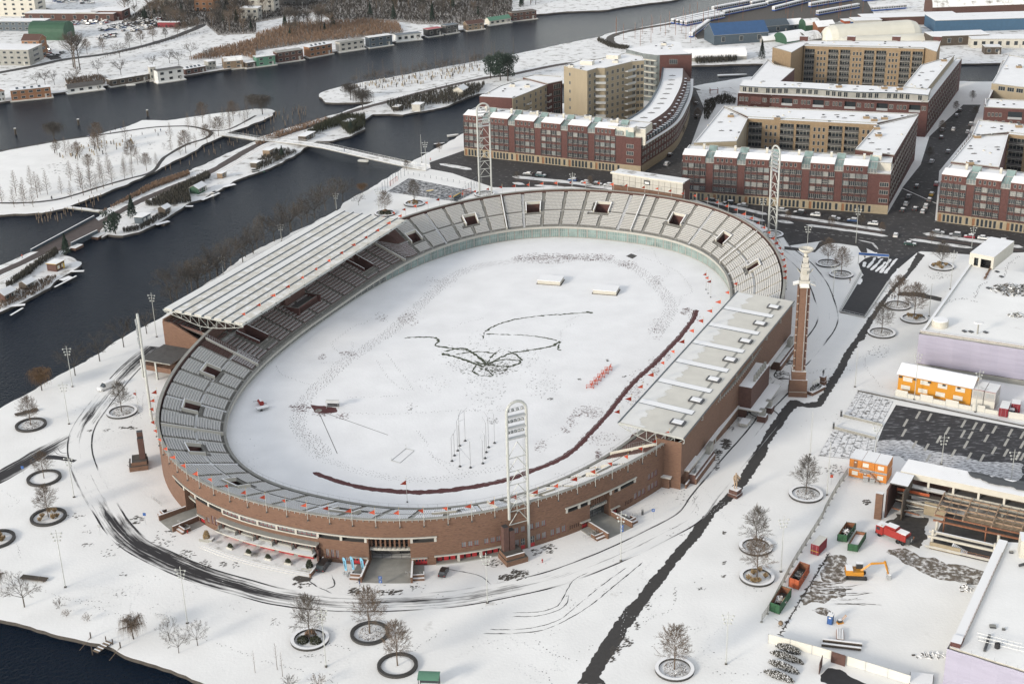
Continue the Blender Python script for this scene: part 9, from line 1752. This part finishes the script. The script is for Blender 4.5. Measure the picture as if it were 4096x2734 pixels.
for a in(('reed_bed','00',((1720,560),(1950,470),(2347,370),(2347,560),(2240,520),(1900,545)),1500,2.6,'reed','brown reed bed behind the houseboats, left part',1),('reed_bed','10',((0,330),(300,230),(700,215),(1000,190),(1300,220),(1350,300),(1000,345),(600,380),(200,440),(0,470)),4200,2.8,'reed','wide brown reed bed behind the houseboats',2),('hedge_thicket','01',((280,950),(330,900),(540,760),(520,720),(330,850),(180,960),(60,1040),(60,1080)),900,1.8,'hedge_dark','dark hedge between railway and huts',3,.4),('hedge_thicket','01',((1330,320),(1650,150),(1900,30),(1940,60),(1730,190),(1750,290),(1480,330)),1500,2.4,'hedge_dark','dark hedge and ivy above the allotment huts',4,.5),('hedge_thicket','10',((430,1260),(600,1160),(800,1080),(1000,1080),(1000,1180),(860,1250),(760,1160),(560,1230)),1500,3.0,'hedge','evergreen thicket at the canal bend',5,.5),('hedge_thicket','10',((1200,960),(1500,880),(1900,800),(2100,780),(2040,860),(1800,960),(1620,960),(1260,1040)),1800,2.6,'hedge_dark','bare thicket along the garden bank',6,.5),('hedge_thicket','01',((870,425),(1400,125),(1730,10),(1740,40),(1400,170),(960,370)),1100,1.6,'reed','brown reeds along the north edge of the railway bank',20,.5),('hedge_thicket','01',((0,1160),(230,1060),(500,960),(520,985),(440,1060),(230,1180),(0,1275)),700,1.2,'bark_brown','brown scrub round the maroon huts',21,.4),('hedge_thicket','01',((1130,570),(1280,545),(1420,480),(1560,400),(1480,380),(1300,500),(1120,540)),500,1.3,'hedge_dark','dark scrub before the blue-grey hut',22,.4),('hedge_thicket','10',((0,1290),(240,1200),(650,1080),(680,1100),(250,1260),(0,1340)),800,1.3,'reed','brown reeds beside the bank path',23,.4),('hedge_thicket','10',((0,1500),(130,1390),(300,1380),(380,1400),(130,1520),(0,1580)),700,1.8,'hedge_dark','garden shrubs at the footbridge landing',24,.4),('hedge_thicket','00',((600,740),(900,700),(1000,740),(960,780),(620,800)),700,2.0,'bark_brown','bare scrub behind the low white houseboat',7,.5),('hedge_thicket','20',((1660,520),(2050,480),(2060,570),(1680,590)),1500,3.2,'hedge_dark','dark thicket on the far bank behind the curved wing',8,.5),('hedge_thicket','20',((790,350),(860,380),(950,420),(1080,430),(1050,460),(900,440),(780,380)),700,1.4,'hedge_dark','dark hedge round the tram loop',9,.5),('hedge_thicket','20',((1760,940),(1960,870),(2060,920),(2040,960),(1880,960),(1800,1100),(1760,1100)),900,1.6,'hedge_dark','bare shrubs at the playground',10,.5)):thicket(*a)
for i,(v,x,y)in enumerate((('00',340,780),('00',415,780),('00',500,780),('00',640,770),('00',700,760),('00',900,680),('00',1110,690),('00',1400,620),('00',1100,530),('00',1750,520),('00',1555,580),('00',1640,600),('00',1910,545),('00',1930,545),('00',800,500),('00',945,485),('00',1190,440),('00',1295,415),('00',1405,385),('00',1520,360),('00',1630,335),('00',1700,305),('00',1765,285),('00',1810,255))):far_tree('ov' if i>13 else 'sp',at2(v,x,y),rp.uniform(.7,1.15),'bare tree on the far bank %s'%('roadside' if i>13 else 'meadow'),'bare trees on the far bank '+('roadside' if i>13 else 'meadow'),i)
for i,(x,y)in enumerate(((675,620),(690,630),(735,640))):far_tree('ta',at2('00',x,y),1.35,'very tall bare poplar on the bank road, %s of three'%('leftmost','middle','rightmost')[i],None,i)
n=0
for v,po,c in(('00',((1080,230),(1200,60),(1450,0),(1800,120),(1650,280),(1400,190)),34),('00',((1880,280),(2000,20),(2347,0),(2347,310),(2080,330)),44),('10',((0,200),(130,130),(560,90),(700,180),(1100,150),(1500,220),(1900,220),(2347,150),(2347,-120),(0,-120)),120),('20',((0,60),(200,70),(260,10),(0,-100)),14),('10',((230,360),(760,290),(700,210),(250,240)),26)):
 for p in scatter(A(v,*po),c,rp,2.5):n+=1;k='cf' if n%6==0 else 'ta';far_tree(k,p,rp.uniform(.55,1.0)*(1.1 if k=='cf' else 1),'dark conifer in the wood beyond the houseboats' if k=='cf' else 'tall bare tree in the wood beyond the houseboats',('conifers' if k=='cf' else 'bare trees')+' in the far wood',n,'conifer' if k=='cf' else 'woodland_tree')
mb=MB();sheet(mb,A('10',(0,210),(560,105),(700,190),(1300,200),(1500,225),(1900,235),(2347,165),(2347,-150),(0,-150)),.03,'dirt');sheet(mb,A('00',(1090,230),(1450,-40),(2347,-40),(2347,310),(2000,325),(1880,220),(1650,270)),.034,'dirt');sheet(mb,A('10',(0,330),(300,230),(700,215),(1000,190),(1300,220),(1350,300),(1000,345),(600,380),(200,440),(0,470)),.038,'dirt');structure('woodland_ground',mb)
thicket('undergrowth','10',((0,200),(560,100),(700,190),(1300,190),(1900,230),(2347,160),(2347,-60),(0,-60)),5000,2.2,'bark_dark','dark woodland floor beyond the houseboats',14,.9);thicket('undergrowth','00',((1090,230),(1450,0),(2347,0),(2347,300),(2000,320),(1880,220),(1650,270)),3000,2.0,'bark_dark','dark woodland floor beside the bank road',15,.9)
mb=MB();strip(mb,smooth(A('00',(-200,700),(0,665),(300,610),(600,545),(1000,492),(1400,400),(1700,300),(1860,225),(1880,170),(1700,110),(1400,40)),4),6,.02,'asphalt_street',3,.2,2);strip(mb,smooth(A('00',(380,410),(420,480),(520,545)),4),7,.024,'asphalt_street',2,.3,3);strip(mb,smooth(A('00',(290,30),(400,80),(560,105)),4),6,.026,'asphalt_street',2,.3,3);structure('far_road',mb)
t=thing('rail_fence','long wooden rail fence along the far bank meadow','fence');P,L_=resample(A('00',(905,560),(1000,515),(1400,425),(1700,330),(1910,300)),3.0)
for a,b in zip(P[:-1],P[1:]):q=MB();q.tube((*a,0),(*a,1.3),.1,'wood_dark');[q.tube((*a,z),(*b,z),.06,'wood_dark',n=3)for z in(.6,1.1)];q.build('fence_bay',t)
def FB(v,x,y,w_,d_,h,wall,lab,roof='flat',nw=4,rows=1,rm='snow_roof',rz=-.16,cat='building',name='far_building'):return house(v,x,y,w_,d_,h,wall,lab,roof,rz,name,cat,nw,rm,'window_white',0,rows)
for a in(('00',100,150,38,16,16,'plaster_white','white office block with dark window bands in the top left corner','flat',6,5),('00',190,285,32,12,6,'blue_steel','pale blue two-storey prefab with snowy roof','flat',7,2),('00',640,195,64,14,5,'brick_dark','long low dark workshop under snow','flat',8,1),('00',795,195,14,9,5.5,'plaster_white','cream box building before the long workshop','flat',2,1),('00',985,185,22,14,6,'brick_red','dark workshop with maroon doors','flat',2,1),('00',430,370,24,16,5,'green_shed','green barrel-roofed shed in the far yard','barrel',0,1,'green_shed'),('00',300,540,11,10,11,'wood_orange','narrow ochre brick house at the road junction','gable',2,3,'brick_dark'),('00',90,600,26,18,9,'concrete','grey office building at the left edge','flat',6,3),('00',1540,250,14,4,3,'container_red','red container shed at the scrap yard','flat',0),('00',1875,105,14,12,10,'wood_orange','orange brick house among the far trees','flat',3,3),('10',55,120,18,12,12,'concrete_light','pale grey flats at the top edge','flat',3,4),('10',310,50,26,12,9,'concrete_dark','dark grey building among the far trees','flat',4,3),('00',1530,60,10,8,5,'concrete','low grey shed in the far wood'),('00',2290,190,12,9,8,'concrete','grey house in the far wood','flat',3,2)):FB(*a)
cc=('car_black','car_grey','car_silver','car_white','car_blue','car_grey','car_red');kk=('hatch','sedan','suv','hatch')
for v,po,n,lab,g in(('00',((350,0),(560,40),(870,40),(860,0),(600,-60),(340,-60)),44,'snow dusted car on the far top left car park','cars on the far car park'),('00',((900,260),(1200,215),(1190,250),(920,295)),20,'scrap car in the long row on the yard','scrap cars in the yard row'),('00',((1110,290),(1280,180),(1480,160),(1480,240),(1250,300)),40,'scrap car in the crowded yard corner','scrap cars in the yard corner'),('00',((560,230),(740,180),(1000,180),(1000,225),(760,235)),22,'snowy car before the low workshop','cars before the workshop'),('00',((200,160),(320,130),(330,170),(220,190)),4,'car beside the prefab office','cars beside the prefab'),('00',((380,420),(620,480),(480,540),(390,470)),7,'car at the road junction by the ochre house','cars at the junction'),('00',((890,340),(1060,320),(1050,350),(900,370)),10,'scrapped car in the lower yard row','scrap cars in the lower row')):
 for i,p in enumerate(scatter(A(v,*po),n,rp,2.4)):car(p,rp.choice((-.2,1.3,2.9)),kk[i%4],cc[rp.randrange(7)],lab,g,False)
SC_=[('31',140,372,0,'hatch','car_silver'),('31',285,392,0,'suv','car_black'),('31',435,412,0,'hatch','car_white'),('31',610,445,0,'sedan','car_grey'),('31',772,462,0,'hatch','car_blue'),('31',962,492,0,'hatch','car_white'),('31',1560,572,0,'sedan','car_grey'),('31',1715,598,0,'suv','car_grey'),('31',1845,612,0,'hatch','car_red'),('31',1978,625,0,'sedan','car_white'),('31',2140,650,0,'hatch','car_red'),('21',145,38,0,'sedan','car_grey'),('21',265,48,0,'suv','car_teal'),('21',555,92,0,'hatch','car_blue'),('21',670,112,0,'hatch','car_silver'),('21',780,128,0,'sedan','car_black'),('21',880,138,0,'hatch','car_silver'),('21',1710,258,0,'sedan','car_black'),('21',1850,280,0,'hatch','car_black'),('21',1985,305,0,'suv','car_black'),('21',2115,325,0,'sedan','car_grey'),('21',2240,275,0,'hatch','car_black'),('31',1265,312,1,'hatch','car_white'),('31',1235,368,1,'sedan','car_black'),('31',1350,358,1,'sedan','car_black'),('31',1448,335,1,'suv','car_silver'),('31',1420,382,1,'hatch','car_silver'),('31',1500,222,1,'hatch','car_yellow'),('31',1290,245,1,'sedan','car_grey'),('31',1480,275,1,'hatch','car_grey'),('31',1365,150,1,'hatch','car_black'),('31',1545,130,1,'suv','car_red'),('30',1700,1195,1,'hatch','car_white'),('30',1650,1400,1,'sedan','car_grey'),('30',1500,1490,1,'sedan','car_silver'),('30',1730,1070,1,'hatch','car_grey'),('30',1860,1150,1,'suv','car_grey'),('30',1830,1220,1,'hatch','car_silver'),('30',1760,1020,1,'hatch','car_black'),('30',1600,1200,1,'sedan','car_grey'),('30',1590,1270,1,'hatch','car_black'),('20',1420,1515,1,'suv','car_silver'),('20',1450,1430,1,'hatch','car_black'),('20',1690,960,1,'hatch','car_grey'),('20',1700,1080,1,'sedan','car_black'),('20',1520,1290,1,'hatch','car_grey')]
for i,(v,x,y,d,k,c)in enumerate(SC_):car(at(v,x,y),(-.38+(3.14 if i%3 else 0))if not d else 1.13,k,c,'%s %s parked %s'%(c[4:],{'hatch':'hatchback','sedan':'saloon','suv':'estate car'}[k],('in the street row before the red blocks' if v=='31' else 'in the street row behind the stadium rim')if not d else('in the side street between middle and corner blocks' if v!='20' else 'in the side street beside the curved wing')),('parked cars '+v+str(d)),v in('31','21'))
car(at('31',1170,600),1.2,'hatch','car_white','white hatchback crossing the street junction',None);car(at('31',1300,678),-.35,'sedan','car_green','dark green saloon turning at the junction',None)
for i,(v,x,y,sc)in enumerate((('30',1590,1210,.6),('30',1480,1460,.6),('30',1720,1030,.6),('30',1870,930,.6),('30',1900,1070,.55),('20',1660,1000,.7),('20',1700,1110,.7),('20',1560,1250,.6),('31',180,465,.5),('31',578,525,.5),('31',855,505,.5),('31',1040,575,.5),('31',1500,660,.5),('21',45,100,.5),('21',715,140,.5),('10',1680,1395,.5),('10',1380,1560,.5))):far_tree('ov',at2(v,x,y),sc,'small bare street tree beside the apartment blocks','street trees by the blocks',i)
mb=MB();sheet(mb,A('20',(1480,200),(2347,0))+A('30',(900,0),(1000,180),(700,180),(300,330),(0,290))+A('20',(2000,330),(1700,360),(1650,300),(1900,230),(1750,200)),.02,'dirt_dark');strip(mb,smooth(A('20',(1480,215),(1050,290),(900,350),(960,420),(1050,430)),5),5,.026,'dirt_dark',2,.2,2);structure('tram_yard_ground',mb)
def tram(v,a,b,lab,seg=5):
 f=line(at2(v,*a),at2(v,*b));t=thing('tram',lab,'tram')
 for k in range(seg):
  s0,s1=f.L*k/seg+.15,f.L*(k+1)/seg-.15;q=MB();curved_beam(q,f,s0,s1,.4,1.2,-2.3,0,'tram_blue',None,99);curved_beam(q,f,s0,s1,1.2,1.5,-2.3,0,'tram_white',None,99);curved_beam(q,f,s0,s1,1.5,2.6,-2.25,-.05,'glass',None,99);curved_beam(q,f,s0,s1,2.6,3.4,-2.3,0,'tram_white','snow_flat',99)
  for j in range(4):s=s0+(s1-s0)*j/3.99;curved_beam(q,f,s,s+.25,1.5,2.6,-2.3,0,'tram_white',None,9)
  q.build('carriage',t)
 return t
TL=[('20',(1480,225),(1880,140)),('20',(1520,232),(1920,152)),('20',(1560,240),(1950,162)),('20',(1600,245),(1955,172)),('20',(1655,350),(1820,225)),('20',(1950,150),(2340,70)),('20',(1850,110),(2190,45)),('20',(2200,62),(2500,5)),('30',(60,110),(390,25)),('30',(390,75),(780,10)),('30',(460,150),(840,80)),('30',(0,60),(350,-20)),('30',(960,110),(1270,85)),('30',(880,20),(1290,-20))]
for i,(v,a,b)in enumerate(TL):tram(v,a,b,'blue and white tram parked in the yard, %s from the loop'%ORD[i])
pm=MB();pm.tube((0,0,0),(0,0,10),.12,'rust',.08,5);pm.tube((0,0,8.5),(1.8,0,8.8),.05,'steel_dark',n=3);YP=pm.mesh('tram_mast')
for v,po,n in(('20',((880,300),(1480,200),(2347,30),(2300,180),(1900,260),(1650,400),(1100,430)),34),('30',((0,0),(900,0),(880,150),(300,280),(0,200)),20)):
 for p in scatter(A(v,*po),n,rp,6):obj('tram_mast',YP,None,(*p,0),rp.uniform(0,6),'rusty overhead wire mast in the tram yard','mast','overhead masts in the tram yard')
for a in(('20',2100,400,34,18,6,'blue_steel','dark blue shed with bright blue snowy roof','gable',3,1,'blue_roof',.2),('30',1990,285,62,22,7,'blue_shed','long blue warehouse under snow at the right edge','flat',0,1,'snow_roof',.02),('30',1990,125,70,16,5,'brick_dark','long hall with curved rooflights at the top right','barrel',0,1,'snow_thin',.06),('30',1310,230,60,14,5,'brick_dark','long brown brick wall building under snow','flat',0,1,'snow_roof',.03),('30',915,265,17,12,5,'concrete_light','pale grey flat-roofed workshop by the containers','flat',3,1,'snow_roof',.05),('30',735,255,5,8,4,'container_orange','orange container by the tram yard','flat',0,1,'snow_roof',.1),('30',790,260,4,8,4,'blue_box','blue container by the tram yard','flat',0,1,'snow_roof',.1),('30',640,300,9,9,4.5,'concrete','grey shed beside the containers','flat',1,1,'concrete',.1),('30',535,300,12,9,4,'rust','rusty red shed with white gable','gable',1,1,'snow_roof',.3),('30',410,290,10,9,4,'green_shed','dark green arched shed','barrel',0,1,'snow_thin',.3),('30',250,275,11,9,3.5,'blue_steel','blue gabled shed with orange door','gable',1,1,'snow_roof',.3),('30',90,300,15,10,4.5,'blue_steel','dark gabled shed at the yard corner','gable',1,1,'blue_steel',.3),('30',270,395,16,13,1.5,'green_shed','wide green snowy arched shed','barrel',0,1,'snow_roof',.5),('30',420,385,12,11,1.5,'concrete_dark','dark arched shed with snow cap','barrel',0,1,'snow_thin',.5),('30',90,380,20,9,1,'concrete','long snowy arched store','barrel',0,1,'snow_roof',.3),('30',1760,415,34,14,5.5,'wood_dark','dark timber pavilion with snowy roof','flat',5,1,'snow_roof',.06),('30',2120,440,32,14,5,'plaster_white','cream pavilion with white windows','flat',7,1,'snow_roof',-.1),('30',2060,500,9,8,4,'wood_dark','small dark hut behind the corner block','flat',2,1,'snow_thin',-.1),('20',1800,560,44,12,2,'concrete','snowy arched greenhouse store on the bank','barrel',0,1,'snow_roof',.05),('30',2300,95,30,10,5,'brick_dark','low hall front at the upper right edge','flat',4)):FB(*a)
def bubble(a,b,r,lab,h):
 f=line(a,b);q=MB();n=10;S_=[0,1.5,4,8]+[8+(f.L-16)*k/8 for k in range(1,9)]+[f.L-4,f.L-1.5,f.L]
 def pt(s,k):e=min(s,f.L-s);c=math.sqrt(max(.02,1-max(0,1-e/8)**2));an=math.pi*k/n;p=f(s,-r+math.cos(an)*r*c);return(p[0],p[1],math.sin(an)*h*c)
 for s0,s1 in zip(S_[:-1],S_[1:]):
  for k in range(n):q.face([pt(s0,k),pt(s1,k),pt(s1,k+1),pt(s0,k+1)],'bubble_white')
 q.build('air_dome',None,label=lab,cat='dome')
bubble(at2('30',540,395),at2('30',1460,330),9,'long cream inflated sports dome behind the rear courtyard block',8.5);bubble(at2('30',640,420),at2('30',1570,385),6,'lower snowy arched hall in front of the sports dome',4)
t=thing('climbing_frame','small red climbing frame on the snowy playground','play frame',at('20',1850,860));q=MB();[q.tube((x,y,0),(x,y,3),.12,'rust')for x in(-2,2)for y in(-1,1)];q.build('post',t,kind='stuff');q=MB();q.box((0,0,2.2),(4.4,2.4,.3),'container_red',top='snow_flat');q.build('platform',t)
t=thing('swing_frame','steel swing frame on the snowy playground','swing',at('20',1960,890));q=MB();q.path([(-2,-.8,0),(-2,0,2.6),(2,0,2.6),(2,-.8,0)],.1,'steel');q.path([(-2,.8,0),(-2,0,2.6)],.1,'steel');q.path([(2,.8,0),(2,0,2.6)],.1,'steel');q.build('frame',t)
hzb=MB();hzb.prism([(-1000,-60),(1000,-60),(1000,1500),(-1000,1500)],-3.2,179,'snow',bottom=True);ho=hzb.build('haze',kind='stuff');hm_=bpy.data.materials.new('haze');hm_.use_nodes=True;hn=hm_.node_tree;hn.nodes.clear();ou=hn.nodes.new('ShaderNodeOutputMaterial');vo=hn.nodes.new('ShaderNodeVolumePrincipled');vo.inputs['Color'].default_value=(.93,.95,1,1);vo.inputs['Density'].default_value=.000013;vo.inputs['Anisotropy'].default_value=.0;hn.links.new(vo.outputs[0],ou.inputs['Volume']);ho.data.materials.clear();ho.data.materials.append(hm_)
byl={}
for o in SC.objects:
 if o.parent is None and o.get('label')and o.get('kind')!='stuff':byl.setdefault(o['label'],[]).append(o)
bpy.context.view_layer.update()
for l_,os_ in byl.items():
 if 1<len(os_)<=60:
  os_.sort(key=lambda o:project(np.array(o.location))[0])
  for i,o in enumerate(os_):o['label']=l_+', %s from left'%(ORD[i]if i<20 else '%d%s'%(i+1,{1:'st',2:'nd',3:'rd'}.get((i+1)%10,'th')))
